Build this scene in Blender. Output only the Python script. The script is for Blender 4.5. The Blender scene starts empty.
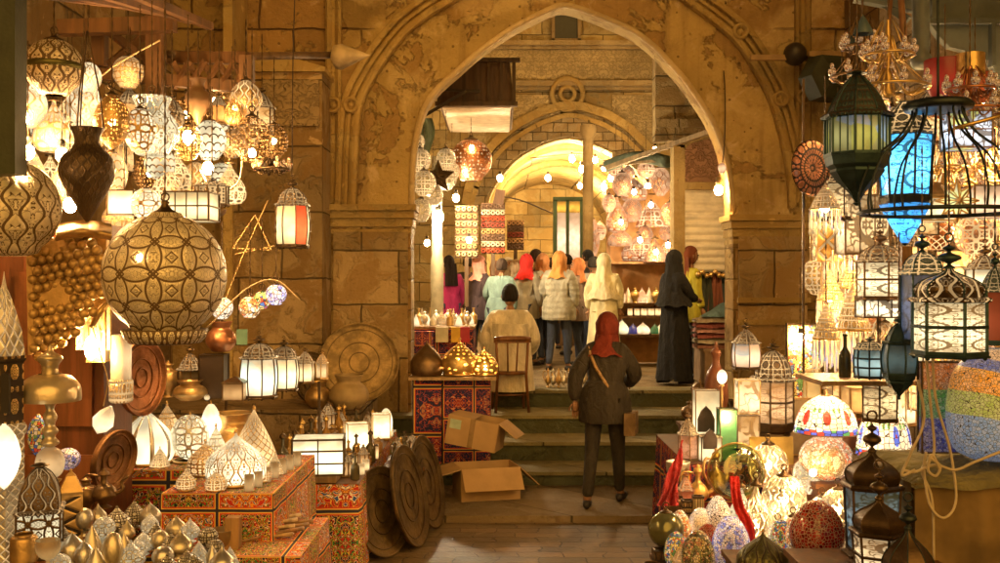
import bpy, bmesh, math, random
from mathutils import Vector, Matrix, Euler
from math import pi, sin, cos, radians, sqrt, atan2
rnd = random.Random(7)
sc = bpy.context.scene
COL = sc.collection
CAMZ = 2.1
def W(px, py, d):                     # a picture point at a chosen real distance
    return Vector(((px-500)/1000*d, d, CAMZ+(281.5-py)/1000*d))
def ZY(py, d): return CAMZ+(281.5-py)/1000*d
def XP(px, d): return (px-500)/1000*d

# ------------------------------------------------------------------ node maths
class S:
    """socket with arithmetic"""
    def __init__(s, nt, sock): s.nt = nt; s.s = sock
    def m(s, op, *a):
        n = s.nt.nodes.new('ShaderNodeMath'); n.operation = op
        for i, q in enumerate((s,)+a):
            if isinstance(q, S): s.nt.links.new(q.s, n.inputs[i])
            else: n.inputs[i].default_value = q
        return S(s.nt, n.outputs[0])
    def __add__(s, o): return s.m('ADD', o)
    __radd__ = __add__
    def __sub__(s, o): return s.m('SUBTRACT', o)
    def __rsub__(s, o): return s.m('MULTIPLY', -1.0).m('ADD', o)
    def __mul__(s, o): return s.m('MULTIPLY', o)
    __rmul__ = __mul__
    def __truediv__(s, o): return s.m('DIVIDE', o)
    def abs(s): return s.m('ABSOLUTE')
    def fract(s): return s.m('FRACT')
    def floor(s): return s.m('FLOOR')
    def sin(s): return s.m('SINE')
    def sqrt(s): return s.m('SQRT')
    def lt(s, o): return s.m('LESS_THAN', o)
    def gt(s, o): return s.m('GREATER_THAN', o)
    def mx(s, o): return s.m('MAXIMUM', o)
    def mn(s, o): return s.m('MINIMUM', o)
    def ss(s, a, b):
        n = s.nt.nodes.new('ShaderNodeMapRange'); n.interpolation_type = 'SMOOTHSTEP'
        s.nt.links.new(s.s, n.inputs[0]); n.inputs[1].default_value = a; n.inputs[2].default_value = b
        return S(s.nt, n.outputs[0])
class MT:
    def __init__(t, name):
        t.m = bpy.data.materials.new(name); t.m.use_nodes = True
        t.nt = t.m.node_tree; t.nt.nodes.clear()
        t.out = t.nt.nodes.new('ShaderNodeOutputMaterial')
    def N(t, typ, **kw):
        n = t.nt.nodes.new(typ)
        for k, v in kw.items(): setattr(n, k, v)
        return n
    def L(t, a, b): t.nt.links.new(a.s if isinstance(a, S) else a, b)
    def put(t, sock, v):
        if isinstance(v, S): t.nt.links.new(v.s, sock)
        elif isinstance(v, bpy.types.NodeSocket): t.nt.links.new(v, sock)
        elif isinstance(v, (tuple, list)): sock.default_value = (*v[:3], 1.0) if len(sock.default_value) == 4 else v
        else: sock.default_value = v
    def coords(t, kind='Object'):
        tc = t.N('ShaderNodeTexCoord'); sx = t.N('ShaderNodeSeparateXYZ'); t.L(tc.outputs[kind], sx.inputs[0])
        return tc.outputs[kind], S(t.nt, sx.outputs[0]), S(t.nt, sx.outputs[1]), S(t.nt, sx.outputs[2])
    def vec(t, x, y, z=0.0):
        c = t.N('ShaderNodeCombineXYZ')
        for i, q in enumerate((x, y, z)): t.put(c.inputs[i], q)
        return c.outputs[0]
    def noise(t, v, scale, detail=3, rough=.55, dist=0., out='Fac'):
        n = t.N('ShaderNodeTexNoise'); t.L(v, n.inputs['Vector'])
        n.inputs['Scale'].default_value = scale; n.inputs['Detail'].default_value = detail
        n.inputs['Roughness'].default_value = rough; n.inputs['Distortion'].default_value = dist
        return S(t.nt, n.outputs[out])
    def voro(t, v, scale, feature='F1', rand=1., out='Distance'):
        n = t.N('ShaderNodeTexVoronoi'); n.feature = feature; t.L(v, n.inputs['Vector'])
        n.inputs['Scale'].default_value = scale; n.inputs['Randomness'].default_value = rand
        return S(t.nt, n.outputs[out])
    def ramp(t, f, stops, const=False):
        n = t.N('ShaderNodeValToRGB'); t.put(n.inputs[0], f); cr = n.color_ramp
        if const: cr.interpolation = 'CONSTANT'
        while len(cr.elements) < len(stops): cr.elements.new(0.5)
        for i, (p, c) in enumerate(stops): cr.elements[i].position = p
        for i, (p, c) in enumerate(stops): cr.elements[i].color = (*c, 1)
        return n.outputs[0]
    def mixc(t, f, a, b, mode='MIX'):
        n = t.N('ShaderNodeMix'); n.data_type = 'RGBA'; n.blend_type = mode
        t.put(n.inputs[0], f); t.put(n.inputs[6], a); t.put(n.inputs[7], b)
        return n.outputs[2]
    def bump(t, h, strength=.3, dist=.02):
        n = t.N('ShaderNodeBump'); n.inputs['Strength'].default_value = strength; n.inputs['Distance'].default_value = dist
        t.put(n.inputs['Height'], h); return n.outputs[0]
    def prin(t, col=(.5,.5,.5), rough=.5, metal=0., normal=None, emis=None, estr=0., trans=0., ior=1.45, coat=0., sss=0.):
        p = t.N('ShaderNodeBsdfPrincipled')
        t.put(p.inputs['Base Color'], col); t.put(p.inputs['Roughness'], rough); t.put(p.inputs['Metallic'], metal)
        if normal is not None: t.put(p.inputs['Normal'], normal)
        if emis is not None: t.put(p.inputs['Emission Color'], emis); t.put(p.inputs['Emission Strength'], estr)
        t.put(p.inputs['Transmission Weight'], trans); p.inputs['IOR'].default_value = ior; p.inputs['Coat Weight'].default_value = coat
        return p.outputs[0]
    def mixs(t, f, a, b):
        n = t.N('ShaderNodeMixShader'); t.put(n.inputs[0], f); t.L(a, n.inputs[1]); t.L(b, n.inputs[2]); return n.outputs[0]
    def emit(t, col, st):
        n = t.N('ShaderNodeEmission'); t.put(n.inputs[0], col); t.put(n.inputs[1], st); return n.outputs[0]
    def transp(t):
        return t.N('ShaderNodeBsdfTransparent').outputs[0]
    def done(t, sh): t.L(sh, t.out.inputs[0]); return t.m
_mc = {}
def mat(key, fn, *a):
    if key not in _mc: _mc[key] = fn(key if isinstance(key, str) else '_'.join(str(q) for q in key), *a)
    return _mc[key]

# ------------------------------------------------------------------ mesh builder
class MB:
    def __init__(s): s.v = []; s.f = []; s.uv = []; s.sm = []
    def add(s, vs, fs, uvs=None, smooth=False, M=None):
        b = len(s.v)
        for q in vs:
            q = Vector(q); s.v.append(M @ q if M is not None else q)
        for i, f in enumerate(fs):
            s.f.append([b+k for k in f]); s.sm.append(smooth)
            if uvs is None: s.uv.append([(0, 0)]*len(f))
            else: s.uv.append(uvs[i])
        return s
    def box(s, c, size, M=None, taper=1.):
        x, y, z = [q/2 for q in size]; cx, cy, cz = c
        vs = [(cx+sx*x*(taper if sz > 0 else 1), cy+sy*y*(taper if sz > 0 else 1), cz+sz*z) for sx, sy, sz in
              ((-1,-1,-1),(1,-1,-1),(1,1,-1),(-1,1,-1),(-1,-1,1),(1,-1,1),(1,1,1),(-1,1,1))]
        fs = [(0,3,2,1),(4,5,6,7),(0,1,5,4),(1,2,6,5),(2,3,7,6),(3,0,4,7)]
        X, Y, Z = size
        q = lambda a, b: [(0,0),(a,0),(a,b),(0,b)]
        uvs = [[(0,0),(0,Y),(X,Y),(X,0)], q(X,Y), q(X,Z), q(Y,Z), q(X,Z), q(Y,Z)]
        return s.add(vs, fs, uvs, False, M)
    def bar(s, a, b, w, h=None):          # square bar between two points
        a = Vector(a); b = Vector(b); h = h or w; d = b-a; L = d.length
        if L < 1e-6: return s
        z = d/L; x = z.cross(Vector((0,0,1))) if abs(z.z) < .95 else z.cross(Vector((0,1,0))); x.normalize(); y = z.cross(x)
        M = Matrix((x, y, z)).transposed().to_4x4(); M.translation = (a+b)/2
        return s.box((0,0,0), (w, h, L), M)
    def lathe(s, prof, seg=24, smooth=True, M=None, closed=False, rib=0, ribd=0., rot=0., arc=1.):
        n = len(prof); vs = []; us = []
        Ls = [0]
        for i in range(1, n): Ls.append(Ls[-1]+sqrt((prof[i][0]-prof[i-1][0])**2+(prof[i][1]-prof[i-1][1])**2))
        T = Ls[-1] or 1
        for i, (r, z) in enumerate(prof):
            for k in range(seg+1):
                a = 2*pi*arc*k/seg+rot
                rr = r*(1-ribd*(abs(sin(a*rib/2)) if rib else 0)) if rib else r
                vs.append((rr*cos(a), rr*sin(a), z)); us.append((k/seg, Ls[i]/T))
        # weld the seam by reusing column 0
        full = arc >= 1
        def vid(i, k): return i*(seg+1)+(k if not (full and k == seg) else 0)
        fs = []; uvs = []
        for i in range(n-1):
            for k in range(seg):
                q = [vid(i,k), vid(i,k+1), vid(i+1,k+1), vid(i+1,k)]
                uq = [us[i*(seg+1)+k], us[i*(seg+1)+k+1], us[(i+1)*(seg+1)+k+1], us[(i+1)*(seg+1)+k]]
                r0, r1 = prof[i][0], prof[i+1][0]
                if r0 < 1e-6 and r1 < 1e-6: continue
                if r0 < 1e-6: q = [q[0], q[2], q[3]]; uq = [uq[0], uq[2], uq[3]]
                elif r1 < 1e-6: q = q[:3]; uq = uq[:3]
                fs.append(q); uvs.append(uq)
        return s.add(vs, fs, uvs, smooth, M)
    def tube(s, pts, r, n=8, closed=False, smooth=True, cap=True):
        pts = [Vector(p) for p in pts]; m = len(pts); rs = r if isinstance(r, (list, tuple)) else [r]*m
        rings = []; up = None
        for i in range(m):
            if closed: t = pts[(i+1) % m]-pts[i-1]
            else: t = pts[min(i+1, m-1)]-pts[max(i-1, 0)]
            if t.length < 1e-9: t = Vector((0,0,1))
            t.normalize()
            if up is None:
                up = t.cross(Vector((0,0,1))) if abs(t.z) < .9 else t.cross(Vector((0,1,0)))
            x = up-t*up.dot(t)
            if x.length < 1e-6: x = t.orthogonal()
            x.normalize(); up = x; y = t.cross(x)
            rings.append([pts[i]+(x*cos(2*pi*k/n)+y*sin(2*pi*k/n))*rs[i] for k in range(n)])
        vs = [q for R in rings for q in R]; fs = []; uvs = []; L = 0
        for i in range(m if closed else m-1):
            j = (i+1) % m; dl = (pts[j]-pts[i]).length
            for k in range(n):
                k2 = (k+1) % n
                fs.append((i*n+k, i*n+k2, j*n+k2, j*n+k)); c = 2*pi*rs[i]/n
                uvs.append([(k*c, L), ((k+1)*c, L), ((k+1)*c, L+dl), (k*c, L+dl)])
            L += dl
        if cap and not closed:
            fs += [tuple(range(n))[::-1], tuple((m-1)*n+k for k in range(n))]
            uvs += [[(0,0)]*n, [(0,0)]*n]
        return s.add(vs, fs, uvs, smooth)
    def ball(s, c, r, seg=12, rings=8, sz=1.):
        c = Vector(c); M = Matrix.Translation(c)
        return s.lathe([(r*sin(pi*i/rings), -r*sz*cos(pi*i/rings)) for i in range(rings+1)], seg, True, M)
    def prism(s, pts, y0, y1, M=None):     # polygon in XZ extruded along Y
        n = len(pts)
        vs = [(x, y0, z) for x, z in pts]+[(x, y1, z) for x, z in pts]
        fs = [tuple(range(n)), tuple(range(2*n-1, n-1, -1))]
        uvs = [[(x, z) for x, z in pts], [(x, z) for x, z in pts][::-1]]
        for i in range(n):
            j = (i+1) % n; fs.append((i, i+n, j+n, j)); L = sqrt((pts[i][0]-pts[j][0])**2+(pts[i][1]-pts[j][1])**2)
            uvs.append([(0,0),(0,y1-y0),(L,y1-y0),(L,0)])
        return s.add(vs, fs, uvs, False, M)
    def grid(s, fn, nu, nv, smooth=True, u=1., v=1.):
        vs = [fn(i/nu, j/nv) for j in range(nv+1) for i in range(nu+1)]
        fs = []; uvs = []
        for j in range(nv):
            for i in range(nu):
                a = j*(nu+1)+i; fs.append((a, a+1, a+nu+2, a+nu+1))
                uvs.append([(i/nu*u, j/nv*v), ((i+1)/nu*u, j/nv*v), ((i+1)/nu*u, (j+1)/nv*v), (i/nu*u, (j+1)/nv*v)])
        return s.add(vs, fs, uvs, smooth)
    def mesh(s, name):
        me = bpy.data.meshes.new(name); me.from_pydata([tuple(q) for q in s.v], [], s.f); me.update()
        uvl = me.uv_layers.new(name='UVMap')
        flat = [c for f in s.uv for p in f for c in p]; uvl.data.foreach_set('uv', flat)
        me.polygons.foreach_set('use_smooth', s.sm)
        # drop unused seam vertices, fix normals
        bm = bmesh.new(); bm.from_mesh(me)
        loose = [v for v in bm.verts if not v.link_faces]
        bmesh.ops.delete(bm, geom=loose, context='VERTS')
        bmesh.ops.recalc_face_normals(bm, faces=bm.faces)
        bm.to_mesh(me); bm.free()
        return me
    def build(s, name, m, parent=None, loc=None, rot=None):
        me = s.mesh(name); me.materials.append(m)
        o = bpy.data.objects.new(name, me); COL.objects.link(o)
        if parent is not None: o.parent = parent
        if loc is not None: o.location = loc
        if rot is not None: o.rotation_euler = rot
        return o
def tag(o, label=None, cat=None, group=None, kind=None):
    if label: o['label'] = label
    if cat: o['category'] = cat
    if group: o['group'] = group
    if kind: o['kind'] = kind
    return o
def empty(name, loc=(0,0,0), rz=0., label=None, cat=None, group=None):
    o = bpy.data.objects.new(name, None); COL.objects.link(o); o.location = loc; o.rotation_euler = (0,0,rz)
    o.empty_display_size = .1
    return tag(o, label, cat, group)
def copy_tree(o, parent=None):
    c = o.copy(); COL.objects.link(c)
    if parent is not None: c.parent = parent
    for ch in o.children: copy_tree(ch, c)
    return c
_proto = {}
def spawn(key, fn, loc, rz=0., label=None, cat=None, group=None, tilt=None):
    """build a thing once, afterwards copy it with its parts"""
    if key in _proto: o = copy_tree(_proto[key])
    else: o = fn(); _proto[key] = o
    o.location = loc; o.rotation_euler = (tilt[0], tilt[1], rz) if tilt else (0,0,rz)
    for k in ('label', 'category', 'group'):
        if k in o: del o[k]
    return tag(o, label, cat, group)
def spline(pts, n=8, closed=False):
    pts = [Vector(p) for p in pts]; out = []; m = len(pts)
    rngs = range(m if closed else m-1)
    for i in rngs:
        p0 = pts[(i-1) % m] if closed or i > 0 else pts[0]*2-pts[1]
        p1 = pts[i]; p2 = pts[(i+1) % m]
        p3 = pts[(i+2) % m] if closed or i+2 < m else pts[-1]*2-pts[-2]
        for k in range(n):
            t = k/n
            out.append(.5*((2*p1)+(p2-p0)*t+(2*p0-5*p1+4*p2-p3)*t*t+(3*p1-p0-3*p2+p3)*t**3))
    if not closed: out.append(pts[-1])
    return out
def sp2(pts, n=6): return [(q.x, q.y) for q in spline([(a, b, 0) for a, b in pts], n)]
# ------------------------------------------------------------------ materials
WARM = (1.0, .55, .18); PALE = (1.0, .80, .46); HOT = (1.0, .60, .24)
METAL = dict(brass=((.74,.50,.22),.36), gold=((.84,.58,.22),.32), antique=((.95,.84,.62),.36), dark=((.13,.085,.045),.38), copper=((.62,.27,.13),.30),
             silver=((.88,.84,.76),.28), patina=((.055,.10,.105),.45), bronze=((.28,.18,.09),.36), green=((.17,.16,.06),.35),
             iron=((.05,.065,.065),.42))
def m_metal(key, col, rough):
    t = MT('metal'); v, x, y, z = t.coords(); n = t.noise(v, 14, 4); n2 = t.noise(v, 90, 2)
    c = t.mixc(n.ss(.3, .75), tuple(q*.62 for q in col), col)
    t.put(c.node.inputs[6], tuple(q*.62 for q in col))
    return t.done(t.prin(c, n*.25+(rough-.06), .85, t.bump(n2+n*2, .25, .004)))
def metal(k): return mat(('metal', k), lambda key: m_metal(key, *METAL[k]))
def tilef(x): return (x.fract()-.5).abs()
def pat(t, kind, nu, nv, nk=1.):
    v, u, w, _ = t.coords('UV'); X = u*float(nu); Y = w*float(nv)
    if kind == 'circles':
        fx = X.fract(); fy = Y.fract(); L = None
        for cx in (0., 1.):
            for cy in (0., 1.):
                a = fx-cx; b = fy-cy; d = ((a*a+b*b).sqrt()-.72).abs(); L = d if L is None else L.mn(d)
        a = (fx-.5).abs(); b = (fy-.5).abs(); L = L.mn(((a+b)-.14).abs())
        a2 = tilef(X+.5); b2 = tilef(Y+.5); L = L.mn((((a2+b2)-.17).abs())*1.2)
        n = t.noise(t.vec(a, b), 9., 0); L = L.mn((n-.5).abs()*(1.6*nk))
        return L*-1.+.07          # >0 on the line
    if kind == 'arab':
        a = tilef(X); b = tilef(Y); n = t.noise(t.vec(a, b, 3.1), 5.2, 1, .5, .4)
        L = (n-.5).abs()*(1.2*nk)
        s = ((Y*(2*pi)).sin()*.13+.25-a).abs(); L = L.mn(s)
        return L*-1.+.055
    if kind == 'diamond':
        p = tilef(X+Y); q = tilef(X-Y); L = (p.mn(q)).mn(((p.mx(q))*-1.+.5)*.9)
        dd = (.5-p.mx(q))
        return (p.mn(q))*-1.+.07
    if kind == 'scale':
        fx = (X+Y.floor()*.5).fract()-.5; fy = Y.fract(); d = ((fx*fx+fy*fy).sqrt()-.5).abs()
        return d*-1.+.075
    if kind == 'strap':
        a = tilef(X); b = tilef(Y); L = (a-.32).abs().mn((b-.32).abs()); L = L.mn((a+b-.42).abs())
        n = t.noise(t.vec(a, b, 1.), 8., 0); L = L.mn((n-.52).abs()*(1.5*nk))
        return L*-1.+.06
    if kind == 'dots':
        d = t.voro(t.vec(X, Y), 1., 'F1', .35); return .27-d
    if kind == 'ribs':
        a = tilef(X); return .11-a
def m_pierced(key, mk, kind, nu, nv, wid, mode, inv, estr, ecol):
    t = MT('pierced_metal'); col, rough = METAL[mk]
    p = pat(t, kind, nu, nv, 1. if inv else (1.5 if mk == 'antique' else 2.6))+(wid-.05)
    v, x, y, z = t.coords(); n = t.noise(v, 16, 3)
    line = p.gt(0.) if not inv else p.lt(0.)
    # the rim of each opening is bent: bump along the edge
    h = p.m('MULTIPLY', 10.).m('MINIMUM', 1.).m('MAXIMUM', -1.)
    c = t.mixc(n.ss(.3, .75), tuple(q*.7 for q in col), col)
    met = t.prin(c, n*.2+(rough-.03), .28 if mk == 'antique' else .82, t.bump(h*(-1. if not inv else 1.)+n*.3, .5, .006))
    if mode == 'open': b = t.transp()
    elif mode == 'lit':
        g = t.noise(v, 5, 1)
        b = t.emit(ecol, (g.ss(.25, .75)*.9+.35)*estr*GK)
    else: b = t.prin((.13,.08,.035) if mk == 'antique' else (.03,.018,.01), .6)
    return t.done(t.mixs(line, met, b))
def pierced(mk='brass', kind='circles', nu=8, nv=4, wid=.05, mode='lit', inv=False, estr=3., ecol=PALE):
    k = ('pierced', mk, kind, nu, nv, wid, mode, inv, estr, ecol)
    return mat(k, lambda key: m_pierced(key, mk, kind, nu, nv, wid, mode, inv, estr, ecol))
GK = .21; BULBK = 1.
def m_glow(key, col, st, line, sc_, tint):
    st = st*GK; col = (col[0], col[1]*(.97 if col[0] > col[2] else 1), col[2]*(.82 if col[0] > col[2] else 1))
    """lit frosted glass with dark leading or scrolls"""
    t = MT('lit_glass'); v, u, w, _ = t.coords('UV'); ov, x, y, z = t.coords()
    n = t.noise(ov, 9, 2)
    gv, gx, gy, gz = t.coords('Generated'); dust = t.noise(ov, 45, 4, .7)
    hot = 1.-((gz-.42).abs().ss(.05, .5)); st = (hot*1.15+.45)*(dust.ss(.15, .55)*.35+.65)*st
    e = t.emit(col, (n.ss(.25, .75)*.6+.6)*st)
    if tint:
        tn = t.voro(ov, 9., 'F1', 1., 'Color'); sx = t.N('ShaderNodeSeparateXYZ'); t.L(tn, sx.inputs[0])
        c = t.ramp(S(t.nt, sx.outputs[0]), [(0, col), (.55, tint[0]), (.75, tint[1]), (.9, col)], True)
        e = t.emit(c, (n.ss(.2, .8)*.5+.6)*st)
    if line:
        a = tilef(u*sc_); b = tilef(w*sc_); q = t.noise(t.vec(a, b, .5), 7., 1)
        L = ((q-.5).abs()).mn(((a*a+b*b).sqrt()-.3).abs())
        e = t.mixs(L.lt(line), e, t.emit(tuple(q*.35 for q in col), st*.3))
    g = t.N('ShaderNodeBsdfGlossy'); g.inputs['Roughness'].default_value = .25; g.inputs[0].default_value = (.5,.5,.5,1)
    a = t.N('ShaderNodeAddShader'); t.L(e, a.inputs[0])
    fr = t.N('ShaderNodeFresnel'); mm = t.mixs(S(t.nt, fr.outputs[0]), t.prin(tuple(q*.30 for q in col), .6), g.outputs[0]); t.L(mm, a.inputs[1])
    return t.done(a.outputs[0])
def glow(col=PALE, st=2.2, line=0., s=3., tint=None):
    return mat(('glow', col, st, line, s, tint), lambda key: m_glow(key, col, st, line, s, tint))
def m_bulb(key, col, st):
    t = MT('bulb_glass'); st = st*BULBK; return t.done(t.emit(col, st))
def bulb(st=70., col=(1,.58,.22)): return mat(('bulb', st, col), lambda key: m_bulb(key, col, st))
PALS = {
 'warm': [(1,.85,.6),(1,.6,.25),(.9,.25,.08),(.95,.9,.75),(.5,.3,.1)],
 'red': [(.30,.008,.006),(.2,.005,.005),(.40,.02,.01),(.26,.006,.01),(.12,.0,.0)],
 'bluewhite': [(.55,.6,.95),(.8,.8,.9),(.25,.3,.85),(.9,.8,.8),(.6,.5,.8)],
 'multi': [(.7,.1,.05),(.9,.7,.2),(.15,.35,.12),(.1,.2,.5),(.9,.85,.7)],
 'gold': [(.55,.42,.15),(.2,.22,.08),(.75,.65,.4),(.1,.1,.06),(.45,.2,.1)],
 'white': [(.95,.88,.7),(.9,.8,.6),(.98,.92,.8),(.8,.75,.62),(.9,.7,.5)],
 'clear': [(.8,.62,.38),(.5,.34,.16),(.9,.8,.6),(.6,.45,.3),(.85,.25,.1)]}
def m_mosaic(key, pal, scale, st, grout):
    t = MT('mosaic_glass'); ov, x, y, z = t.coords()
    cc = t.voro(ov, scale, 'F1', .8, 'Color'); sx = t.N('ShaderNodeSeparateXYZ'); t.L(cc, sx.inputs[0])
    P = PALS[pal]; c = t.ramp(S(t.nt, sx.outputs[0]), [(i/5, q) for i, q in enumerate(P)], True)
    ed = t.voro(ov, scale, 'DISTANCE_TO_EDGE', .8)
    uvv, uu, ww, _ = t.coords('UV'); a = tilef(uu*5.); b_ = (ww-.5).abs(); rr_ = (a*a*.8+b_*b_*1.3).sqrt()
    c = t.mixc((rr_.gt(.18))*(rr_.lt(.25)), c, P[1]); c = t.mixc(rr_.lt(.10), c, P[2]); c = t.mixc((b_.gt(.34))*(b_.lt(.38)), c, P[3])
    m = ed.gt(grout); g = (.50,.34,.18) if pal == 'red' else (.06,.04,.02)
    n = t.noise(ov, 6, 1)
    col = t.mixc(m, g, c)
    return t.done(t.prin(col, .18, 0., t.bump(ed.ss(0, .15), .4, .004), col, n.ss(.2,.8)*m*(st*GK)+.005, coat=.4))
def mosaic(pal='warm', scale=40., st=1.2, grout=.05): return mat(('mosaic', pal, scale, st, grout), lambda key: m_mosaic(key, pal, scale, st, grout))
def m_rainbow(key, bands, scale, vertical, st):
    t = MT('band_mosaic'); ov, x, y, z = t.coords()
    wv = t.noise(t.vec(x, y, z*.4), 2.2, 1)
    f = z+((x*9.).sin()*.035 if vertical else (wv-.5)*.08)
    c = t.ramp(f, bands, True)
    cc = t.voro(ov, scale, 'F1', 1., 'Color'); sx = t.N('ShaderNodeSeparateXYZ'); t.L(cc, sx.inputs[0])
    ed = t.voro(ov, scale, 'DISTANCE_TO_EDGE', 1.)
    c2 = t.mixc(S(t.nt, sx.outputs[0])*.35, c, (.9,.85,.7)); c2 = t.mixc(ed.lt(.045), c2, (.05,.04,.03))
    return t.done(t.prin(c2, .3, 0., t.bump(ed.ss(0,.15), .4, .004), c2, st*GK))
def m_cloth(key, pal, s, st=0.):
    """applique tent cloth: framed panels with mirrored scrollwork"""
    t = MT('applique_cloth'); v, u, w, _ = t.coords('UV'); X = u*(1/s); Y = w*(1/s)
    a = tilef(X); b = tilef(Y)
    i = X.floor()+Y.floor()*3.7
    par = (X.floor()+Y.floor())*.5; par = par.fract().gt(.25)
    q = t.vec(a, b, i)
    n = t.noise(q, 9., 1, .5, .8); n2 = t.noise(t.vec(b, a, i), 15., 1, .5, .6)
    if pal == 'rug':
        c1 = t.ramp(n, [(0,(.02,.02,.07)),(.42,(.35,.03,.03)),(.47,(.6,.3,.15)),(.5,(.3,.02,.03)),(.56,(.02,.03,.12)),(.62,(.45,.2,.1))], True)
        c2 = t.ramp(n2, [(0,(.02,.02,.08)),(.5,(.02,.03,.12)),(.54,(.5,.08,.06)),(.6,(.02,.02,.07))], True)
        c = t.mixc((a+b).gt(.42), c1, c2)
    else:
        c1 = t.ramp(n, [(0,(.46,.02,.018)),(.36,(.85,.55,.08)),(.40,(.46,.02,.018)),(.45,(.05,.20,.05)),(.49,(.46,.02,.018)),(.53,(.8,.72,.5)),(.57,(.03,.08,.30)),(.61,(.75,.3,.03)),(.66,(.46,.02,.018))], True)
        c2 = t.ramp(n2, [(0,(.015,.015,.03)),(.36,(.7,.65,.45)),(.40,(.45,.03,.02)),(.45,(.015,.015,.03)),(.50,(.75,.5,.08)),(.54,(.06,.22,.06)),(.60,(.015,.015,.03)),(.64,(.5,.03,.03))], True)
        c = t.mixc(par, c1, c2)
    e = a.mx(b)
    c = t.mixc(e.gt(.435), c, (.6,.05,.03)); c = t.mixc(e.gt(.455), c, (.75,.48,.10)); c = t.mixc(e.gt(.475), c, (.03,.03,.06))
    ov, x, y, z = t.coords(); wv = t.noise(ov, 160, 1)
    return t.done(t.prin(c, .85, 0., t.bump(wv+n, .25, .004)))
def cloth(pal='tent', s=.42): return mat(('cloth', pal, s), lambda key: m_cloth(key, pal, s))
def m_stone(key, col, block, patchy, dark):
    t = MT('stone'); ov, x, y, z = t.coords()
    big = t.noise(ov, .55, 4, .6); mid = t.noise(ov, 2.6, 6, .6, .6); fine = t.noise(ov, 26, 4, .65)
    c = t.mixc(big.ss(.32, .68), tuple(q*.62 for q in col), tuple(min(1, q*1.12) for q in col))
    c = t.mixc(mid.ss(.46, .56)*patchy, c, (col[0]*.62, col[1]*.52, col[2]*.36))     # bare patches where the render has come off
    c = t.mixc(mid.ss(.66, .70)*patchy, c, (min(1, col[0]*1.35), min(1, col[1]*1.3), col[2]*1.2))
    st = t.noise(t.vec(x*3., y*3., z*.35), 1.6, 4, .6); c = t.mixc(st.ss(.55, .8)*.65, c, tuple(q*.38 for q in col))   # streaks
    h = mid*.6+fine*.35+mid.ss(.46, .5)*.5*patchy
    if block:
        bt = t.N('ShaderNodeTexBrick'); wob = t.noise(ov, 3., 2)
        t.L(t.vec(x+y+wob*.05, z+wob*.05), bt.inputs['Vector'])
        bt.inputs['Scale'].default_value = 1.; bt.inputs['Brick Width'].default_value = block[0]; bt.inputs['Row Height'].default_value = block[1]
        bt.inputs['Mortar Size'].default_value = .012; bt.inputs['Mortar Smooth'].default_value = .5
        bt.inputs['Color1'].default_value = (.62,.62,.62,1); bt.inputs['Color2'].default_value = (1.15,1.15,1.15,1); bt.inputs['Mortar'].default_value = (.3,.3,.3,1)
        c = t.mixc(1., c, bt.outputs[0], 'MULTIPLY'); h = h-S(t.nt, bt.outputs['Fac'])*1.1
    pit = t.voro(ov, 11., 'F1', 1.); c = t.mixc(pit.lt(.13)*dark, c, tuple(q*.3 for q in col))
    return t.done(t.prin(c, .88, 0., t.bump(h, .8, .06)))
def stone(col=(.45,.33,.13), block=None, patchy=.8, dark=.5):
    return mat(('stone', col, block, patchy, dark), lambda key: m_stone(key, col, block, patchy, dark))
def m_carved(key, col):
    t = MT('carved_stone'); ov, x, y, z = t.coords()
    a = tilef(x*1.1); q = t.noise(t.vec(a*2., z*2.4), 5., 2, .5, .7); fine = t.noise(ov, 20, 3)
    L = (q-.5).abs().ss(.02, .07); big = t.noise(ov, .8, 3)
    c = t.mixc(big.ss(.3, .7), tuple(k*.6 for k in col), col); c = t.mixc((1.-L)*.6, c, tuple(k*.45 for k in col))
    return t.done(t.prin(c, .9, 0., t.bump(L+fine*.4, .7, .05)))
def carved(col=(.48,.37,.19)): return mat(('carved', col), lambda key: m_carved(key, col))
def m_pave(key):
    t = MT('paving'); ov, x, y, z = t.coords(); wob = t.noise(ov, 4., 3)
    bt = t.N('ShaderNodeTexBrick'); t.L(t.vec(x+wob*.16+t.noise(ov, 1.3, 2)*.25, y+wob*.10), bt.inputs['Vector'])
    bt.inputs['Scale'].default_value = 1.; bt.inputs['Brick Width'].default_value = .34; bt.inputs['Row Height'].default_value = .15
    bt.inputs['Mortar Size'].default_value = .008; bt.inputs['Mortar Smooth'].default_value = .6
    bt.inputs['Color1'].default_value = (.11,.08,.035,1); bt.inputs['Color2'].default_value = (.22,.15,.07,1); bt.inputs['Mortar'].default_value = (.05,.035,.02,1)
    n = t.noise(ov, 1.1, 5, .65); f = t.noise(ov, 30, 3); wear = t.noise(ov, 3.4, 4, .6)
    c = t.mixc(n.ss(.35, .65), (.55,.52,.48), (1.1,1.05,1.)); c = t.mixc(1., bt.outputs[0], c, 'MULTIPLY')
    c = t.mixc(wear.ss(.5, .68)*.7, c, (.20,.145,.08))
    return t.done(t.prin(c, .55+0.*1 if False else n*.4+.35, 0., t.bump(f*.35+wear*.6-S(t.nt, bt.outputs['Fac'])*.8, .5, .03)))
def m_wood(key, col, rough=.55, s=1.):
    t = MT('wood'); ov, x, y, z = t.coords()
    n = t.noise(t.vec(x*18.*s, y*18.*s, z*1.5*s), 1., 4, .6, .4); n2 = t.noise(ov, 3., 3); f = t.noise(ov, 40, 2)
    c = t.mixc(n.ss(.3, .7), tuple(q*.5 for q in col), col); c = t.mixc(n2.ss(.5, .8)*.5, c, tuple(q*.4 for q in col))
    return t.done(t.prin(c, n*.3+rough-.15, 0., t.bump(n+f*.3, .3, .01)))
def wood(col=(.22,.10,.04), rough=.55): return mat(('wood', col, rough), lambda key: m_wood(key, col, rough))
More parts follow.
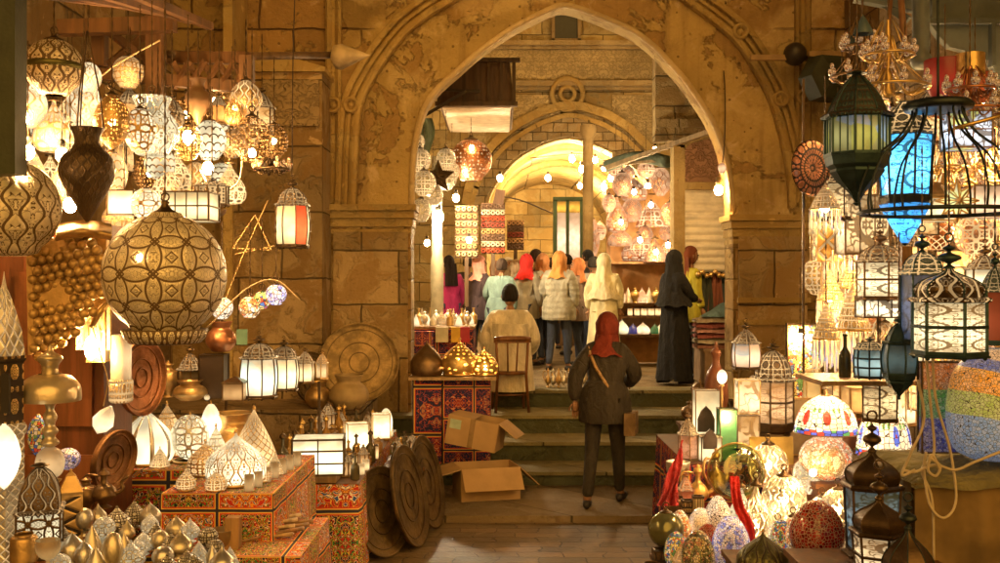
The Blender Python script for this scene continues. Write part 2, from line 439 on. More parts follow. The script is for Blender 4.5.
def m_plain(key, col, rough, metal_, var, bmp, bs):
    t = MT('painted_surface'); ov, x, y, z = t.coords(); n = t.noise(ov, bs, 3); n2 = t.noise(ov, bs*8, 2)
    c = t.mixc(n.ss(.3, .7), tuple(q*(1-var) for q in col), col)
    return t.done(t.prin(c, rough, metal_, t.bump(n+n2*.5, bmp, .01)))
def plain(col, rough=.6, metal_=0., var=.3, bmp=.15, bs=8.): return mat(('plain', col, rough, metal_, var, bmp, bs), lambda key: m_plain(key, col, rough, metal_, var, bmp, bs))
def m_glass(key, col, rough):
    t = MT('glass'); g = t.N('ShaderNodeBsdfGlossy'); g.inputs[0].default_value = (.9,.9,.9,1); g.inputs[1].default_value = rough
    tr = t.transp(); tr.node.inputs[0].default_value = (*col, 1)
    f = t.N('ShaderNodeFresnel'); f.inputs[0].default_value = 1.6
    return t.done(t.mixs(S(t.nt, f.outputs[0])+.06, tr, g.outputs[0]))
def glass(col=(.75,.75,.65), rough=.08): return mat(('glass', col, rough), lambda key: m_glass(key, col, rough))
def m_knit(key, col, s, amp):
    t = MT('fabric'); ov, x, y, z = t.coords(); n = t.noise(t.vec(x, y, z*.35), 7, 3); b = (z*s).sin()
    c = t.mixc(n.ss(.3, .7), tuple(q*.6 for q in col), col)
    return t.done(t.prin(c, .9, 0., t.bump(n*1.5+b*amp+t.noise(ov, 60, 2)*.12+t.noise(t.vec(x, y, z*.5), 16, 2, .5, 1.)*.7, .75, .045)))
def fabric(col, s=40., amp=0.): return mat(('fabric', col, s, amp), lambda key: m_knit(key, col, s, amp))

def m_tray(key, col, rough):
    t = MT('hammered_tray'); v, x, y, z = t.coords(); p = pat(t, 'strap', 26, 7, 2.); n = t.noise(v, 5, 5, .65); d = t.voro(v, 22., 'F1', 1.); ring_ = (((x*x+y*y).sqrt())*55.).sin()
    c = t.mixc(n.ss(.35, .65), tuple(q*.38 for q in col), col); c = t.mixc(p.gt(.0)*.18, c, tuple(q*.3 for q in col))
    return t.done(t.prin(c, n*.35+(rough-.15), .75, t.bump(d*.8+n*1.2-p.gt(.0)*.08+ring_*.04, .4, .008)))
# ------------------------------------------------------------------ setting and buildings
def sheet(name, x0, x1, y0, y1, z, m, nx=1, ny=1):
    b = MB(); b.grid(lambda u, v: (x0+(x1-x0)*u, y0+(y1-y0)*v, z), nx, ny, False)
    return tag(b.build(name, m), kind='structure')
PAVE = mat('pave', m_pave)
sheet('ground', -200, 200, -200, 200, 0., PAVE)
STEPX0, STEPX1 = -1.35, 3.0
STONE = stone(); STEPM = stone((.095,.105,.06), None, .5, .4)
b = MB(); b.box(((STEPX0+STEPX1)/2-.05, 9.35, .03), (STEPX1-STEPX0+.5, 1.3, .06)); tag(b.build('kerb_path', stone((.24,.18,.10), (1.1, .7), .4, .3)), kind='structure')
# steps: four risers, each with a worn nosing
st = empty('stone_steps', (0,0,0), 0, 'worn greenish stone steps rising under the great arch', 'steps')
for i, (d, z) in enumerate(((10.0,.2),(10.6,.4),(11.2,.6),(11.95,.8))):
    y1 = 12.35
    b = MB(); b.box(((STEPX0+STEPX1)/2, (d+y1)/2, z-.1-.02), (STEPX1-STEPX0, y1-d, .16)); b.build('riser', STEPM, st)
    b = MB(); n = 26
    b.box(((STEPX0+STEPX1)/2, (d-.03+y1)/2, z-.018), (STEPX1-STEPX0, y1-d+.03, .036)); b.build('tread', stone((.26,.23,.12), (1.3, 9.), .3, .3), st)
b = MB(); b.box((.6, 26.2, .39), (14, 27.8, .78)); tag(b.build('pavement', stone((.26,.19,.10), (.7,.45), .5, .3)), kind='structure')

# great arch wall ---------------------------------------------------
D = 11.5
arch_px = [(411,330),(411,240),(411.5,200),(413,160),(418,128),(426.6,103),(440,86),(457,71),(476,54),(496,39),(515,26.5),(535,16),(551,8.5),(563,5.2),(580,8.5),(600,16),(618,23.5),(635.5,32),(655,47),(671,64),(686,81),(699,99.4),(709,115),(717,131),(724,150),(729,172),(732,200),(733,240),(733,330)]
arch = [(XP(x, D), ZY(y, D)) for x, y in arch_px]
arch[0] = (arch[1][0], .1); arch[-1] = (arch[-2][0], .1)
wall = empty('arch_wall', (0,0,0), 0, 'huge pointed stone archway of golden plastered masonry over the steps', 'archway')
TH = .42
XL, XR, ZT = -4.2, 5.2, 8.6
def m_archwall(key):
    t = MT('plastered_masonry'); ov, x, y, z = t.coords(); col = (.52,.37,.14)
    big = t.noise(ov, .6, 4, .6); mid = t.noise(ov, 1.35, 8, .64, .35); fine = t.noise(ov, 24, 4, .65); mid2 = t.noise(ov, 4.5, 5, .6, .5)
    c = t.mixc(big.ss(.35, .65), tuple(q*.72 for q in col), col)
    peel = mid.ss(.50, .515)
    c = t.mixc(peel*.85, c, (.34,.21,.075)); c = t.mixc(mid2.ss(.55, .75)*.4, c, (.22,.14,.055)); c = t.mixc(mid2.ss(.28, .40)*-.55+.55, c, (.66,.50,.30))
    bt = t.N('ShaderNodeTexBrick'); wob = t.noise(ov, 2.6, 3)
    t.L(t.vec(x+wob*.07, z+wob*.07), bt.inputs['Vector'])
    bt.inputs['Scale'].default_value = 1.; bt.inputs['Brick Width'].default_value = .78; bt.inputs['Row Height'].default_value = .36
    bt.inputs['Mortar Size'].default_value = .014; bt.inputs['Mortar Smooth'].default_value = .6
    bt.inputs['Color1'].default_value = (.5,.47,.42,1); bt.inputs['Color2'].default_value = (1.05,1.,.95,1); bt.inputs['Mortar'].default_value = (.25,.2,.15,1)
    dx = x-.85; dz = z-3.1; r = (dx*dx+dz*dz).sqrt(); out = (r.ss(2.95, 3.15))*(z.ss(3.0, 3.2))
    low = 1.-z.ss(2.72, 2.78)
    msk = out.mx(low*.55)
    c2 = t.mixc(1., c, bt.outputs[0], 'MULTIPLY'); c = t.mixc(msk, c, c2)
    streak = t.noise(t.vec(x*4., y*4., z*.3), 1.5, 4); c = t.mixc(streak.ss(.5, .75)*.65, c, (.16,.09,.035)); hi = t.noise(ov, .9, 5, .6, .5); c = t.mixc(hi.ss(.54,.62)*.45, c, (.68,.52,.26))
    h = mid2*.5+fine*.3-peel*.6-S(t.nt, bt.outputs['Fac'])*msk*1.4
    pit = t.voro(ov, 7., 'F1', 1.); c = t.mixc(pit.lt(.11)*.7, c, (.10,.06,.03)); h = h-pit.lt(.12)*.5
    gr = t.noise(ov, 7., 6, .7); c = t.mixc(gr.ss(.55,.72)*.4, c, (.20,.12,.045)); h = h+gr*.5
    return t.done(t.prin(c, .85, 0., t.bump(h, .9, .08)))
AW = mat('archwall', m_archwall)
def wall_with_hole(hole, xl, xr, zt, y, th, z0=.0):
    """front, back and reveal round an open-bottomed hole (points left to right)"""
    b = MB()
    n = len(hole); vs = []; fs = []
    # strips from hole points to the outer boundary (rays), so faces stay well formed
    outer = []
    for i, (x, z) in enumerate(hole):
        if i == 0: outer.append((xl, z0)); continue
        if i == n-1: outer.append((xr, z0)); continue
        t = i/(n-1)
        per = [(xl, z0), (xl, zt), (xr, zt), (xr, z0)]
        # parameter by angle from the hole centre
        cx = (hole[0][0]+hole[-1][0])/2; cz = 2.9
        dx, dz = x-cx, max(z-cz, -2.0)
        if z < cz: outer.append((xl if x < cx else xr, z)); continue
        kx = ((xr-cx) if dx > 0 else (cx-xl))/max(abs(dx), 1e-5); kz = (zt-cz)/max(dz, 1e-5); k = min(kx, kz)
        outer.append((cx+dx*k, cz+dz*k))
    for (side, yy) in ((0, y), (1, y+th)):
        for i in range(n-1):
            quad = [(*hole[i],), (*hole[i+1],), (*outer[i+1],), (*outer[i],)]
            vs = [(q[0], yy, q[1]) for q in quad]; b.add(vs, [(0,1,2,3)])
            a, c = outer[i], outer[i+1]
            for cxn in ((xl, zt), (xr, zt)):
                if (a[0] == xl and abs(c[1]-zt) < 1e-6 and a[1] < zt-1e-6 and cxn[0] == xl) or (abs(a[1]-zt) < 1e-6 and c[0] == xr and c[1] < zt-1e-6 and cxn[0] == xr):
                    b.add([(a[0], yy, a[1]), (c[0], yy, c[1]), (cxn[0], yy, cxn[1])], [(0,1,2)])
    for i in range(n-1):
        (x0, z0_), (x1, z1_) = hole[i], hole[i+1]
        b.add([(x0, y, z0_), (x1, y, z1_), (x1, y+th, z1_), (x0, y+th, z0_)], [(0,1,2,3)], None, True)
    return b
hole = [arch[0]]+[tuple(q) for q in sp2(arch[1:-1], 3)]+[arch[-1]]
wall_with_hole(hole, XL, XR, ZT, D, TH, .0).build('masonry', AW, wall)
# light stone lining on the arris of the arch
b = MB(); lin = [(x, z) for x, z in hole if z > 2.8]
b.tube([(x, D-.005, z) for x, z in lin], .035, 8); b.build('arris_roll', stone((.62,.48,.27), None, .3, .2), wall)
def sweep_xz(b, pts, prof):
    """profile (along the normal, out of the wall) swept along a curve in the wall plane"""
    m = len(pts); vs = []; fs = []; k = len(prof)
    for i in range(m):
        p0 = Vector(pts[max(i-1, 0)]); p1 = Vector(pts[min(i+1, m-1)]); tt = (p1-p0).normalized(); nn = Vector((-tt.y, tt.x)); p = Vector(pts[i])
        for a, o in prof: q = p+nn*a; vs.append((q.x, D-o, q.y))
    for i in range(m-1):
        for j in range(k-1): fs.append((i*k+j, i*k+j+1, (i+1)*k+j+1, (i+1)*k+j))
    b.add(vs, fs, None, False)
ROLL = [(-.13,-.01),(-.13,.05),(-.115,.085),(-.085,.095),(-.055,.085),(-.045,.03),(-.025,.03),(-.015,.07),(.015,.07),(.025,.03),(.045,.03),(.055,.085),(.085,.095),(.115,.085),(.13,.05),(.13,-.01)]
mo = [(346,212),(347,178),(348,150),(352,106),(364,78),(382,50),(402,26),(425,8),(445,-4),(480,-25),(530,-46),(590,-56),(650,-32),(700,2),(739,33),(762,66),(779,100),(791,142),(797,176),(799,208)]
mo = [(XP(x, D), ZY(y, D)) for x, y in mo]
MOUL = stone((.50,.36,.14), None, .5, .4)
b = MB(); sweep_xz(b, sp2(mo, 5), ROLL); b.build('arch_moulding', MOUL, wall)
def boss(px, py, r=.095):
    b = MB(); c = W(px, py, D); M = Matrix.Translation((c.x, D-.05, c.z)) @ Matrix.Rotation(pi/2, 4, 'X')
    b.lathe([(0,.045),(r*.3,.04),(r*.42,0),(r*.5,-.0),(r*.62,.06),(r*.8,.075),(r,.05),(r*1.05,-.04)], 20, True, M)
    b.build('knot_boss', MOUL, wall)
for q in ((352,106),(739,33),(779,100),(802,98),(334,106)): boss(*q)
def vroll(px, z0, z1, w=.09):
    b = MB(); x = XP(px, D)
    vs = []; fs = []; prof = [(-w,-.01),(-w,.06),(-w*.7,.10),(-w*.35,.06),(-w*.2,.03),(w*.2,.03),(w*.35,.06),(w*.7,.10),(w,.06),(w,-.01)]
    for z in (z0, z1):
        for a, o in prof: vs.append((x+a, D-o, z))
    k = len(prof); fs = [(j, j+1, k+j+1, k+j) for j in range(k-1)]
    b.add(vs, fs); b.build('pilaster', MOUL, wall)
vroll(802, 3.0, 8.6); vroll(334, 3.0, 8.6)
def impost(x0, x1, z):
    b = MB()
    for (dz, h, o) in ((0,.07,.13),(-.08,.08,.09),(-.17,.09,.055),(-.27,.05,.03)):
        b.box(((x0+x1)/2, D-o/2+TH/2-.001, z+dz), (x1-x0+2*o*.6, TH+o, h))
    b.build('impost', MOUL, wall)
impost(XP(333, D), XP(411, D)-.01, ZY(208, D)); impost(XP(733, D)+.01, XP(812, D), ZY(218, D))
# pier faces a little proud below the imposts, with a rebated panel
b = MB(); z1 = ZY(232, D)
b.box(((XP(334,D)+XP(408,D))/2, D-.02, z1/2), (XP(408,D)-XP(334,D), .06, z1), None)
b.box(((XP(738,D)+XP(806,D))/2, D-.02, z1/2), (XP(806,D)-XP(738,D), .06, z1), None)
b.build('pier_face', stone((.47,.34,.17), (.86,.62), .7, .4), wall)
b = MB()
for z in (ZY(300, D), ZY(322, D)): b.box(((XP(738,D)+XP(806,D))/2, D-.075, z), (XP(808,D)-XP(736,D), .05, .06))
b.build('pier_moulding', MOUL, wall)

# left buttress with sloping cap
BD = 10.9
bt = empty('stone_buttress', (0,0,0), 0, 'tall square stone buttress with a sloping cap left of the archway', 'wall')
b = MB(); x0, x1 = XP(232, BD), XP(322, BD)
b.box(((x0+x1)/2, BD+.55, ZY(72,BD)/2), (x1-x0, 1.1, ZY(72,BD))); b.build('masonry', stone((.46,.33,.165), (.95,.72), .9, .4), bt)
b = MB(); zc = ZY(72, BD)
b.prism([(x0-.03, zc), (x1+.04, zc), (x1+.04, zc+.05), (x1-.25, zc+.13), (x0-.03, zc+.13)], BD-.05, BD+1.1); b.build('cap', MOUL, bt)
b = MB(); b.box(((XP(262,BD)+XP(320,BD))/2, BD-.01, ZY(103, BD)), (.62, .05, .5)); b.build('carved_block', carved((.46,.33,.17)), bt)
b = MB()
b.box((XP(229,BD), BD+.4, 3), (.10, .9, 6)); b.build('edge_shaft', MOUL, bt)
# side walls of the street
def sidewall(nm, x, y0, y1, h, lab, th=.5):
    b = MB(); b.box((x+(th/2 if x > 0 else -th/2), (y0+y1)/2, h/2), (th, y1-y0, h))
    return tag(b.build(nm, stone((.44,.31,.15), (.9,.5), .8, .4)), lab, 'wall')
sidewall('street_wall', -3.75, 2.0, 11.45, 9., 'golden stone side wall behind the hanging brass lamps')
sidewall('street_wall', 3.95, 2.0, 11.45, 9., 'golden stone side wall behind the lantern stall of the striped panel')
# raised ledge that carries the trays at the foot of the pier
b = MB(); b.box((-2.55, 10.7, .41), (2.3, 1.46, .82)); tag(b.build('stone_ledge', stone((.36,.26,.14), (.8,.4), .6, .4)), 'low stone ledge at the foot of the left pier under the round tray', 'ledge')
# ------------------------------------------------------------------ inner court beyond the arch
BK = 22.0
def bp(px, py, d=BK): return (XP(px, d), ZY(py, d))
ih = [(487,330),(487,215),(488,205),(493,190),(503,175),(517,160),(535,149),(552,142),(570,139),(588,143),(606,150),(624,160),(640,173),(650,187),(655,205),(656,330)]
ih = [bp(*q) for q in ih]; ih[0] = (ih[0][0], .8); ih[-1] = (ih[-1][0], .8)
D_, D = D, BK
court = empty('court_wall', (0,0,0), 0, 'tall carved stone wall with inscribed bands and an inner arch beyond the crowd', 'wall')
hole2 = [ih[0]]+[tuple(q) for q in sp2(ih[1:-1], 3)]+[ih[-1]]
BW = stone((.50,.39,.19), (.9,.42), .7, .5)
wall_with_hole(hole2, -5., 8., 12., BK, .6, .78).build('masonry', BW, court)
CARV = carved()
b = MB(); b.box((1.0, BK-.02, (ZY(50,BK)+ZY(80,BK))/2), (6.5, .06, ZY(50,BK)-ZY(80,BK))); b.build('frieze', CARV, court)
b = MB()
for a0, h, o in ((44,.1,.16),(47,.12,.1),(84,.12,.14),(88,.1,.08)): b.box((1.0, BK-o/2, ZY(a0,BK)), (6.6, o, h))
b.build('cornice', stone((.40,.31,.17), None, .5, .4), court)
b = MB()
for (xa, xb, ya, yb) in ((488,560,95,128),(612,660,95,165),(468,486,95,205)):
    b.box(((XP(xa,BK)+XP(xb,BK))/2, BK-.02, (ZY(ya,BK)+ZY(yb,BK))/2), (XP(xb,BK)-XP(xa,BK), .05, abs(ZY(ya,BK)-ZY(yb,BK))))
b.build('carved_panel', CARV, court)
# voussoir ring and hood mould
def ring(nm, px, m, dd, w0, w1, rel):
    b = MB(); pts = sp2([bp(*q) for q in px], 4); n = len(pts); vs = []; fs = []
    for i in range(n):
        p0 = Vector(pts[max(i-1,0)]); p1 = Vector(pts[min(i+1,n-1)]); t = (p1-p0).normalized(); nn = Vector((-t.y, t.x)); p = Vector(pts[i])
        rr = rel*(1 if (i//2) % 2 or rel < .1 else .75)
        for a, o in ((w0,-.02),(w0,rr),(w1,rr),(w1,-.02)): q = p+nn*a; vs.append((q.x, BK-o, q.y))
    for i in range(n-1):
        for j in range(3): fs.append((i*4+j, i*4+j+1, i*4+5+j, i*4+4+j))
    b.add(vs, fs); b.build(nm, m, court)
arc_in = [(485,215),(486,203),(491,188),(501,173),(515,158),(534,147),(551,140),(570,137),(589,141),(607,148),(626,158),(642,171),(652,186),(657,205),(658,215)]
arc_out = [(466,205),(472,180),(486,155),(505,135),(527,120),(548,111),(570,107),(592,111),(614,120),(634,135),(652,156),(664,180),(670,205)]
ring('voussoirs', arc_in, stone((.44,.34,.19), (.3,.2), .6, .4), BK, .0, .42, .12)
ring('hood_mould', arc_out, MOUL, BK, -.08, .1, .22)
ring('hood_mould', [(x+(4 if x<570 else -4 if x>570 else 0), y+9) for x, y in arc_out], MOUL, BK, -.05, .05, .16)
# knot scroll above the arch and small dark window
b = MB(); c = W(567, 95, BK); b.tube([(c.x+.34*cos(a)*(1-.0*a), BK-.12, c.z+.34*sin(a)) for a in [i*2*pi/24 for i in range(24)]], .06, 6, True)
b.tube([(c.x+.16*cos(a), BK-.12, c.z+.16*sin(a)) for a in [i*2*pi/16 for i in range(16)]], .05, 6, True); b.build('carved_knot', MOUL, court)
b = MB(); x0, z0 = bp(553, 41); x1, z1 = bp(579, 12)
for (ax, az, sx, sz) in ((x0,(z0+z1)/2,.07,z1-z0),(x1,(z0+z1)/2,.07,z1-z0),((x0+x1)/2,z0,x1-x0+.07,.07),((x0+x1)/2,z1,x1-x0+.07,.07)): b.box((ax, BK-.05, az), (sx, .14, sz))
wn = b.build('window_frame', stone((.3,.22,.12), None, .4, .3), court)
b = MB(); b.box(((x0+x1)/2, BK-.01, (z0+z1)/2), (x1-x0-.07, .03, z1-z0-.07)); b.build('window', plain((.012,.014,.012), .35), court)
D = D_
# vaulted lane behind the inner arch
lane = empty('vaulted_lane', (0,0,0), 0, 'bright yellow plastered vaulted lane seen through the inner arch', 'passage')
YL = stone((.55,.42,.18), (.9,.45), .5, .3)
b = MB(); b.box((-.55, 29, 3.3), (.5, 13, 5)); b.box((4.0, 29, 3.3), (.5, 13, 5)); b.build('side_wall', YL, lane)
b = MB(); N_ = 16
pts = [(1.7-2.05*cos(pi*i/N_), 3.6+2.05*sin(pi*i/N_)*.95) for i in range(N_+1)]
b.grid(lambda u, v: (pts[int(round(u*N_))][0], 22.6+v*13, pts[int(round(u*N_))][1]), N_, 8); b.build('vault', YL, lane)
b = MB(); b.box((1.7, 35.6, 3.5), (5, .3, 5.6)); b.build('end_wall', YL, lane)
for yy in (25, 28.5):
    b = MB(); b.tube([(1.7-1.98*cos(pi*i/N_), yy, 3.6+1.9*sin(pi*i/N_)) for i in range(N_+1)], .12, 6); b.build('rib', MOUL, lane)
# court side walls
for x, lab in ((-2.6, 'shadowed stone wall on the far side of the court beside the brass lamps'), (6.2, 'stone wall of the court behind the shuttered shop')):
    b = MB(); b.box((x, 16.9, 5.5), (.5, 9.9, 10)); tag(b.build('court_side_wall', BW), lab, 'wall')
# green framed shop window in the lane
sh = empty('shop_front', (0,0,0), 0, 'narrow green and yellow framed shop window lit pink in the lane', 'shop front')
d = 20.6
def rect(b, xa, xb, ya, yb, d, th=.06): b.box(((XP(xa,d)+XP(xb,d))/2, d, (ZY(ya,d)+ZY(yb,d))/2), (XP(xb,d)-XP(xa,d), th, abs(ZY(ya,d)-ZY(yb,d))))
b = MB()
for r in ((553,557,200,262),(566,569,200,262),(580,583,200,262),(553,583,197,201)): rect(b, *r, d, .12)
b.build('frame', plain((.05,.09,.04), .5), sh)
b = MB(); rect(b, 557.2, 565.8, 213, 262, d, .03); rect(b, 569.2, 579.8, 213, 262, d, .03); b.build('window', glow((1,.72,.55), 1.2), sh)
b = MB(); rect(b, 557.2, 565.8, 202, 212, d, .05); rect(b, 569.2, 579.8, 202, 212, d, .05); b.build('sign_panel', glow((1,.55,.08), .9), sh)
b = MB(); rect(b, 557, 580, 262, 345, d, .3); b.build('plinth', wood((.16,.10,.05)), sh)
pl = MB(); c = W(588, 245, 20.2); pl.lathe([(.16,.8),(.16,.95),(.11,1.0),(.105,5.0),(.16,5.1),(.16,5.25)], 14, True, Matrix.Translation((c.x, c.y, 0)))
tag(pl.build('column', stone((.34,.25,.12), None, .3, .3)), 'slim pale column beside the pink lit shop window', 'column')

# wooden bay with pale underside high on the left
by = empty('wooden_bay', (0,0,0), 0, 'weathered wooden bay box with pale underside jutting out high under the arch', 'bay window')
y0, y1 = 13.0, 15.2; xr = XP(513, 13.8); xl = XP(440, 13.2); zb = ZY(107, 13.2); zt = zb+.55
b = MB(); b.prism([(xl, zb), (xr, zb), (xr-.05, zt), (xl, zt)], y0, y1); b.build('box', wood((.16,.095,.05), .7), by)
b = MB(); b.box(((xl+xr)/2, (y0+y1)/2, zb-.02), (xr-xl-.08, y1-y0-.08, .035)); b.build('soffit', plain((.66,.56,.44), .7), by)
b = MB()
for i in range(7): xx = xl+(xr-xl)*i/6; b.box((xx, y0-.02, (zb+zt)/2), (.045, .04, zt-zb+.04))
b.box(((xl+xr)/2, y0-.03, zt+.02), (xr-xl+.16, .08, .05)); b.box(((xl+xr)/2, y0-.03, zb), (xr-xl+.1, .07, .06)); b.build('trim', wood((.10,.06,.03), .6), by)
b = MB(); a = W(425,115,12.6); c = W(466,91,12.9); b.bar(a, c, .04); b.bar(c, W(480,91,12.9), .04); b.bar(W(425,88,12.9), c, .03); b.bar(W(425,88,12.9), a, .03); b.build('bracket', plain((.05,.035,.02), .5), by)

# shutter shop on the right
ss_ = empty('shuttered_shop', (0,0,0), 0, 'pale metal roller shutter in a heavy yellow stone frame behind the black robe', 'shop front')
d = 13.6; FR = stone((.45,.34,.15), None, .5, .4)
b = MB(); rect(b, 672, 683, 146, 345, d, .3); rect(b, 683.1, 745, 183, 190, d, .26); rect(b, 738, 760, 120, 345, d, .3)
b.prism([bp(672,146,d), bp(683,150,d), bp(690,144,d), bp(745,129,d), bp(745,121,d), bp(688,136,d)], d-.15, d+.15)
b.build('frame', FR, ss_)
b = MB(); b.prism([bp(683,184,d), bp(738,184,d), bp(738,131,d), bp(690,144,d), bp(683,150,d)], d-.02, d+.1); b.build('panel', carved((.42,.24,.15)), ss_)
b = MB(); zt = ZY(190, d); zb = ZY(272, d); x0, x1 = XP(683, d)+.01, XP(738, d)
NS = 11; hs = (zt-zb)/NS
vs = []
prof = []
for i in range(NS):
    z = zb+i*hs
    for k in range(5): a = k/5; prof.append((z+a*hs*.86, .045*sin(pi*a)))
    prof.append((z+hs*.93, -.01))
b.grid(lambda u, v: (x0+(x1-x0)*u, d-prof[min(int(round(v*(len(prof)-1))), len(prof)-1)][1], prof[min(int(round(v*(len(prof)-1))), len(prof)-1)][0]), 1, len(prof)-1)
b.build('roller_shutter', plain((.85,.80,.66), .4, .0, .2, .1), ss_)
b = MB(); b.box(((x0+x1)/2, d+.2, 1.9), (x1-x0, .1, 2.2)); b.build('shop_back', plain((.05,.035,.02), .8), ss_)
b = MB(); rect(b, 655, 745, 120, 128, 14.2, .2); b.box((3.6, 14.3, 5.6), (2.8, .3, 3.0)); b.build('upper_wall', BW, ss_)
# awning poles across the lane
aw = empty('awning_pole', (0,0,0), 0, 'slanting weathered awning pole with rolled cloth over the lit copper lamps', 'awning')
b = MB(); b.bar(W(606,168,14.6), W(736,122,12.6), .06); b.bar(W(600,166,15.2), W(664,160,14.2), .04); b.build('pole', wood((.30,.22,.12), .6), aw)
b = MB(); b.tube(spline([W(606,166,15.), W(630,158,14.8), W(650,158,14.5), W(668,162,14.2)], 5), .09, 8); b.build('rolled_cloth', fabric((.12,.16,.12)), aw)
# ------------------------------------------------------------------ item library
PR = {
 'sphere': [(sin(pi*i/16), .5-.5*cos(pi*i/16)) for i in range(17)],
 'ball':   [(sin(pi*i/14), .5-.5*cos(pi*i/14)) for i in range(15)],
 'globe':  [(.30,0),(.52,.03)]+[(sin(a), .5-.5*cos(a)) for a in [pi*(.2+.66*i/12) for i in range(13)]]+[(.30,.97),(.26,1.)],
 'egg':    sp2([(0,0),(.45,.02),(.82,.16),(1,.40),(.93,.62),(.66,.84),(.30,.97),(0,1)], 4),
 'tear':   sp2([(0,0),(.30,.07),(.72,.22),(.98,.42),(1,.56),(.80,.76),(.42,.92),(.16,.98),(.13,1)], 4),
 'drop':   sp2([(.45,0),(.75,.03),(.97,.15),(1,.28),(.88,.45),(.60,.62),(.30,.78),(.13,.90),(.07,1)], 4),
 'onion':  sp2([(.86,0),(.90,.03),(.98,.12),(1,.28),(.95,.42),(.74,.58),(.42,.74),(.16,.86),(.05,.93),(.03,1)], 4),
 'cone':   sp2([(1,0),(.98,.05),(.86,.22),(.62,.48),(.30,.76),(.08,.93),(.03,1)], 4),
 'vase':   sp2([(0,0),(.10,.02),(.40,.17),(.85,.40),(1,.54),(.90,.68),(.58,.78),(.46,.84),(.48,.92),(.62,1)], 5),
 'pot':    sp2([(.5,0),(.62,.03),(.95,.25),(1,.42),(.85,.62),(.62,.74),(.58,.82),(.72,.98),(.68,1)], 4),
 'bowl':   sp2([(.35,0),(.6,.05),(.9,.4),(1,.9),(.97,1),(.86,.86),(.3,.2),(0,.15)], 3),
 'urn':    sp2([(.5,0),(.35,.08),(.45,.16),(.92,.36),(1,.52),(.78,.68),(.38,.76),(.30,.84),(.42,.90),(.15,.95),(.1,1)], 4),
 'bottle': sp2([(.9,0),(1,.05),(1,.40),(.88,.55),(.38,.68),(.30,.75),(.30,.93),(.38,.95),(.38,1),(.0,1)], 3),
 'cyl':    [(1,0),(1,1)], 'jar': sp2([(.9,0),(1,.06),(1,.62),(.9,.74),(.7,.78),(.7,.84)], 3),
 'cup':    sp2([(.5,0),(.55,.04),(.2,.12),(.2,.22),(.7,.38),(1,.7),(.95,1)], 3),
 'dome':   sp2([(1,0),(1.0,.08),(.97,.28),(.86,.52),(.62,.76),(.30,.93),(0,1)], 4),
 'odome':  sp2([(1,0),(1.02,.06),(1.08,.24),(1.0,.42),(.74,.60),(.42,.74),(.20,.85),(.12,.93),(.10,1)], 3),
 'cdome':  sp2([(1,0),(.98,.10),(.82,.36),(.56,.66),(.30,.88),(.16,1)], 3),
 'finial': sp2([(.45,0),(.5,.05),(.25,.14),(.2,.2),(.9,.34),(1,.42),(.85,.52),(.25,.62),(.18,.68),(.5,.76),(.5,.82),(.12,.90),(.03,1)], 3),
 'shade':  sp2([(1,0),(.99,.04),(.97,.20),(.88,.48),(.66,.76),(.36,.93),(.2,1)], 4),
 'foot':   sp2([(1,0),(1,.12),(.7,.25),(.3,.5),(.25,.8),(.4,1)], 3),
 'skirt':  sp2([(.86,0),(1,.12),(.92,.4),(.7,.7),(.62,1)], 3),
}
def P_(k, w, h, z0=0.): return [(r*w/2, z0+z*h) for r, z in PR[k]]
def chainmesh(L, m, parent, z0, name='chain'):
    b = MB(); n = max(4, int(L/.028)); n = min(n, 70); st = L/n
    prof = [(.0055 if i % 2 else .0022, z0+i*st) for i in range(n+1)]
    b.lathe(prof, 5); return b.build(name, m, parent)
def rope(name, pts, r, m, label=None, cat=None, parent=None, n=6):
    b = MB(); b.tube(spline(pts, n), r, 6); o = b.build(name, m, parent)
    return tag(o, label, cat) if label else o
def bulb_part(parent, z, r=.028, st=70., col=(1,.58,.22), x=0., y=0.):
    b = MB(); b.ball((0,0,0), r, 10, 8, 1.2); return b.build('bulb', bulb(st, col), parent, (x, y, z))
def globe(w, h, m, cap='dark', shape='globe', bulbst=0, seg=40, hook=True, collar=.28, bz=.5):
    r = empty('pierced_globe_lamp')
    b = MB(); b.lathe(P_(shape, w, h), seg); b.build('shell', m, r)
    b = MB(); cw = w*collar
    b.lathe([(cw*.55,h*.965),(cw*.62,h*.985),(cw*.58,h*1.0),(cw*.30,h*1.03),(cw*.14,h*1.07),(cw*.20,h*1.085),(cw*.1,h*1.10),(0,h*1.10)], 16)
    if hook: b.tube([(.018*cos(a), 0, h*1.10+.016+.018*sin(a)) for a in [2*pi*i/10 for i in range(10)]], .004, 6, True)
    b.build('cap', metal(cap), r)
    if bulbst: bulb_part(r, h*bz, min(.034, w*.1), bulbst)
    return r
def lamp_stand_dome(w, h, m, base='brass', shape='onion', bulbst=0, seg=36, rib=0):
    """pierced table dome with small foot ring and finial"""
    r = empty('dome_lamp')
    b = MB(); b.lathe(P_(shape, w, h*.94, h*.05), seg, rib=rib, ribd=.06); b.build('dome', m, r)
    b = MB(); b.lathe([(0,0),(w*.44,0),(w*.46,h*.02),(w*.445,h*.055),(w*.40,h*.06)], 28); b.build('base', metal(base), r)
    b = MB(); b.lathe([(w*.03,h*.97),(w*.05,h*.985),(w*.02,h*1.0),(w*.035,h*1.02),(0,h*1.05)], 10); b.build('finial', metal(base), r)
    if bulbst: bulb_part(r, h*.35, min(.03, w*.12), bulbst)
    return r
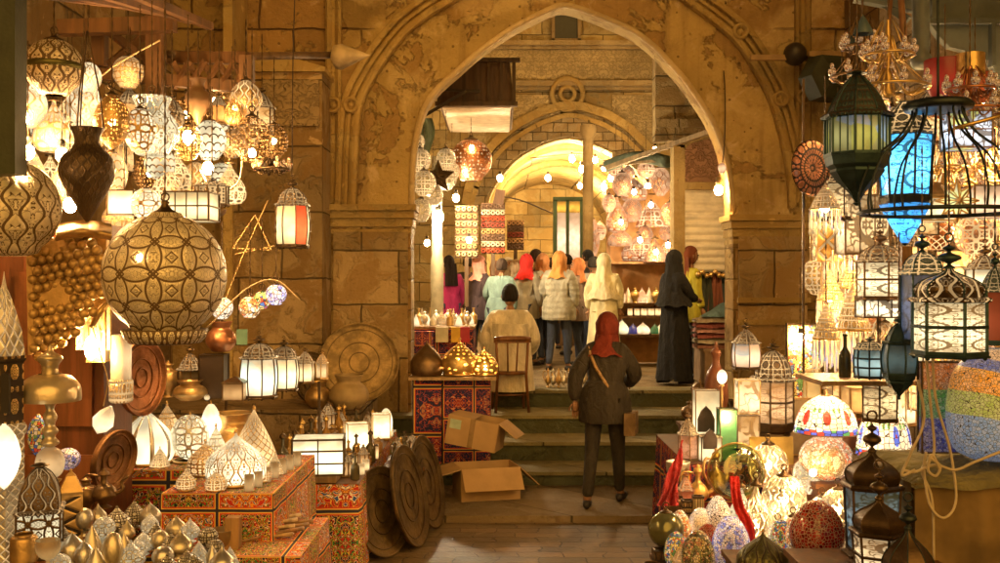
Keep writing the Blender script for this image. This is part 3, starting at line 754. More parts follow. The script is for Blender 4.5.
def lantern(w, h, n=6, frame='dark', gl=None, dome='cdome', flare=1., hb=.5, hd=.26, low=0., tiers=1, mid=0, ring=True, domem=None, rot=None, waist=0., panel=None):
    """n sided lantern: base, frame, panes, roof, finial, hook. hb body share, hd roof share, low inverted bottom share"""
    r = empty('lantern'); fm = metal(frame); gl = gl or glow()
    rot = pi/n if rot is None else rot
    R = w/2; zb = h*(.04+low); zt = zb+h*hb; Rb = R*.9/ (flare if flare > 1 else 1); Rt = R*.9*(flare if flare < 1 else 1)
    if flare > 1: Rt = R*.9
    if flare < 1: Rb = R*.9; Rt = R*.9*flare
    def rad(t): return (Rb+(Rt-Rb)*t)*(1+waist*sin(pi*t))
    nt = 6 if waist else 1
    b = MB(); b.lathe([(rad(k/nt)*.955, zb+(zt-zb)*k/nt) for k in range(nt+1)], n, False, None, rot=rot); b.build('glass', gl, r)
    b = MB(); t = max(.005, w*.022)
    for k in range(n):
        a = 2*pi*k/n+rot
        for q in range(nt):
            r0, r1 = rad(q/nt), rad((q+1)/nt); z0, z1 = zb+(zt-zb)*q/nt, zb+(zt-zb)*(q+1)/nt
            b.bar((r0*cos(a), r0*sin(a), z0), (r1*cos(a), r1*sin(a), z1), t*1.5)
        for mm in range(mid):
            f = (mm+1)/(mid+1); a2 = a+2*pi/n
            for q in range(nt):
                r0, r1 = rad(q/nt), rad((q+1)/nt); z0, z1 = zb+(zt-zb)*q/nt, zb+(zt-zb)*(q+1)/nt
                p0 = Vector((cos(a), sin(a), 0)).lerp(Vector((cos(a2), sin(a2), 0)), f)
                b.bar((p0.x*r0, p0.y*r0, z0), (p0.x*r1, p0.y*r1, z1), t*.8)
    for q in range(tiers+1):
        f = q/tiers; rr = rad(f)*1.01; z = zb+(zt-zb)*f
        b.lathe([(rr-t, z-t), (rr+t, z-t), (rr+t, z+t), (rr-t, z+t), (rr-t, z-t)], n, False, None, rot=rot)
    b.build('frame', fm, r)
    b = MB()
    if low > 0:
        b.lathe([(0,0),(R*.06,h*.005),(R*.12,h*.02),(R*.06,h*.03),(Rb*.16,h*(.03+low*.10)),(Rb*.30,h*(.03+low*.24)),(Rb*.62,h*(.03+low*.44)),(Rb*.86,h*(.03+low*.66)),(Rb*.84,h*(.03+low*.72)),(Rb*.97,h*(.03+low*.80)),(Rb*1.04,zb-h*.01),(Rb*1.04,zb)], n, False, None, rot=rot)
    else:
        b.lathe([(0,0),(R*.98,0),(R*1.0,h*.012),(Rb*1.03,h*.03),(Rb*1.03,zb)], n, False, None, rot=rot)
        for k in range(n):
            a = 2*pi*k/n+rot; b.ball((R*.86*cos(a), R*.86*sin(a), 0), w*.035, 6, 4)
    b.build('base', fm, r)
    zr = zt; hdh = h*hd; dm = domem or pierced(frame, 'strap', n, 3, .022, 'lit', False, 1.3, HOT)
    b = MB(); b.lathe([(Rt*1.12,zr-.004),(Rt*1.16,zr+h*.015),(Rt*1.08,zr+h*.03)]+[(q*Rt*.9/ .5*.5, z) for q, z in P_(dome, 2., hdh, zr+h*.03)], n if n > 5 else n, n > 8, None, rot=rot)
    b.build('roof', dm, r)
    # ribs over the roof
    b = MB(); pd = P_(dome, 2., hdh, zr+h*.03)
    for k in range(n):
        a = 2*pi*k/n+rot; b.tube([(q*Rt*.91*cos(a), q*Rt*.91*sin(a), z) for q, z in pd[::2]], t*.55, 5)
    hz = zr+h*.03+hdh; fh = h-hz
    b.lathe([(q*R*.30, z) for q, z in P_('finial', 2., fh*.8, hz-.004)], 12)
    if ring: rr = fh*.13; b.tube([(rr*cos(a2), 0, h-fh*.2+rr+rr*sin(a2)) for a2 in [2*pi*i/10 for i in range(10)]], rr*.22, 5, True)
    b.build('finial', fm, r)
    return r
def boxlamp(w, h, dp, gl=None, frame='dark', cols=1, rows=1, name='box_lantern', feet=True, roof=0.):
    r = empty(name); gl = gl or glow(); t = max(.005, w*.025); hb = h*(1-roof)
    b = MB(); b.box((0,0,hb/2), (w*.96, dp*.96, hb*.96)); b.build('glass', gl, r)
    b = MB()
    for sx in (-1,1):
        for sy in (-1,1): b.box((sx*w/2, sy*dp/2, hb/2), (t*1.6, t*1.6, hb))
    for i in range(rows+1):
        z = hb*i/rows
        for s_ in (-1,1): b.box((0, s_*dp/2, min(max(z, t), hb-t)), (w-.002, t*1.2, t*1.4)); b.box((s_*w/2, 0, min(max(z, t), hb-t)), (t*1.2, dp-.002, t*1.4))
    for i in range(1, cols):
        for s_ in (-1,1): b.box((-w/2+w*i/cols, s_*dp/2, hb/2), (t, t, hb-.002))
    b.build('frame', metal(frame), r)
    if roof:
        b = MB(); b.lathe([(w*.76,hb),(w*.78,hb+h*roof*.1),(w*.3,hb+h*roof*.7),(w*.08,hb+h*roof*.85),(w*.1,hb+h*roof*.92),(0,h)], 4, False, None, rot=pi/4); b.build('roof', metal(frame), r)
    return r
def pot(kind, w, h, m, lid=None, name='metal_pot', seg=28):
    r = empty(name); b = MB(); b.lathe(P_(kind, w, h*(.86 if lid else 1)), seg); b.build('body', m, r)
    if lid: b = MB(); b.lathe([(w*.3,h*.84),(w*.26,h*.9),(w*.08,h*.94),(w*.03,h*.96),(w*.05,h*.98),(0,h)], 16); b.build('lid', lid, r)
    return r
def ewer(w, h, m, hm=None):
    r = empty('ewer'); bw = w*.62
    b = MB(); b.lathe([(q*bw/2, z*h) for q, z in sp2([(.55,0),(.6,.02),(.25,.08),(.3,.12),(.95,.28),(1,.38),(.75,.52),(.32,.62),(.24,.72),(.3,.82),(.42,.84)], 4)], 24); b.build('body', m, r)
    b = MB(); b.lathe([(bw*.22,h*.84),(bw*.2,h*.89),(bw*.06,h*.94),(bw*.1,h*.96),(0,h)], 12); b.build('lid', m, r)
    b = MB(); b.tube(spline([(bw*.4,0,h*.34),(bw*.75,0,h*.46),(bw*.72,0,h*.66),(w*.62,0,h*.80)], 5), [.018*h/.3*(1-.55*i/15) for i in range(16)], 8); b.build('spout', m, r)
    b = MB(); b.tube(spline([(-bw*.2,0,h*.80),(-bw*.7,0,h*.82),(-bw*.82,0,h*.58),(-bw*.45,0,h*.34)], 5), .008*h/.3, 6); b.build('handle', hm or m, r)
    return r
def tealight(w, h, m, shape='onion'):
    r = empty('tealight_holder'); b = MB(); b.lathe(P_(shape, w, h*.8, h*.2), 20); b.build('dome', m, r)
    b = MB(); b.lathe([(0,0),(w*.30,0),(w*.32,h*.03),(w*.18,h*.08),(w*.18,h*.14),(w*.40,h*.20),(w*.42,h*.22)], 18); b.build('foot', m, r); return r
def tray(R, m, rimm=None, th=.02):
    r = empty('round_tray'); b = MB()
    b.lathe([(0,0),(R*.80,0),(R*.86,.006),(R*.93,.006),(R*.97,th),(R,th+.004),(R*1.005,th-.003),(R*.97,-.01),(0,-.012)], 48); b.build('disc', m, r)
    b = MB()
    for q in (.25,.5,.83): b.tube([(R*q*cos(a), R*q*sin(a), .004) for a in [2*pi*i/40 for i in range(40)]], .004, 4, True)
    b.build('engraved_ring', rimm or m, r); return r
def candle_cube(w, h, m, frame=None):
    r = empty('candle_holder'); b = MB(); b.lathe(P_('cyl', w*.92, h*.9, h*.03)+[(0,h*.93)], 4, False, None, rot=pi/4); b.build('glass', m, r)
    b = MB(); q = w*.46
    b.lathe([(0,0),(q,0),(q,h*.05),(q*.96,h*.05)], 4, False, None, rot=pi/4); b.build('base', metal(frame or 'dark'), r); b = MB(); b.lathe([(q*.96,h*.92),(q*1.03,h*.92),(q*1.03,h),(q*.8,h)], 4, False, None, rot=pi/4)
    b.build('rim', metal(frame or 'dark'), r); return r
def tiffany(w, h, pal='white', basem=None, sh=.42, stem_glass=None):
    """leaded glass shade over a glass or metal body"""
    r = empty('shaded_lamp'); hs = h*sh
    b = MB(); b.lathe(P_('shade', w, hs, h-hs), 40); s_ = b.build('shade', pal, r)
    b = MB(); b.lathe([(w*.08,h-hs*.02),(w*.09,h+.005),(w*.03,h+.012),(w*.035,h+.03),(0,h+.04)], 12); b.build('finial', metal('bronze'), r)
    b = MB(); b.lathe([(w*.5,h-hs-.004),(w*.515,h-hs),(w*.505,h-hs+.006)], 40); b.build('rim', metal('bronze'), r)
    bm_ = stem_glass or mosaic('clear', 60, 1.3, .04)
    b = MB(); b.lathe(P_('sphere', w*.86, (h-hs)*.82, (h-hs)*.12), 30); b.build('glass_body', bm_, r)
    b = MB(); b.lathe([(0,0),(w*.3,0),(w*.31,.012),(w*.2,h*.035),(w*.16,h*.07)], 24); b.build('foot', metal('brass'), r)
    return r
def star(w, h, m, frame='dark', pts=8, th=.3):
    r = empty('star_lamp'); b = MB(); R = w/2; vs = []; n = pts*2
    for k in range(n): a = 2*pi*k/n+pi/2; q = R if k % 2 == 0 else R*.45; vs.append((q*cos(a), 0, q*sin(a)))
    vs += [(0,-R*th,0),(0,R*th,0)]
    b.add(vs, [(k, (k+1) % n, n) for k in range(n)]+[((k+1) % n, k, n+1) for k in range(n)]); b.build('glass', m, r)
    b = MB()
    for k in range(n):
        b.bar(vs[k], vs[(k+1) % n], .008); b.bar(vs[k], vs[n], .007)
    b.build('frame', metal(frame), r); return r
def chandelier(w, h, tiersn=2, arms=8, m='gold'):
    r = empty('chandelier'); mm = metal(m)
    b = MB(); b.lathe([(.012,0),(.03,.02),(.012,.06),(.02,h*.3),(.008,h*.4),(.02,h*.6),(.008,h)], 10); b.build('stem', mm, r)
    for t in range(tiersn):
        R = w/2*(1-.38*t); z = h*(.12+.42*t)
        b = MB(); b.tube([(R*cos(a), R*sin(a), z) for a in [2*pi*i/28 for i in range(28)]], .008, 6, True)
        for k in range(arms):
            a = 2*pi*k/arms+t*.3
            b.tube(spline([(.02*cos(a),.02*sin(a),z+.10), (R*.5*cos(a),R*.5*sin(a),z-.03), (R*cos(a),R*sin(a),z)], 4), .005, 5)
            b.tube([(R*cos(a),R*sin(a),z), (.03*cos(a),.03*sin(a),min(h,z+h*.45))], .003, 4)
        b.build('ring', mm, r)
        for k in range(arms):
            a = 2*pi*k/arms+t*.3; b = MB(); b.lathe(P_('cup', .045, .05, -.01), 10); b.ball((0,0,.06), .012, 8, 6, 1.5)
            b.build('cup', mosaic('clear', 90, .35, .06), r, (R*cos(a), R*sin(a), z))
    return r
def fringe_lamp(w, h, m, frame='brass'):
    """conical metal lamp with a curtain of glass drops"""
    r = empty('beaded_lamp'); b = MB(); b.lathe([(q*w/2, h*.5+z*h*.5) for q, z in PR['cone']], 12, False); b.build('shade', pierced(frame,'strap',12,4,.03,'lit',False,1.6,HOT), r)
    b = MB(); b.lathe([(w*.5,h*.49),(w*.52,h*.5),(w*.5,h*.52)], 24); b.build('rim', metal(frame), r)
    k = 16
    b = MB()
    for i in range(k):
        a = 2*pi*i/k; L = h*(.40+.1*(i % 2)); x, y = w*.49*cos(a), w*.49*sin(a)
        b.lathe([(0,h*.5-L),(.009,h*.5-L+.015),(.003,h*.5-L+.03),(.007,h*.5-L*.55),(.002,h*.5-L*.45),(.006,h*.5-L*.25),(.002,h*.5)], 6, True, Matrix.Translation((x,y,0)))
    b.build('bead_fringe', glow((1,.75,.4), .8, 0, 3, ((.2,.35,.6),(.9,.3,.1))), r)
    bulb_part(r, h*.56, .03, 50); return r

def potk(w, h, m=None, kind='pot', lid=None, seg=28): return pot(kind, w, h, m, lid, seg=seg)
# ------------------------------------------------------------------ people
def skin_mesh(joints, edges, radii, sub=1):
    """joints: list of points; one continuous skinned surface"""
    me = bpy.data.meshes.new('tmp'); me.from_pydata([tuple(j) for j in joints], edges, []); me.update()
    o = bpy.data.objects.new('tmp', me); COL.objects.link(o)
    md = o.modifiers.new('s', 'SKIN'); md.use_smooth_shade = True
    sv = me.skin_vertices[0].data
    for i, r in enumerate(radii):
        rr = r if isinstance(r, (tuple, list)) else (r, r); sv[i].radius = rr; sv[i].use_root = (i == 0)
    m2 = o.modifiers.new('u', 'SUBSURF'); m2.levels = sub; m2.render_levels = sub
    dg = bpy.context.evaluated_depsgraph_get(); dg.update()
    ev = o.evaluated_get(dg); em = bpy.data.meshes.new_from_object(ev)
    bpy.data.objects.remove(o); bpy.data.meshes.remove(me); return em
def join_mesh(em, b):
    """append MB geometry to a mesh"""
    bm = bmesh.new(); bm.from_mesh(em); m2 = b.mesh('tmp2'); bm.from_mesh(m2)
    for f in bm.faces: f.smooth = True
    bm.to_mesh(em); bm.free(); bpy.data.meshes.remove(m2); return em
def head_geo(c, r, yaw=0., pitch=0.):
    """head with nose, brow, eyes, mouth, ears; faces -Y when yaw = 0"""
    b = MB(); M = Matrix.Translation(c) @ Matrix.Rotation(yaw, 4, 'Z') @ Matrix.Rotation(pitch, 4, 'X')
    rings = 14; seg = 20; vs = []; fs = []
    for i in range(rings+1):
        ph = pi*i/rings; z = -cos(ph)
        for k in range(seg):
            a = 2*pi*k/seg; x = sin(ph)*cos(a)*.74; y = sin(ph)*sin(a)*.92; zz = z*1.12
            if z < 0: x *= 1+.30*z; y *= 1+.16*z
            if y < 0:
                if abs(x) < .16 and -.45 < zz < .12: y -= .16*(1-abs(x)/.16)*(1-abs(zz+.28)/.42 if zz < -.28 else 1-(zz+.28)/.5)
                if .10 < abs(x) < .46 and -.02 < zz < .16: y += .07
            vs.append((x*r, y*r, zz*r))
    for i in range(rings):
        for k in range(seg): fs.append((i*seg+k, i*seg+(k+1) % seg, (i+1)*seg+(k+1) % seg, (i+1)*seg+k))
    b.add(vs, fs, None, True, M)
    for s in (-1, 1): b.ball((0,0,0), r*.17, 8, 6, 1.5); 
    n0 = len(b.v)
    # place the two ear balls
    half = 9*7 if False else None
    return b, M
def hand_geo(b, wrist, direc, side, s=1., curl=.6):
    d = Vector(direc).normalized(); up = Vector((0,0,1)) if abs(d.z) < .8 else Vector((0,-1,0)); x = d.cross(up).normalized(); n = x.cross(d)
    w = Vector(wrist)
    b.tube([w, w+d*.03*s, w+d*.075*s, w+d*.09*s], [.022*s, .032*s, .034*s, .024*s], 8)
    for k, (o, L) in enumerate(((-.026,.065),(-.009,.078),(.009,.073),(.026,.056))):
        p = w+d*.085*s+x*o*s; q = p+d*L*.45*s-n*curl*.01*s; e = q+(d*(1-curl*.6)-n*curl).normalized()*L*.55*s
        b.tube([p, q, e], [.0095*s, .0085*s, .006*s], 6)
    p = w+d*.03*s+x*side*.028*s; b.tube([p, p+(d+x*side*.9).normalized()*.035*s, p+(d*1.3+x*side*.7-n*.4).normalized()*.065*s], [.011*s, .010*s, .008*s], 6)
def person(loc, yaw, H=1.68, label='', group=None, skin=(.36,.19,.10), top=(.3,.3,.3), legs=(.04,.045,.07), hair=(.02,.012,.01), scarf=None, robe=None,
           pose='stand', armL=None, armR=None, lean=0., puff=1., quilt=0., headyaw=0., headpitch=0., long_hair=False, bag=None, skirt=False, stride=1., hem=.05, strap=None, veil=None):
    """figure faces -Y at yaw 0 (towards the camera)"""
    root = empty('person', loc, yaw, label, 'person', group); s = H/1.70
    hip = .90*s; ln = lean
    def L(x, y, z):           # lean forward about the hips
        if z <= hip: return Vector((x, y, z))
        dz = z-hip; return Vector((x, y*cos(ln)-dz*sin(ln), hip+dz*cos(ln)+0*y))
    sit = pose == 'sit'
    if sit: base = .47*s; hip = base
    sh = hip+.50*s; nk = sh+.07*s; hd = nk+.13*s
    J = {}
    J['pel'] = Vector((0,0,hip)); J['bel'] = L(0,0,hip+.14*s); J['che'] = L(0,0,hip+.34*s); J['neck'] = L(0,.0,nk-.02*s); J['hb'] = L(0,-.01,nk+.06*s)
    for sd, nm in ((-1,'R'),(1,'L')):
        J['sh'+nm] = L(sd*.175*s,0,sh-.03*s)
        arm = (armR if nm == 'R' else armL) or ((.23,.02,.26),(.22,-.06,.02))
        (ex,ey,ez),(wx,wy,wz) = arm
        J['el'+nm] = L(sd*ex*s, ey*s, hip+ez*s); J['wr'+nm] = L(sd*wx*s, wy*s, hip+wz*s)
        if wz < 0: J['wr'+nm] = J['el'+nm]+Vector(((wx-ex)*sd, wy-ey, wz-ez))*s
        if sit:
            J['hp'+nm] = Vector((sd*.10*s,-.02,hip)); J['kn'+nm] = Vector((sd*.16*s,-.44*s,hip+.02)); J['an'+nm] = Vector((sd*.16*s,-.42*s,.08*s)); J['to'+nm] = Vector((sd*.17*s,-.56*s,.035*s))
        else:
            st = (.10 if sd > 0 else -.06)*stride
            J['hp'+nm] = Vector((sd*.095*s,0,hip-.03)); J['kn'+nm] = Vector((sd*.11*s,-.02+st*.4,.48*s)); J['an'+nm] = Vector((sd*.12*s,.03+st,.08*s)); J['to'+nm] = Vector((sd*.14*s,-.12*s+st,.03*s))
    R = dict(pel=(.135,.105),bel=(.125,.095),che=(.155,.11),neck=.05,hb=.048,shR=.062,shL=.062,elR=.041,elL=.041,wrR=.028,wrL=.028,hpR=.09,hpL=.09,knR=.058,knL=.058,anR=.04,anL=.04,toR=.032,toL=.032)
    E = [('pel','bel'),('bel','che'),('che','neck'),('neck','hb'),('che','shR'),('che','shL'),('shR','elR'),('elR','wrR'),('shL','elL'),('elL','wrL'),('pel','hpR'),('pel','hpL'),('hpR','knR'),('hpL','knL'),('knR','anR'),('knL','anL'),('anR','toR'),('anL','toL')]
    def sub_skin(names, infl, shrink=1.):
        idx = {n: i for i, n in enumerate(names)}; ed = [(idx[a], idx[c]) for a, c in E if a in idx and c in idx]
        rr = []
        for n in names:
            q = R[n]; q = q if isinstance(q, tuple) else (q, q); rr.append((q[0]*s*shrink+infl, q[1]*s*shrink+infl))
        return skin_mesh([J[n] for n in names], ed, rr)
    allj = list(R.keys())
    em = sub_skin(allj, 0.)
    hc = L(0,-.015*s,hd+.01*s)
    b = MB(); hb_, M = head_geo(hc, .105*s, headyaw, headpitch); b.v += hb_.v[:15*20]; b.f += hb_.f[:14*20]; b.uv += hb_.uv[:14*20]; b.sm += hb_.sm[:14*20]
    for sd in (-1,1): b.ball(M @ Vector((sd*.079*s,.01*s,-.005*s)), .017*s, 8, 6, 1.6)
    for nm, sd in (('R',-1),('L',1)): hand_geo(b, J['wr'+nm], J['wr'+nm]-J['el'+nm], -sd, s)
    join_mesh(em, b); em.materials.append(fabric(skin)); em.name = 'body'
    o = bpy.data.objects.new('body', em); COL.objects.link(o); o.parent = root
    f = MB()
    for sd in (-1,1): f.ball(M @ Vector((sd*.034*s,-.088*s,.004*s)), .0095*s, 6, 5)
    f.build('eyes', plain((.02,.015,.01), .2), root)
    f = MB(); f.tube([M @ Vector((q*s,-(.094-abs(q)*.35)*s,-.050*s)) for q in (-.024,0,.024)], .0055*s, 5); f.build('mouth', plain((.28,.07,.06), .5), root)
    if robe is None:
        if not sit or True:
            em = sub_skin(['pel','hpR','hpL','knR','knL','anR','anL'], .010*s); em.materials.append(fabric(legs)); em.name = 'trousers'
            q = bpy.data.objects.new('trousers', em); COL.objects.link(q); q.parent = root
        em = sub_skin(['bel','pel','che','neck','shR','shL','elR','elL','wrR','wrL'], .026*s*puff)
        em.materials.append(fabric(top, 75. if quilt else 40., quilt)); em.name = 'jacket'
        q = bpy.data.objects.new('jacket', em); COL.objects.link(q); q.parent = root
        b = MB(); b.lathe([(.20*s*puff**.2,hip-.16*s),(.208*s*puff**.2,hip-.145*s),(.205*s*puff**.2,hip+.02*s),(.18*s*puff**.2,hip+.14*s),(.15*s,hip+.22*s)], 20, True, Matrix.Diagonal((1.08,.82,1,1))); b.build('jacket_hem', fabric(top, 75. if quilt else 40., quilt), root)
    else:
        em = sub_skin(['bel','pel','che','neck','shR','shL','elR','elL','wrR','wrL'], (.058 if sit else .034)*s); em.materials.append(fabric(robe)); em.name = 'robe_sleeves'
        q = bpy.data.objects.new('robe_sleeves', em); COL.objects.link(q); q.parent = root
        # pleated gown
        b = MB(); zt = hip+.42*s; z0 = hem if not sit else .1
        def fn(u, v):
            a = 2*pi*u; z = z0+(zt-z0)*v; base_r = (.27-.10*v**.8)*s; fold = .014*sin(a*11+v*2)*(1-v)+.01*sin(a*5+1.)*(1-v); rr = base_r+fold
            p = L(rr*cos(a)*1.02, rr*sin(a)*.80, z); return (p.x, p.y+(-.02 if sit else 0), p.z)
        if sit:
            def fn(u, v):
                a = 2*pi*u; z = .22+(zt-.22)*v; rr = (.25-.05*v)*s+.012*sin(a*9)*(1-v); fwd = -.22*max(0, 1-v*2.2)*(1 if sin(a) < 0 else 0)
                return (rr*cos(a), rr*sin(a)*.85+fwd, z)
        b.grid(fn, 44, 16); b.build('gown', fabric(robe), root)
    # shoes
    for nm in 'RL':
        b = MB(); a_, t_ = J['an'+nm], J['to'+nm]; b.tube([(a_.x, a_.y+.05*s, .03*s), (a_.x, a_.y, .045*s), ((a_.x+t_.x)/2, (a_.y+t_.y)/2, .045*s), (t_.x, t_.y, .033*s), (t_.x, t_.y-.03*s, .028*s)], [.026*s,.04*s,.042*s,.038*s,.018*s], 8); b.build('shoe', plain((.025,.02,.018), .5), root)
    # hair or scarf
    if scarf:
        b = MB(); r = .128*s
        n = 14; prof = [(r*sin(pi*i/n)*.86, r*(-cos(pi*i/n))*1.12) for i in range(n+1)]
        vs = []; fs = []
        for i, (q, z) in enumerate(prof):
            for k in range(22):
                a = 2*pi*k/22; x, y = q*cos(a)*(1+.035*sin(z*70+a*2)), q*sin(a)*1.10*(1+.03*sin(z*60-a*3))+.012*s
                if y < -.055*s and -.085*s < z < .055*s: y = -.055*s*1.0
                vs.append((x, y, z))
        for i in range(n):
            for k in range(22): fs.append((i*22+k, i*22+(k+1) % 22, (i+1)*22+(k+1) % 22, (i+1)*22+k))
        b.add(vs, fs, None, True, M)
        vl = veil or .0
        c = L(0,0,sh-.06*s)
        def fs2(u, v):
            a = 2*pi*u; t = v; top_ = M @ Vector((.10*s*cos(a), .11*s*sin(a)+.01*s, -.05*s)); rr = (.185+.09*vl)*s
            bot = L(rr*cos(a)*1.05, rr*sin(a)*.78+.01, sh-.05*s-vl*.34*s+.015*sin(a*7)); p = top_.lerp(bot, t); k = sin(pi*t)*(.03+.018*sin(a*6+1))*s+.008*s*sin(a*13+t*5)
            return (p.x-k*cos(a), p.y-k*sin(a), p.z)
        b.grid(fs2, 30, 8); b.build('headscarf', fabric(scarf), root)
    else:
        b = MB(); r = .112*s; vs = []; fs = []; n = 14
        for i in range(n+1):
            for k in range(22):
                ph = pi*i/n; a = 2*pi*k/22; x = r*sin(ph)*cos(a)*.80; y = r*sin(ph)*sin(a)*1.0+.010*s; z = -r*1.14*cos(ph)+.008*s
                if y < -.02*s and z < .045*s: y = max(y, -.018*s)
                if z < -.055*s and not long_hair: z = -.055*s+(z+.055*s)*.15; x *= .8; y = min(y*.8, .07*s)
                vs.append((x, y, z))
        for i in range(n):
            for k in range(22): fs.append((i*22+k, i*22+(k+1) % 22, (i+1)*22+(k+1) % 22, (i+1)*22+k))
        b.add(vs, fs, None, True, M)
        if long_hair:
            b.grid(lambda u, v: tuple(M @ Vector((.10*s*(u*2-1)*(1+.15*v), (.085+.02*sin(u*pi)+.008*sin(u*24))*s, (-.02-.36*v)*s))), 14, 6)
            b.grid(lambda u, v: tuple(M @ Vector((.095*s*(u*2-1)*(1+.1*v), (.055)*s, (-.02-.33*v)*s))), 8, 6)
        b.build('hair', fabric(hair), root)
    if strap:
        b = MB(); b.tube(spline([L(.13*s,-.12*s,hip+.42*s), L(.16*s,.02,sh+.03*s), L(.08*s,.13*s,hip+.36*s), L(-.08*s,.15*s,hip+.12*s), L(-.20*s,.06*s,hip-.10*s)], 5), .016*s, 6); b.build('bag_strap', fabric(strap), root)
        b = MB(); b.box((-.24*s,.02,hip-.16*s), (.10,.26,.2)); b.build('shoulder_bag', fabric(tuple(q*.6 for q in strap)), root)
    return root
# ------------------------------------------------------------------ left stall
EXPO = 2.0
def I(fn, px, pyb, d, wpx, hpx, label, cat, rz=0., chain=0., group=None, name=None, tilt=None, **kw):
    k = d/1000; o = fn(wpx*k, hpx*k, **kw); o.location = W(px, pyb, d); o.rotation_euler = (tilt[0] if tilt else 0, tilt[1] if tilt else 0, rz)
    tag(o, label, cat, group)
    if name: o.name = name
    if chain: chainmesh(chain, metal('dark'), o, hpx*k*(1.0 if fn is not globe else 1.12))
    return o
def table(nm, x0, x1, y0, y1, zt, h, m, label, topm=None, over=.02, tt=.03):
    r = empty(nm, ((x0+x1)/2, (y0+y1)/2, zt-h), 0, label, 'table')
    b = MB(); drape_ = m in (TENT, TENT2, RUG, REDC_)
    if drape_:
        tt = .014; X, Y = (x1-x0)/2+.012, (y1-y0)/2+.012; per = [(-X,-Y),(X,-Y),(X,Y),(-X,Y),(-X,-Y)]; Ls = [0]
        for i in range(4): Ls.append(Ls[-1]+sqrt((per[i+1][0]-per[i][0])**2+(per[i+1][1]-per[i][1])**2))
        def dr(u, v):
            q = u*Ls[-1]; i = 3
            for k in range(4):
                if q <= Ls[k+1]: i = k; break
            f = (q-Ls[i])/max(1e-6, Ls[i+1]-Ls[i]); x = per[i][0]+(per[i+1][0]-per[i][0])*f; y = per[i][1]+(per[i+1][1]-per[i][1])*f; dv = 1-v
            o = (.5*sin(q*13+1.3)+.35*sin(q*29+x*3)+.3)*.028*min(1, dv*1.6)+.015*dv
            nx, ny = [(0,-1),(1,0),(0,1),(-1,0)][i]
            return (x+nx*o, y+ny*o, .01+(h-tt*.4-.01)*v+(.012*sin(q*7) if v < .05 else 0))
        b.grid(dr, 96, 12, True, Ls[-1], h); over = .012
    else: b.box((0,0,(h-tt)/2), (x1-x0, y1-y0, h-tt))
    b.build('cloth_cover' if topm is None or m is not topm else 'body', m, r)
    b = MB(); b.box((0,0,h-tt/2), (x1-x0+over*2, y1-y0+over*2, tt)); b.build('table_top', topm or m, r); return r
TENT = cloth('tent', .46); TENT2 = cloth('tent', .30); RUG = cloth('rug', .5); REDC_ = fabric((.38,.02,.02))
DW = wood((.20,.09,.035)); PW = wood((.40,.24,.10), .5)
# tables -----------------------------------------------------------
T1Z = .99; table('market_table', -2.40, -1.80, 5.90, 6.7, T1Z, .99, TENT, 'stall table under red patterned applique cloth carrying the striped onion dome lamp', TENT2)
table('market_table', -1.77, -1.20, 5.25, 6.4, T1Z-.002, .985, TENT2, 'stall table in red patterned cloth carrying the widest glowing dome lamp', TENT2)
T2Z = .74; table('market_table', -1.66, -1.0, 4.95, 5.75, T2Z, .74, TENT2, 'low cloth covered stand with pale sticks lying on it', TENT2)
T4Z = .655; t4 = table('market_table', -1.78, -1.02, 7.15, 9.75, T4Z, .655, TENT, 'long cloth sided table crowded with candles and scent bottles', DW, .03, .04)
b = MB(); b.box((-1.40, 7.28, .688), (.46,.30,.05)); tag(b.build('wooden_board', PW), 'small wooden board under the lit square paper lantern', 'board')
T5Z = .52; table('market_table', -.98, -.66, 8.5, 9.7, T5Z, .52, wood((.10,.07,.035)), 'low dark table with glasses behind the leaning trays', DW)
T6Z = .98; t6 = empty('market_table', (0,0,0), 0, 'near dark table covered with small silver domed candle holders', 'table')
TXY = Matrix.Rotation(-pi/2, 4, 'X') @ Matrix.Scale(-1, 4, (0,0,1))
b = MB(); b.prism([(-2.6,3.3),(-1.0,3.3),(-1.5,4.66),(-2.6,4.66)], 0, .03, Matrix.Translation((0,0,T6Z-.03)) @ TXY); b.build('table_top', DW, t6)
b = MB(); b.prism([(-2.58,3.33),(-1.04,3.33),(-1.53,4.63),(-2.58,4.63)], 0, .95, Matrix.Translation((0,0,0)) @ TXY); b.build('cloth_cover', TENT2, t6)
# metal shelf
sh1 = empty('metal_shelf', (0,0,0), 0, 'thin metal shelf holding lit lanterns above the candle table', 'shelf')
S1Z = 1.335
b = MB(); b.prism([(0,0)]*0 or [(-2.2,6.35),(-1.52,6.35),(-1.36,7.9),(-2.2,7.9)], 0, .018, Matrix.Translation((0,0,S1Z)) @ Matrix.Rotation(-pi/2, 4, 'X') @ Matrix.Scale(-1, 4, (0,0,1))); b.build('shelf_board', metal('silver'), sh1)
for x, y in ((-2.15,6.4),(-1.58,6.42),(-2.15,7.85),(-1.42,7.85)):
    b = MB(); b.bar((x,y,0), (x,y,S1Z-.02), .02); b.build('post', metal('dark'), sh1)
# wooden cabinet and stand behind near lamps
cb = empty('wooden_cabinet', (-2.56, 5.3, 0), 0, 'reddish brown panelled wooden cabinet behind the hammered grape lamp', 'cabinet')
b = MB(); b.box((0,.1,1.2), (1.0,.4,2.4)); b.build('carcass', wood((.17,.055,.02), .4), cb)
b = MB()
for x in (-.25,.25):
    for z, hh in ((.75,.9),(1.75,.8)): b.box((x,-.115,z), (.4,.03,hh)); 
b.build('door_panel', wood((.22,.075,.025), .35), cb)
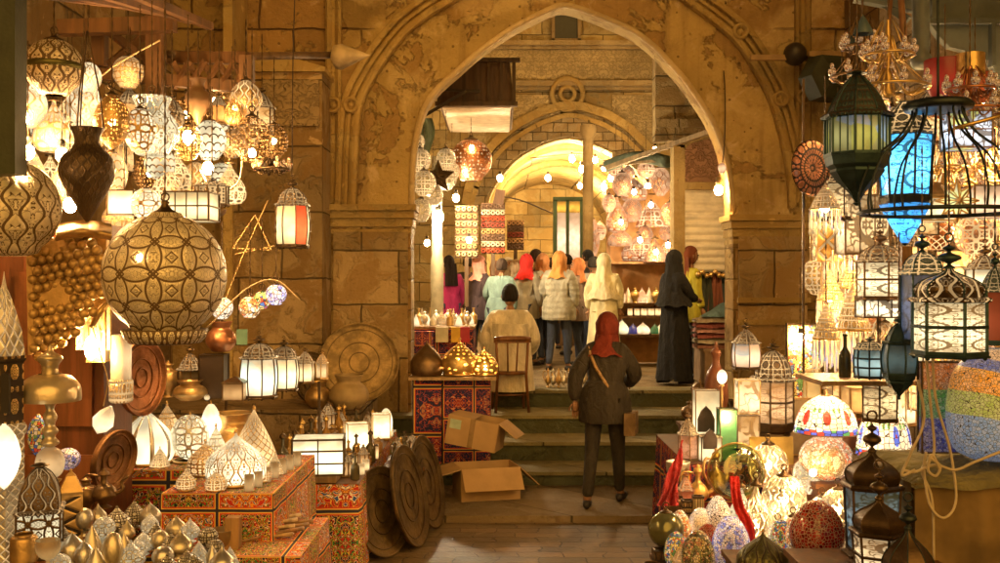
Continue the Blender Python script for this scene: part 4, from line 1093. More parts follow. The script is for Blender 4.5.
# trellis beams ------------------------------------------------------
tr = empty('timber_scaffold', (0,0,0), 0, 'old brown timber frame of posts and beams carrying the hanging lamps', 'scaffold')
TB = wood((.20,.095,.035), .6)
b = MB()
b.bar(W(156,-60,7.0), W(156,112,7.0), .11); b.bar(W(60,28,6.9), W(175,24,6.9), .10); b.bar(W(60,70,7.1), W(250,88,7.1), .08)
b.bar(W(100,28,7.05), W(100,66,7.05), .09); b.bar(W(108,30,7.0), W(152,66,7.2), .05); b.bar(W(110,64,7.0), W(150,30,7.25), .05)
b.bar(W(247,56,7.0), W(247,110,7.0), .09); b.bar(W(165,58,7.3), W(250,58,7.0), .08)
for i in range(5): b.bar(W(172+i*15,62,7.05), W(190+i*15,86,7.15), .035); b.bar(W(190+i*15,60,7.0), W(174+i*15,88,7.1), .03)
b.bar(W(10,-40,4.6), W(-20,160,4.6), .06)
for i in range(4): b.bar(W(20+i*35, -10, 4.3+i*.4), W(150+i*20, 8+i*6, 6.9), .05)
b.build('timber', TB, tr)
b = MB(); b.box((0,0,0), (.12,.10,2.2)); o = b.build('post', plain((.04,.05,.02), .4)); o.location = W(6,-100,4.0); tag(o, 'dark green painted post at the top edge of the lamp stall', 'post'); o.name = 'painted_post'
sp = empty('metal_pole', (0,0,0), 0, 'long thin pole ending in a pale pointed tip across the buttress', 'pole')
b = MB(); b.tube([W(168,54,7.2), W(250,56,7.6), W(330,55,8.4)], .03, 8); b.build('shaft', wood((.2,.12,.06)), sp)
b = MB(); q = W(330,57,8.4); b.lathe([(0,0),(.10,.05),(.11,.1),(0,.36)], 10, True, Matrix.Translation(q) @ Matrix.Rotation(pi/2, 4, 'Y') @ Matrix.Rotation(.2, 4, 'X') ); b.build('tip', plain((.55,.42,.24), .7), sp)

# near large hanging pieces -----------------------------------------
BIG = pierced('antique', 'circles', 11, 5, .012, 'dark', False)
g = I(globe, 165, 337, 4.4, 120, 124, 'largest round brass globe lamp pierced with interlaced circles hanging over the cabinet', 'lamp', chain=.9, m=BIG, seg=64, bulbst=0, collar=.2)
bulb_part(g, .34, .016, 160, x=-.02, y=-.243)
b = MB(); k=4.4/1000; b.lathe([(.115,.0),(.145,.004),(.165,.03),(.175,.062),(.168,.066),(.15,.05)], 48); o = b.build('base_ring', pierced('antique','strap',20,1,.07,'dark'), g, (0,0,-.03)); o.scale = (1.05,1.05,1.0)
g = I(globe, 12, 256, 4.3, 92, 96, 'large round brass globe with dark almond openwork cut by the picture edge', 'lamp', chain=.5, m=pierced('antique','arab',9,4,.045,'dark'), seg=56)
bulb_part(g, .33, .016, 130, x=.10, y=-.12)
g = I(globe, 54, 95, 5.0, 57, 56, 'brass ball lamp with a dark band round its middle hanging top of the stall', 'lamp', chain=.4, m=pierced('antique','arab',9,4,.08,'dark'), seg=48)
b = MB(); b.lathe([(.141,.125),(.148,.13),(.148,.15),(.141,.155)], 48); b.build('band', metal('green'), g)
v = I(potk, 87, 222, 4.5, 54, 94, 'dark engraved bronze vase hanging from three chains before the lit lamps', 'vase', kind='vase', m=pierced('dark','arab',16,10,.03,'dark'), name='hanging_vase')
for a in (0.3, 2.4, 4.5): rope('chain', [(.07*cos(a), .07*sin(a), .42), (.05*cos(a), .05*sin(a), .6), (0,0,.86)], .004, metal('dark'), parent=v)
I(globe, 112, 150, 5.0, 36, 56, 'smooth dotted dim brass egg lamp behind the hanging vase', 'lamp', chain=.4, m=pierced('brass','dots',40,14,.05,'open',False), bulbst=22, shape='tear')
LITA = pierced('brass','arab',6,3,.045,'lit',True,2.2,PALE); LITC = pierced('brass','circles',7,3,.05,'lit',True,2.6,PALE)
LITS = pierced('brass','scale',12,6,.055,'lit',True,1.9,HOT); LITD = pierced('copper','diamond',12,7,.08,'lit',True,1.5,HOT); LITR = pierced('brass','strap',8,4,.055,'lit',True,1.7,HOT)
I(globe, 152, 155, 5.6, 52, 58, 'wide pale drum lamp with curling cutwork behind the small oval lamp', 'lamp', chain=.5, m=pierced('silver','arab',7,3,.04,'lit',True,1.5,PALE), shape='pot')
I(globe, 140, 152, 5.1, 32, 44, 'small oval lamp of looped strapwork glowing white beside the hanging vase', 'lamp', chain=.5, m=LITC, bulbst=60)
for i, (x, y, d, w_, h_, m, sh_, lb) in enumerate((
  (24,128,5.4,44,46,LITA,'globe','glowing pierced globe lamp just under the dark banded ball lamp'),
  (54,152,5.5,40,52,LITC,'drop','glowing drop shaped lamp between the banded ball and the large cut off globe'),
  (6,150,5.7,36,58,LITR,'tear','glowing teardrop lamp at the extreme edge above the cut off globe'),
  (84,126,5.9,34,44,LITA,'globe','glowing pierced globe half hidden behind the chains of the dark vase'),
  (33,196,5.6,40,50,LITS,'cone','glowing cone lamp right behind the shoulder of the cut off globe'),
  (66,206,5.5,30,60,LITC,'drop','tall glowing lamp between the cut off globe and the dark vase'),
  (112,196,5.5,30,44,LITS,'globe','glowing scale patterned lamp to the other side of the dark vase'),
  (128,88,6.2,30,32,LITR,'globe','small glowing lamp under the crossed timbers above the pale drum lamp'),
  (88,92,5.6,26,30,LITA,'globe','small curling cutwork ball lamp beside the banded ball'),
  (118,236,5.8,30,34,LITR,'tear','small glowing lamp tucked behind the largest globe near the bronze sheet'))):
    I(globe, x, y, d, w_, h_, lb, 'lamp', chain=.45, m=m, shape=sh_, bulbst=0)
for (x, y, d, s_, lb) in ((28,152,5.2,60,'bare bulb blazing above the shoulder of the cut off globe'), (62,155,5.2,90,'bare bulb blazing beside the neck of the dark vase'), (70,205,5.1,70,'bare bulb shining by the pointed foot of the dark vase'), (188,137,5.9,60,'bare bulb among the small lamps near the scale patterned globe'), (208,168,6.0,90,'bare bulb shining just below the scale patterned globe'), (22,118,5.1,50,'bare bulb under the banded ball lamp near the picture edge')):
    r = empty('light_bulb', W(x,y,d), 0, lb, 'light bulb'); b = MB(); b.ball((0,0,0), .032, 12, 8, 1.25); b.build('bulb', bulb(s_*3.), r)
    b = MB(); b.lathe([(.016,.034),(.018,.04),(.018,.075),(.006,.085),(0,.085)], 10); b.build('socket', plain((.03,.03,.03), .4), r); chainmesh(.5, metal('dark'), r, .08, 'cord')
I(globe, 210, 160, 5.9, 32, 40, 'round lamp with fish scale openings and a hot bulb inside', 'lamp', chain=.5, m=pierced('dark','scale',12,6,.06,'lit',True,2.2,PALE), bulbst=0)
I(globe, 188, 160, 5.7, 28, 36, 'brown round lamp of small lattice holes beside the fish scale lamp', 'lamp', chain=.6, m=pierced('brass','strap',9,4,.055,'open',False), bulbst=60)
I(globe, 235, 125, 6.2, 22, 34, 'small teardrop lamp with a tall spike above the dark openwork globe', 'lamp', chain=.3, m=pierced('brass','arab',7,3,.05,'open',False), shape='drop', bulbst=60)
I(potk, 198, 125, 6.0, 26, 46, 'plain brown amphora hanging beneath the timber frame', 'vase', kind='vase', m=plain((.20,.11,.05), .5), name='amphora', chain=.3)
I(globe, 252, 162, 6.0, 40, 46, 'dark openwork globe with a glowing open underside', 'lamp', chain=.5, m=pierced('bronze','circles',10,5,.05,'open',False), bulbst=70, bz=.2)
I(globe, 274, 158, 6.3, 28, 34, 'small dark pierced lamp, last of the cluster towards the buttress', 'lamp', chain=.4, m=pierced('bronze','strap',8,4,.05,'open',False), bulbst=25)
I(globe, 172, 148, 6.3, 26, 34, 'dim brown pierced lamp between the pale drum lamp and the lattice lamp', 'lamp', chain=.5, m=pierced('bronze','arab',6,3,.05,'lit',False,1.4,HOT))
I(globe, 232, 158, 6.4, 24, 30, 'dim brown pierced lamp between the fish scale lamp and dark openwork globe', 'lamp', chain=.5, m=pierced('bronze','diamond',9,6,.05,'lit',False,1.6,HOT))
I(lantern, 219, 124, 6.3, 17, 34, 'tiny dark lantern with brown glass under the timber frame', 'lantern', chain=.3, n=6, gl=glow((.8,.4,.15), .35), frame='dark')
I(chandelier, 272, 172, 6.4, 34, 24, 'small dark ring of hanging candle cups below the last pierced lamp', 'chandelier', tiersn=1, arms=6, m='dark')
I(boxlamp, 192, 222, 5.4, 44, 30, 'square hanging lantern with small white panes and one dark pane', 'lantern', dp=.2, cols=4, rows=2, gl=glow(PALE, 1.5), chain=.4)
I(boxlamp, 124, 216, 5.2, 26, 26, 'glowing white rectangular lamp beside the dark vase foot', 'lamp', dp=.1, gl=glow(PALE, 3.), chain=.3, name='rectangular_lamp')
I(globe, 146, 220, 5.1, 30, 32, 'white glass globe lamp with a scrolled net above the largest globe', 'lamp', chain=.4, m=pierced('brass','circles',6,3,.02,'lit',True,2.6,PALE), bulbst=0)
I(lantern, 212, 206, 5.6, 36, 30, 'squat dark drum lantern above the hanging dish', 'lantern', chain=.5, n=10, gl=pierced('dark','strap',8,2,.07,'lit',False,1.2,HOT), hb=.62, hd=.12, dome='dome')
I(potk, 210, 217, 5.6, 32, 8, 'shallow hanging metal dish with a lit candle under the drum lantern', 'dish', kind='bowl', m=metal('bronze'), name='hanging_dish', chain=.06)
r = empty('tealight', W(213,209,5.6), 0, 'small lit tealight flame in the hanging dish', 'candle'); b = MB(); b.ball((0,0,0), .018, 8, 6, 1.3); b.build('flame', bulb(18), r)
I(lantern, 292.5, 248, 6.5, 35, 73, 'small hanging lantern with bulging white panes and one red pane', 'lantern', chain=.0, n=8, gl=glow(PALE, 1.5, 0, 3), frame='dark', waist=.12, hb=.54, hd=.22, dome='dome', rot=pi/8)
b = MB(); kk = 6.5/1000; aa = [-pi*3/8+pi/8*0]; R_ = .35*6.5/20*.9*.97
b.grid(lambda u, v: ((lambda rr, A0, A1: (rr*(cos(A0)*(1-u)+cos(A1)*u), rr*(sin(A0)*(1-u)+sin(A1)*u), .4745*(.045+.54*v)))(35*kk/2*.9*.985*(1+.12*sin(pi*v)), -pi*.375, -pi*.125)), 2, 6, False); ln_ = [o for o in COL.objects if o.get('label','').startswith('small hanging lantern with bulging')][0]
b.build('red_pane', glow((1,.10,.03), 2.4), ln_)
rope('hanging_wire', [W(292,176,6.5), W(293,60,6.7), W(296,-40,7.)], .004, plain((.05,.03,.02),.5), 'thin wire holding the small white and red lantern', 'wire')
for i, (x, y, s_, pal, lb) in enumerate(((222,319,22,'white','white mosaic ball lamp touching the edge of the largest globe'), (250,318,22,'warm','amber mosaic ball lamp between two white ones'), (262,309,18,'multi','small yellow and red mosaic ball lamp in the middle'), (276,305,21,'bluewhite','white and blue mosaic ball lamp nearest the buttress'))):
    o = I(globe, x, y, 6.2, s_, s_, lb, 'lamp', chain=.45, m=mosaic(pal, 42, 1.9, .06), hook=True, seg=24)
wt = MB(); A, B_, C_ = W(255,215,6.6), W(233,248,6.6), W(271,250,6.6)
for a, c in ((A,B_),(B_,C_),(C_,A),(W(268,200,6.6),W(240,262,6.6)),(W(240,262,6.6),W(225,300,6.5)),(W(235,254,6.6),W(274,246,6.6))): wt.bar(a, c, .006)
tag(wt.build('wire_frame', metal('brass')), 'loose triangle of thin gold wire hanging against the buttress', 'wire frame')
for i, (pts, lb) in enumerate((([(200,170),(215,192),(238,182),(243,150)],'slack pale cable looping under the dark openwork globe'), ([(60,60),(90,80),(120,62),(160,40)],'pale cable sagging between timbers by the banded ball'), ([(205,330),(245,290),(275,280),(300,300)],'thin pale cable looping over the small mosaic balls'))):
    rope('cable', [W(x,y,6.1) for x, y in pts], .005, plain((.6,.45,.25), .5), lb, 'cable')
# hammered grape sheet
gr = empty('grape_lamp', (0,0,0), 0, 'big hammered brass lamp shaped like a bunch of grapes', 'lamp')
b = MB(); outline = {0:(0,6),1:(0,7),2:(0,8),3:(0,8),4:(0,9),5:(0,9),6:(0,8),7:(0,8),8:(0,7),9:(0,7),10:(0,6),11:(0,5),12:(0,4),13:(0,2)}
for r_, (a, c) in outline.items():
    for k in range(a, c):
        px = 32+k*9.2+(4.6 if r_ % 2 else 0)+(r_*.2); py = 245+r_*8.6-k*2.2+(k*.5)
        b.ball(W(px, py, 4.62+.05*sin(k*.7)+.03*cos(r_)), .0235, 12, 8)
b.build('grapes', plain((.62,.42,.17), .38, .45, .2, .1), gr)
b = MB(); b.prism([(XP(30,4.68),ZY(355,4.68)),(XP(28,4.68),ZY(245,4.68)),(XP(108,4.68),ZY(230,4.68)),(XP(108,4.68),ZY(300,4.68)),(XP(75,4.68),ZY(330,4.68))], 4.66, 4.7); b.build('backing', metal('brass'), gr)
b = MB(); b.tube(spline([W(92,326,4.6), W(100,312,4.55), W(108,303,4.6)], 5), .014, 8); b.build('stalk', metal('gold'), gr)
b = MB(); b.grid(lambda u, v: tuple(W(56+56*u, 224+17*v-4*sin(u*pi), 4.5+.06*cos(v*pi*1.5)+.01*sin(u*14))), 24, 10)
tag(b.build('folded_tray', metal('brass')), 'crumpled brass sheet folded over above the grape lamp', 'tray')
b = MB(); b.grid(lambda u, v: tuple(W(76+34*u, 240+110*v, 4.85+.02*sin(u*9))), 8, 10); tag(b.build('hanging_cloth', fabric((.55,.40,.20))), 'plain buff cloth hanging behind the grape lamp', 'cloth')
# lamps between grape and shelf
lb_ = I(boxlamp, 99, 362, 4.9, 17, 62, 'narrow upright glass box lamp with a blazing bulb beside the grape lamp', 'lamp', dp=.08, gl=glow((.9,.62,.3), .55), cols=1, rows=2, frame='gold', name='box_lamp')
r = empty('light_bulb', W(91,348,4.78), 0, 'bare bulb blazing in front of the narrow box lamp', 'light bulb'); b = MB(); b.ball((0,0,0), .03, 12, 8, 1.9); b.build('bulb', bulb(80), r)
tb = empty('tube_lamp', W(121,403,4.9), 0, 'whitish alabaster tube lamp hanging beneath the largest globe', 'lamp'); b = MB(); b.lathe([(.048,.11),(.05,.33),(.045,.335),(0,.335)], 20); b.build('tube', glow((1,.72,.42), .75), tb); b = MB(); b.lathe([(.0,0),(.046,.002),(.056,.01),(.058,.11),(.052,.115)], 20); b.build('holder', pierced('brass','strap',10,2,.05,'lit',False,1.,HOT), tb)
cr = empty('crystal_pendant', W(97,434,4.7), 0, 'glowing cut crystal drop hanging by a thin wire near the copper trays', 'lamp'); b = MB(); b.lathe([(0,0),(.035,.03),(.052,.07),(.036,.115),(.008,.15)], 7, False); o = b.build('crystal', glow((1,.78,.5), 1.5, .0), cr); o.rotation_euler = (.1,.5,0)
rope('wire', [(.03,0,.13),(.05,0,.25),(.02,0,.36),(-.02,0,.5)], .003, metal('brass'), parent=cr)
o = I(lambda w, h: tray(w/2, mat('traycopper', m_tray, (.55,.24,.11), .4)), 141, 378, 5.2, 76, 76, 'tall polished copper tray standing behind the tube lamp', 'tray'); o.rotation_euler = (pi/2, 0, 1.32)
o = I(lambda w, h: tray(w/2, mat('traybrown', m_tray, (.38,.20,.09), .5)), 113, 460, 5.05, 62, 62, 'dull copper tray leaning at the corner of the cloth covered table', 'tray'); o.rotation_euler = (pi/2+.15, 0, 1.25)
# left edge: pierced minaret lamp, hookah-like lamp, white lamp
mn = empty('minaret_lamp', W(4, 560, 4.15), 0, 'tall pale brass minaret lamp of diamond lattice at the picture edge', 'lamp')
b = MB(); b.lathe([(.085,.0),(.085,.52),(.095,.53),(.095,.56),(.082,.57)], 6, False); b.build('body', pierced('silver','diamond',12,14,.06,'lit',False,.7,HOT), mn)
b = MB(); b.lathe([(.082,.57),(.082,.82),(.092,.83),(.092,.85)], 6, False); b.build('gallery', pierced('gold','strap',6,2,.09,'dark'), mn)
b = MB(); b.lathe([(.088,.85),(.075,.95),(.045,1.05),(.01,1.14),(0,1.2)], 6, False); b.build('spire', pierced('silver','diamond',12,5,.06,'lit',False,.7,HOT), mn)
b = MB(); b.box((.048,-.08,.70), (.03,.02,.16)); b.build('window', plain((.02,.015,.01), .5), mn)
I(potk, 4, 490, 3.9, 30, 66, 'blazing white glass lamp chimney at the extreme picture edge', 'lamp', kind='tear', m=glow((1,.86,.62), 3.2), name='glass_lamp')
hk = empty('standing_lamp', W(50, 552, 4.3), 0, 'tall silver standing lamp with a bell shaped shade and beaded stem', 'lamp')
q = 4.3/1000; SV = plain((.66,.55,.36), .28, .6, .3, .15)
b = MB(); b.lathe([(z*q, (552-y)*q) for z, y in ((0,552),(24,551),(24,546),(8,530),(6,505),(10,495),(6,486),(11,480))], 24); b.build('base', SV, hk)
b = MB(); b.lathe([(r_*q, (552-y)*q) for r_, y in sp2([(3,480),(11,474),(14,463),(11,452),(4,447)], 4)], 24); b.build('glass_ball', glow((.9,.62,.34), .55), hk)
b = MB(); b.lathe([(r_*q, (552-y)*q) for r_, y in sp2([(4,447),(9,443),(5,437),(8,431),(4.5,425),(7,417),(4,410),(6,404),(13,400)], 3)], 20); b.build('stem', SV, hk)
b = MB(); b.lathe([(r_*q, (552-y)*q) for r_, y in sp2([(29,401),(29.5,396),(28,386),(20,377),(11,374)], 4)], 32); b.build('shade', SV, hk)
b = MB(); b.lathe([(r_*q, (552-y)*q) for r_, y in sp2([(8,374),(8,366),(11.5,360),(11,356),(4,352),(2,347),(0,344)], 3)], 20); b.build('top', SV, hk)
dl = I(lantern, 40, 556, 4.0, 62, 96, 'dark square tin lantern with star cut panels glowing white, nearest the camera', 'lantern', n=4, frame='dark', gl=pierced('dark','circles',8,2,.035,'lit',True,1.9,PALE), hb=.44, hd=.42, dome='dome', rz=.35, domem=pierced('dark','arab',8,3,.03,'lit',False,1.2,HOT))
I(boxlamp, 71, 552, 4.4, 20, 84, 'slim brass tower lantern with a pyramid top beside the dark square lantern', 'lantern', dp=.085, gl=pierced('brass','diamond',6,12,.07,'dark'), frame='brass', roof=.3, rz=.4)
I(potk, 24, 562, 3.75, 26, 34, 'plain brass canister in the near corner below the dark square lantern', 'canister', kind='jar', m=metal('brass'), name='canister')
I(potk, 48, 566, 3.7, 24, 26, 'frosted gold glass cup in the near corner', 'cup', kind='cup', m=glow((.8,.5,.2), .35), name='cup')
I(potk, 38, 458, 4.6, 20, 44, 'small beaded glass teardrop behind the dark square lantern', 'lamp', kind='tear', m=mosaic('multi', 60, .5, .06), name='glass_drop_lamp')
I(potk, 68, 470, 4.7, 24, 22, 'pinkish mosaic glass ball behind the beaded lamp stem', 'lamp', kind='ball', m=mosaic('bluewhite', 60, .35, .06), name='mosaic_ball')
I(potk, 86, 512, 4.7, 26, 36, 'dark bronze coffee pot behind the silver candle holders', 'pot', kind='urn', m=metal('bronze'))
I(ewer, 104, 508, 4.7, 40, 40, 'dark bronze jug with a curved handle behind the silver candle holders', 'jug', m=metal('bronze'), name='jug')
# silver domed candle holders on the near table
ths = [(84,556,3.9,20,30),(108,548,4.0,20,26),(138,552,3.95,18,24),(171,545,4.05,20,26),(187,560,3.8,20,28),(212,556,3.9,18,24),(160,547,4.1,18,24),(190,533,4.3,20,24),(150,526,4.4,18,24),(64,536,4.15,18,26),(84,526,4.4,18,28),(127,532,4.3,16,22),(118,560,3.85,16,26),(230,560,3.85,20,26),(215,546,4.0,18,22),(98,518,4.55,18,24),(72,548,3.95,26,34),(92,536,4.1,20,30),(104,531,4.25,22,28),(117,524,4.4,28,30),(134,517,4.55,20,28),(96,561,3.8,24,30),(113,563,3.8,20,44),(131,560,3.85,28,32),(143,541,4.1,20,24),(156,533,4.2,26,26),(163,558,3.85,22,26),(180,545,4.05,26,28),(176,528,4.35,20,24),(199,556,3.9,24,28),(208,540,4.15,20,24),(222,562,3.8,26,30),(150,518,4.55,22,26),(124,545,4.05,18,26),(60,563,3.75,22,26),(167,566,3.75,26,26),(194,566,3.76,24,26)]
adj = ['onion','cone','ball','drop']; desc = {'onion':'onion domed','cone':'sharp cone shaped','ball':'round','drop':'tall teardrop'}
mats_ = [metal('silver'), pierced('silver','strap',8,4,.04,'dark'), pierced('silver','circles',9,4,.04,'lit',True,.8,PALE), metal('antique')]
md = ['plain polished silver','pierced silver','softly glowing pearly','matt pale golden']
for i, (x, y, d, w_, h_) in enumerate(ths):
    sh_ = adj[i % 4]; mi = (i*7+i//4) % 4; y = 281.5+(CAMZ-T6Z)/d*1000
    o = spawn(('tl', sh_, mi), lambda: tealight(.1, .12, mats_[mi], sh_), W(x, y, d), label='small %s %s candle holder on the near table' % (desc[sh_], md[mi]), cat='candle holder', group='small silver candle holders on the near table')
    s_ = w_*d/1000/.1; o.scale = (s_, s_, h_*d/1000/.12)
# bright domed lamps on the red cloth table
zb = T1Z
def yb(d, z): return 281.5+(CAMZ-z)/d*1000
W_ = lambda **k: k
DM = [ (147,6.1,54,58,pierced('silver','ribs',9,1,.06,'lit',True,2.3,PALE),'glowing onion dome lamp with bold vertical stripes on the red cloth','onion'),
 (167,6.4,46,52,pierced('brass','strap',8,4,.03,'lit',True,2.0,HOT),'glowing conical dome lamp behind the striped onion dome','cone'),
 (190,6.15,38,48,pierced('silver','circles',7,4,.04,'lit',True,2.6,PALE),'rounded glowing dome lamp with looped cutwork, middle of the table','ball'),
 (211,6.25,22,56,glow((1,.84,.6), 3.),'tall blank glowing egg lamp standing behind the looped domes','egg'),
 (236,5.5,60,52,pierced('brass','arab',12,3,.045,'lit',True,2.4,PALE),'widest glowing dome lamp with arched strapwork at the table corner','onion'),
 (254,5.95,50,60,pierced('brass','diamond',14,8,.06,'lit',True,1.9,HOT),'glowing diamond lattice cone lamp behind the widest dome','cone'),
 (205,5.75,34,34,LITR,'low glowing dome lamp squeezed beside the widest dome','onion'),
 (131,6.25,34,38,LITS,'scale cut glowing cone lamp at the far corner of the red cloth','cone'),
 (216,5.85,34,46,pierced('silver','strap',8,4,.03,'lit',True,2.2,PALE),'glowing pointed dome lamp rising between the widest dome and the lattice cone','cone')]
for x, d, w_, h_, m, lb, shp in DM: I(lamp_stand_dome, x, yb(d, zb), d, w_, h_, lb, 'lamp', m=m, shape=shp, bulbst=0)
FR_ = glow((.75,.52,.26), .45)
for i in range(7):
    d = 5.3+i*.13; o = spawn(('votive',), lambda: pot('cyl', .05, .085, FR_, name='votive_glass'), W(0,0,1), label='frosted glass votive cup in the row at the corner of the red table', cat='cup', group='row of frosted votive cups')
    o.location = (-1.33+i*.018, 5.3+i*.12, T1Z)
pk = MB(); pk.box((0,0,.08), (.07,.07,.16)); o = pk.build('wooden_block', PW); o.location = (-1.36,5.10,T2Z); tag(o, 'upright square wooden block among the pale sticks', 'block')
for i in range(9):
    b = MB(); L = .26+.04*(i % 3); b.tube([(-L/2,0,0),(L*.3,0,.004),(L/2,0,.0)], [.008,.009,.013], 8); o = b.build('carved_stick', wood(((.5,.33,.15),(.35,.2,.09),(.62,.46,.26))[i % 3], .5)); o.location = (-1.22+.05*sin(i*2.1), 5.25+i*.035, T2Z+.014+.012*(i % 3)); o.rotation_euler = (0,-.05,.35+.25*sin(i*1.7))
    tag(o, 'pale carved stick lying in the heap on the low cloth stand', 'stick', 'pale carved sticks heaped on the low stand')
I(potk, 222, yb(5.1,T2Z)-1, 5.1, 26, 18, 'shallow brown pottery bowl on the low cloth stand', 'bowl', kind='bowl', m=plain((.2,.13,.06), .4), name='bowl')
# on the metal shelf
z = S1Z+.003
ON = lambda fn, px, d, w_, h_, lb, cat, z=z, **k: I(fn, px, yb(d, z), d, w_, h_, lb, cat, **k)
ON(lantern, 259, 6.55, 38, 66, 'largest lit lantern with white panes and one pink pane on the metal shelf', 'lantern', n=8, gl=glow((1,.86,.62), 1.9, 0, 3, ((.75,.95,.7),(1,.5,.35))), frame='dark', waist=.1, hb=.56, hd=.2, dome='dome')
ON(lantern, 284, 7.0, 30, 54, 'middle lit lantern with creamy panes on the metal shelf', 'lantern', n=8, gl=glow((1,.8,.5), 2.0), frame='dark', waist=.12, hb=.55, hd=.2, dome='dome')
ON(lantern, 305, 7.5, 20, 38, 'smallest lit lantern at the far end of the metal shelf', 'lantern', n=6, gl=glow((1,.74,.42), 1.6), frame='bronze', waist=.1, hb=.5)
ON(lantern, 190, 6.6, 26, 56, 'dim unlit lantern with smoky glass standing on the metal shelf', 'lantern', n=8, gl=plain((.22,.17,.10), .12), frame='bronze', hb=.45)
ON(potk, 190, 6.42, 34, 20, 'shallow brass bowl before the smoky lantern on the metal shelf', 'bowl', kind='pot', m=metal('brass'), name='brass_bowl')
ON(boxlamp, 214, 6.55, 24, 44, 'dark wooden box standing between the smoky and the lit lanterns', 'box', dp=.14, gl=plain((.07,.045,.03), .5), frame='dark', name='wooden_box')
ON(boxlamp, 235, 6.42, 20, 24, 'small square box lantern with brown panes on the shelf corner', 'lantern', dp=.12, gl=glow((.9,.55,.25), .5), frame='bronze', roof=.25)
ON(potk, 168, 6.6, 24, 36, 'brass jar with narrow neck at the near end of the metal shelf', 'jar', kind='urn', m=metal('brass'), name='brass_jar')
ON(lantern, 322, 7.8, 14, 30, 'tiny brass lantern with clear glass at the tip of the metal shelf', 'lantern', n=6, gl=glow((1,.7,.38), .9), frame='brass')
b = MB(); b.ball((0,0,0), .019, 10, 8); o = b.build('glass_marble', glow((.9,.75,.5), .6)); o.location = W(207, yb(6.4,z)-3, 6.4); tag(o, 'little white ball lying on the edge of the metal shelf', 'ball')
ON(globe, 221, 6.6, 30, 30, 'round brown copper kettle hanging above the dark wooden box', 'kettle', z=z+.3, m=metal('copper'), shape='pot', name='copper_kettle', chain=.4)
b = MB(); b.box((0,0,0), (.07,.006,.10)); o = b.build('price_card', plain((.16,.30,.20), .6)); o.location = W(242,337,6.5); tag(o, 'small green card hanging between the copper kettle and lit lantern', 'card')
# under the shelf
ON(potk, 233, 6.35, 54, 44, 'wide brass pot with copper neck beneath the metal shelf', 'pot', z=T1Z, kind='pot', m=metal('brass'), name='brass_pot')
ON(potk, 252, 6.15, 11, 32, 'small clear stoppered bottle beneath the metal shelf', 'bottle', z=T1Z, kind='bottle', m=glass((.7,.7,.6)), lid=metal('dark'), name='glass_bottle')
b = MB()
for i in range(6): b.tube([(.045*cos(a), .045*sin(a), .008+i*.014) for a in [2*pi*k/18 for k in range(18)]], .008, 6, True)
for i in range(5): 
    o_ = None
o = b.build('beaded_coil', plain((.55,.16,.04), .5)); o.location = (-1.64,7.2,T4Z+.01); o.scale = (1.6,1.6,1.3); tag(o, 'coil of orange beads on the candle table beside the lit square lantern', 'beads')
# lit square paper lantern and candle lanterns
I(boxlamp, 319, yb(7.22,.715), 7.22, 50, 37, 'wide lit square paper lantern with wavy black lines on the wooden board', 'lantern', dp=.26, cols=2, rows=3, gl=glow((1,.85,.56), 2.6), frame='dark', rz=.12)
ON(boxlamp, 357, 8.3, 21, 27, 'lit cream box lantern, first of two on the candle table', 'lantern', z=T4Z+.05, dp=.14, gl=glow((1,.82,.5), 2.8), frame='brass', rz=.3)
ON(boxlamp, 381, 8.9, 17, 25, 'lit cream box lantern behind the first, with a glowing ball beside it', 'lantern', z=T4Z+.05, dp=.13, gl=glow((1,.82,.5), 2.6), frame='brass', rz=.2)
ON(potk, 386, 9.2, 13, 28, 'glowing white ball lamp at the back of the candle table', 'lamp', z=T4Z+.02, kind='ball', m=glow((1,.84,.56), 2.6), name='ball_lamp')
rr = random.Random(3)
kinds = [('bottle', lambda: pot('bottle', .05, .15, plain((.42,.22,.05), .12), metal('gold'), 'perfume_bottle'), 'amber glass perfume bottle with a gold stopper among the candles on the long table', 'bottle', 'amber perfume bottles on the candle table'),
 ('bottle2', lambda: pot('bottle', .06, .16, plain((.10,.08,.04), .12), metal('dark'), 'perfume_bottle'), 'dark smoky perfume bottle with a black stopper on the long table', 'bottle', 'smoky perfume bottles on the candle table'),
 ('cube', lambda: candle_cube(.07, .08, glow((1,.66,.32), 1.1)), 'little lit square candle holder on the long table', 'candle holder', 'lit square candle holders'),
 ('cube2', lambda: candle_cube(.06, .07, glow((.9,.5,.2), .45)), 'little dim amber square candle holder on the long table', 'candle holder', 'dim square candle holders'),
 ('jar', lambda: pot('jar', .06, .09, plain((.30,.16,.06), .25), metal('brass'), 'spice_jar'), 'small brown lidded jar on the long table', 'jar', 'small brown lidded jars'),
 ('cyl', lambda: pot('cyl', .05, .06, glow((1,.74,.42), .9), None, 'candle_cup'), 'small round glowing candle cup on the long table', 'candle cup', 'round candle cups'),
 ('lan', lambda: lantern(.09, .17, 6, 'bronze', glow((1,.6,.28), .6)), 'finger sized bronze lantern with amber panes on the long table', 'lantern', 'tiny bronze lanterns on the candle table')]
pos = []
for row in range(15):
    d = 7.30+row*.165
    for col_ in range(5):
        if row < 2 and col_ > 4: continue
        x = -1.66+col_*.155+rr.uniform(-.03,.03); y = d+rr.uniform(-.04,.04)
        if y < 7.55 and x < -1.12: continue
        if (abs(x-XP(357,8.3)) < .12 and abs(y-8.3) < .13) or (abs(x-XP(381,8.9)) < .11 and abs(y-8.9) < .12) or (abs(x-XP(386,9.2)) < .1 and abs(y-9.2) < .1): continue
        pos.append((x, y))
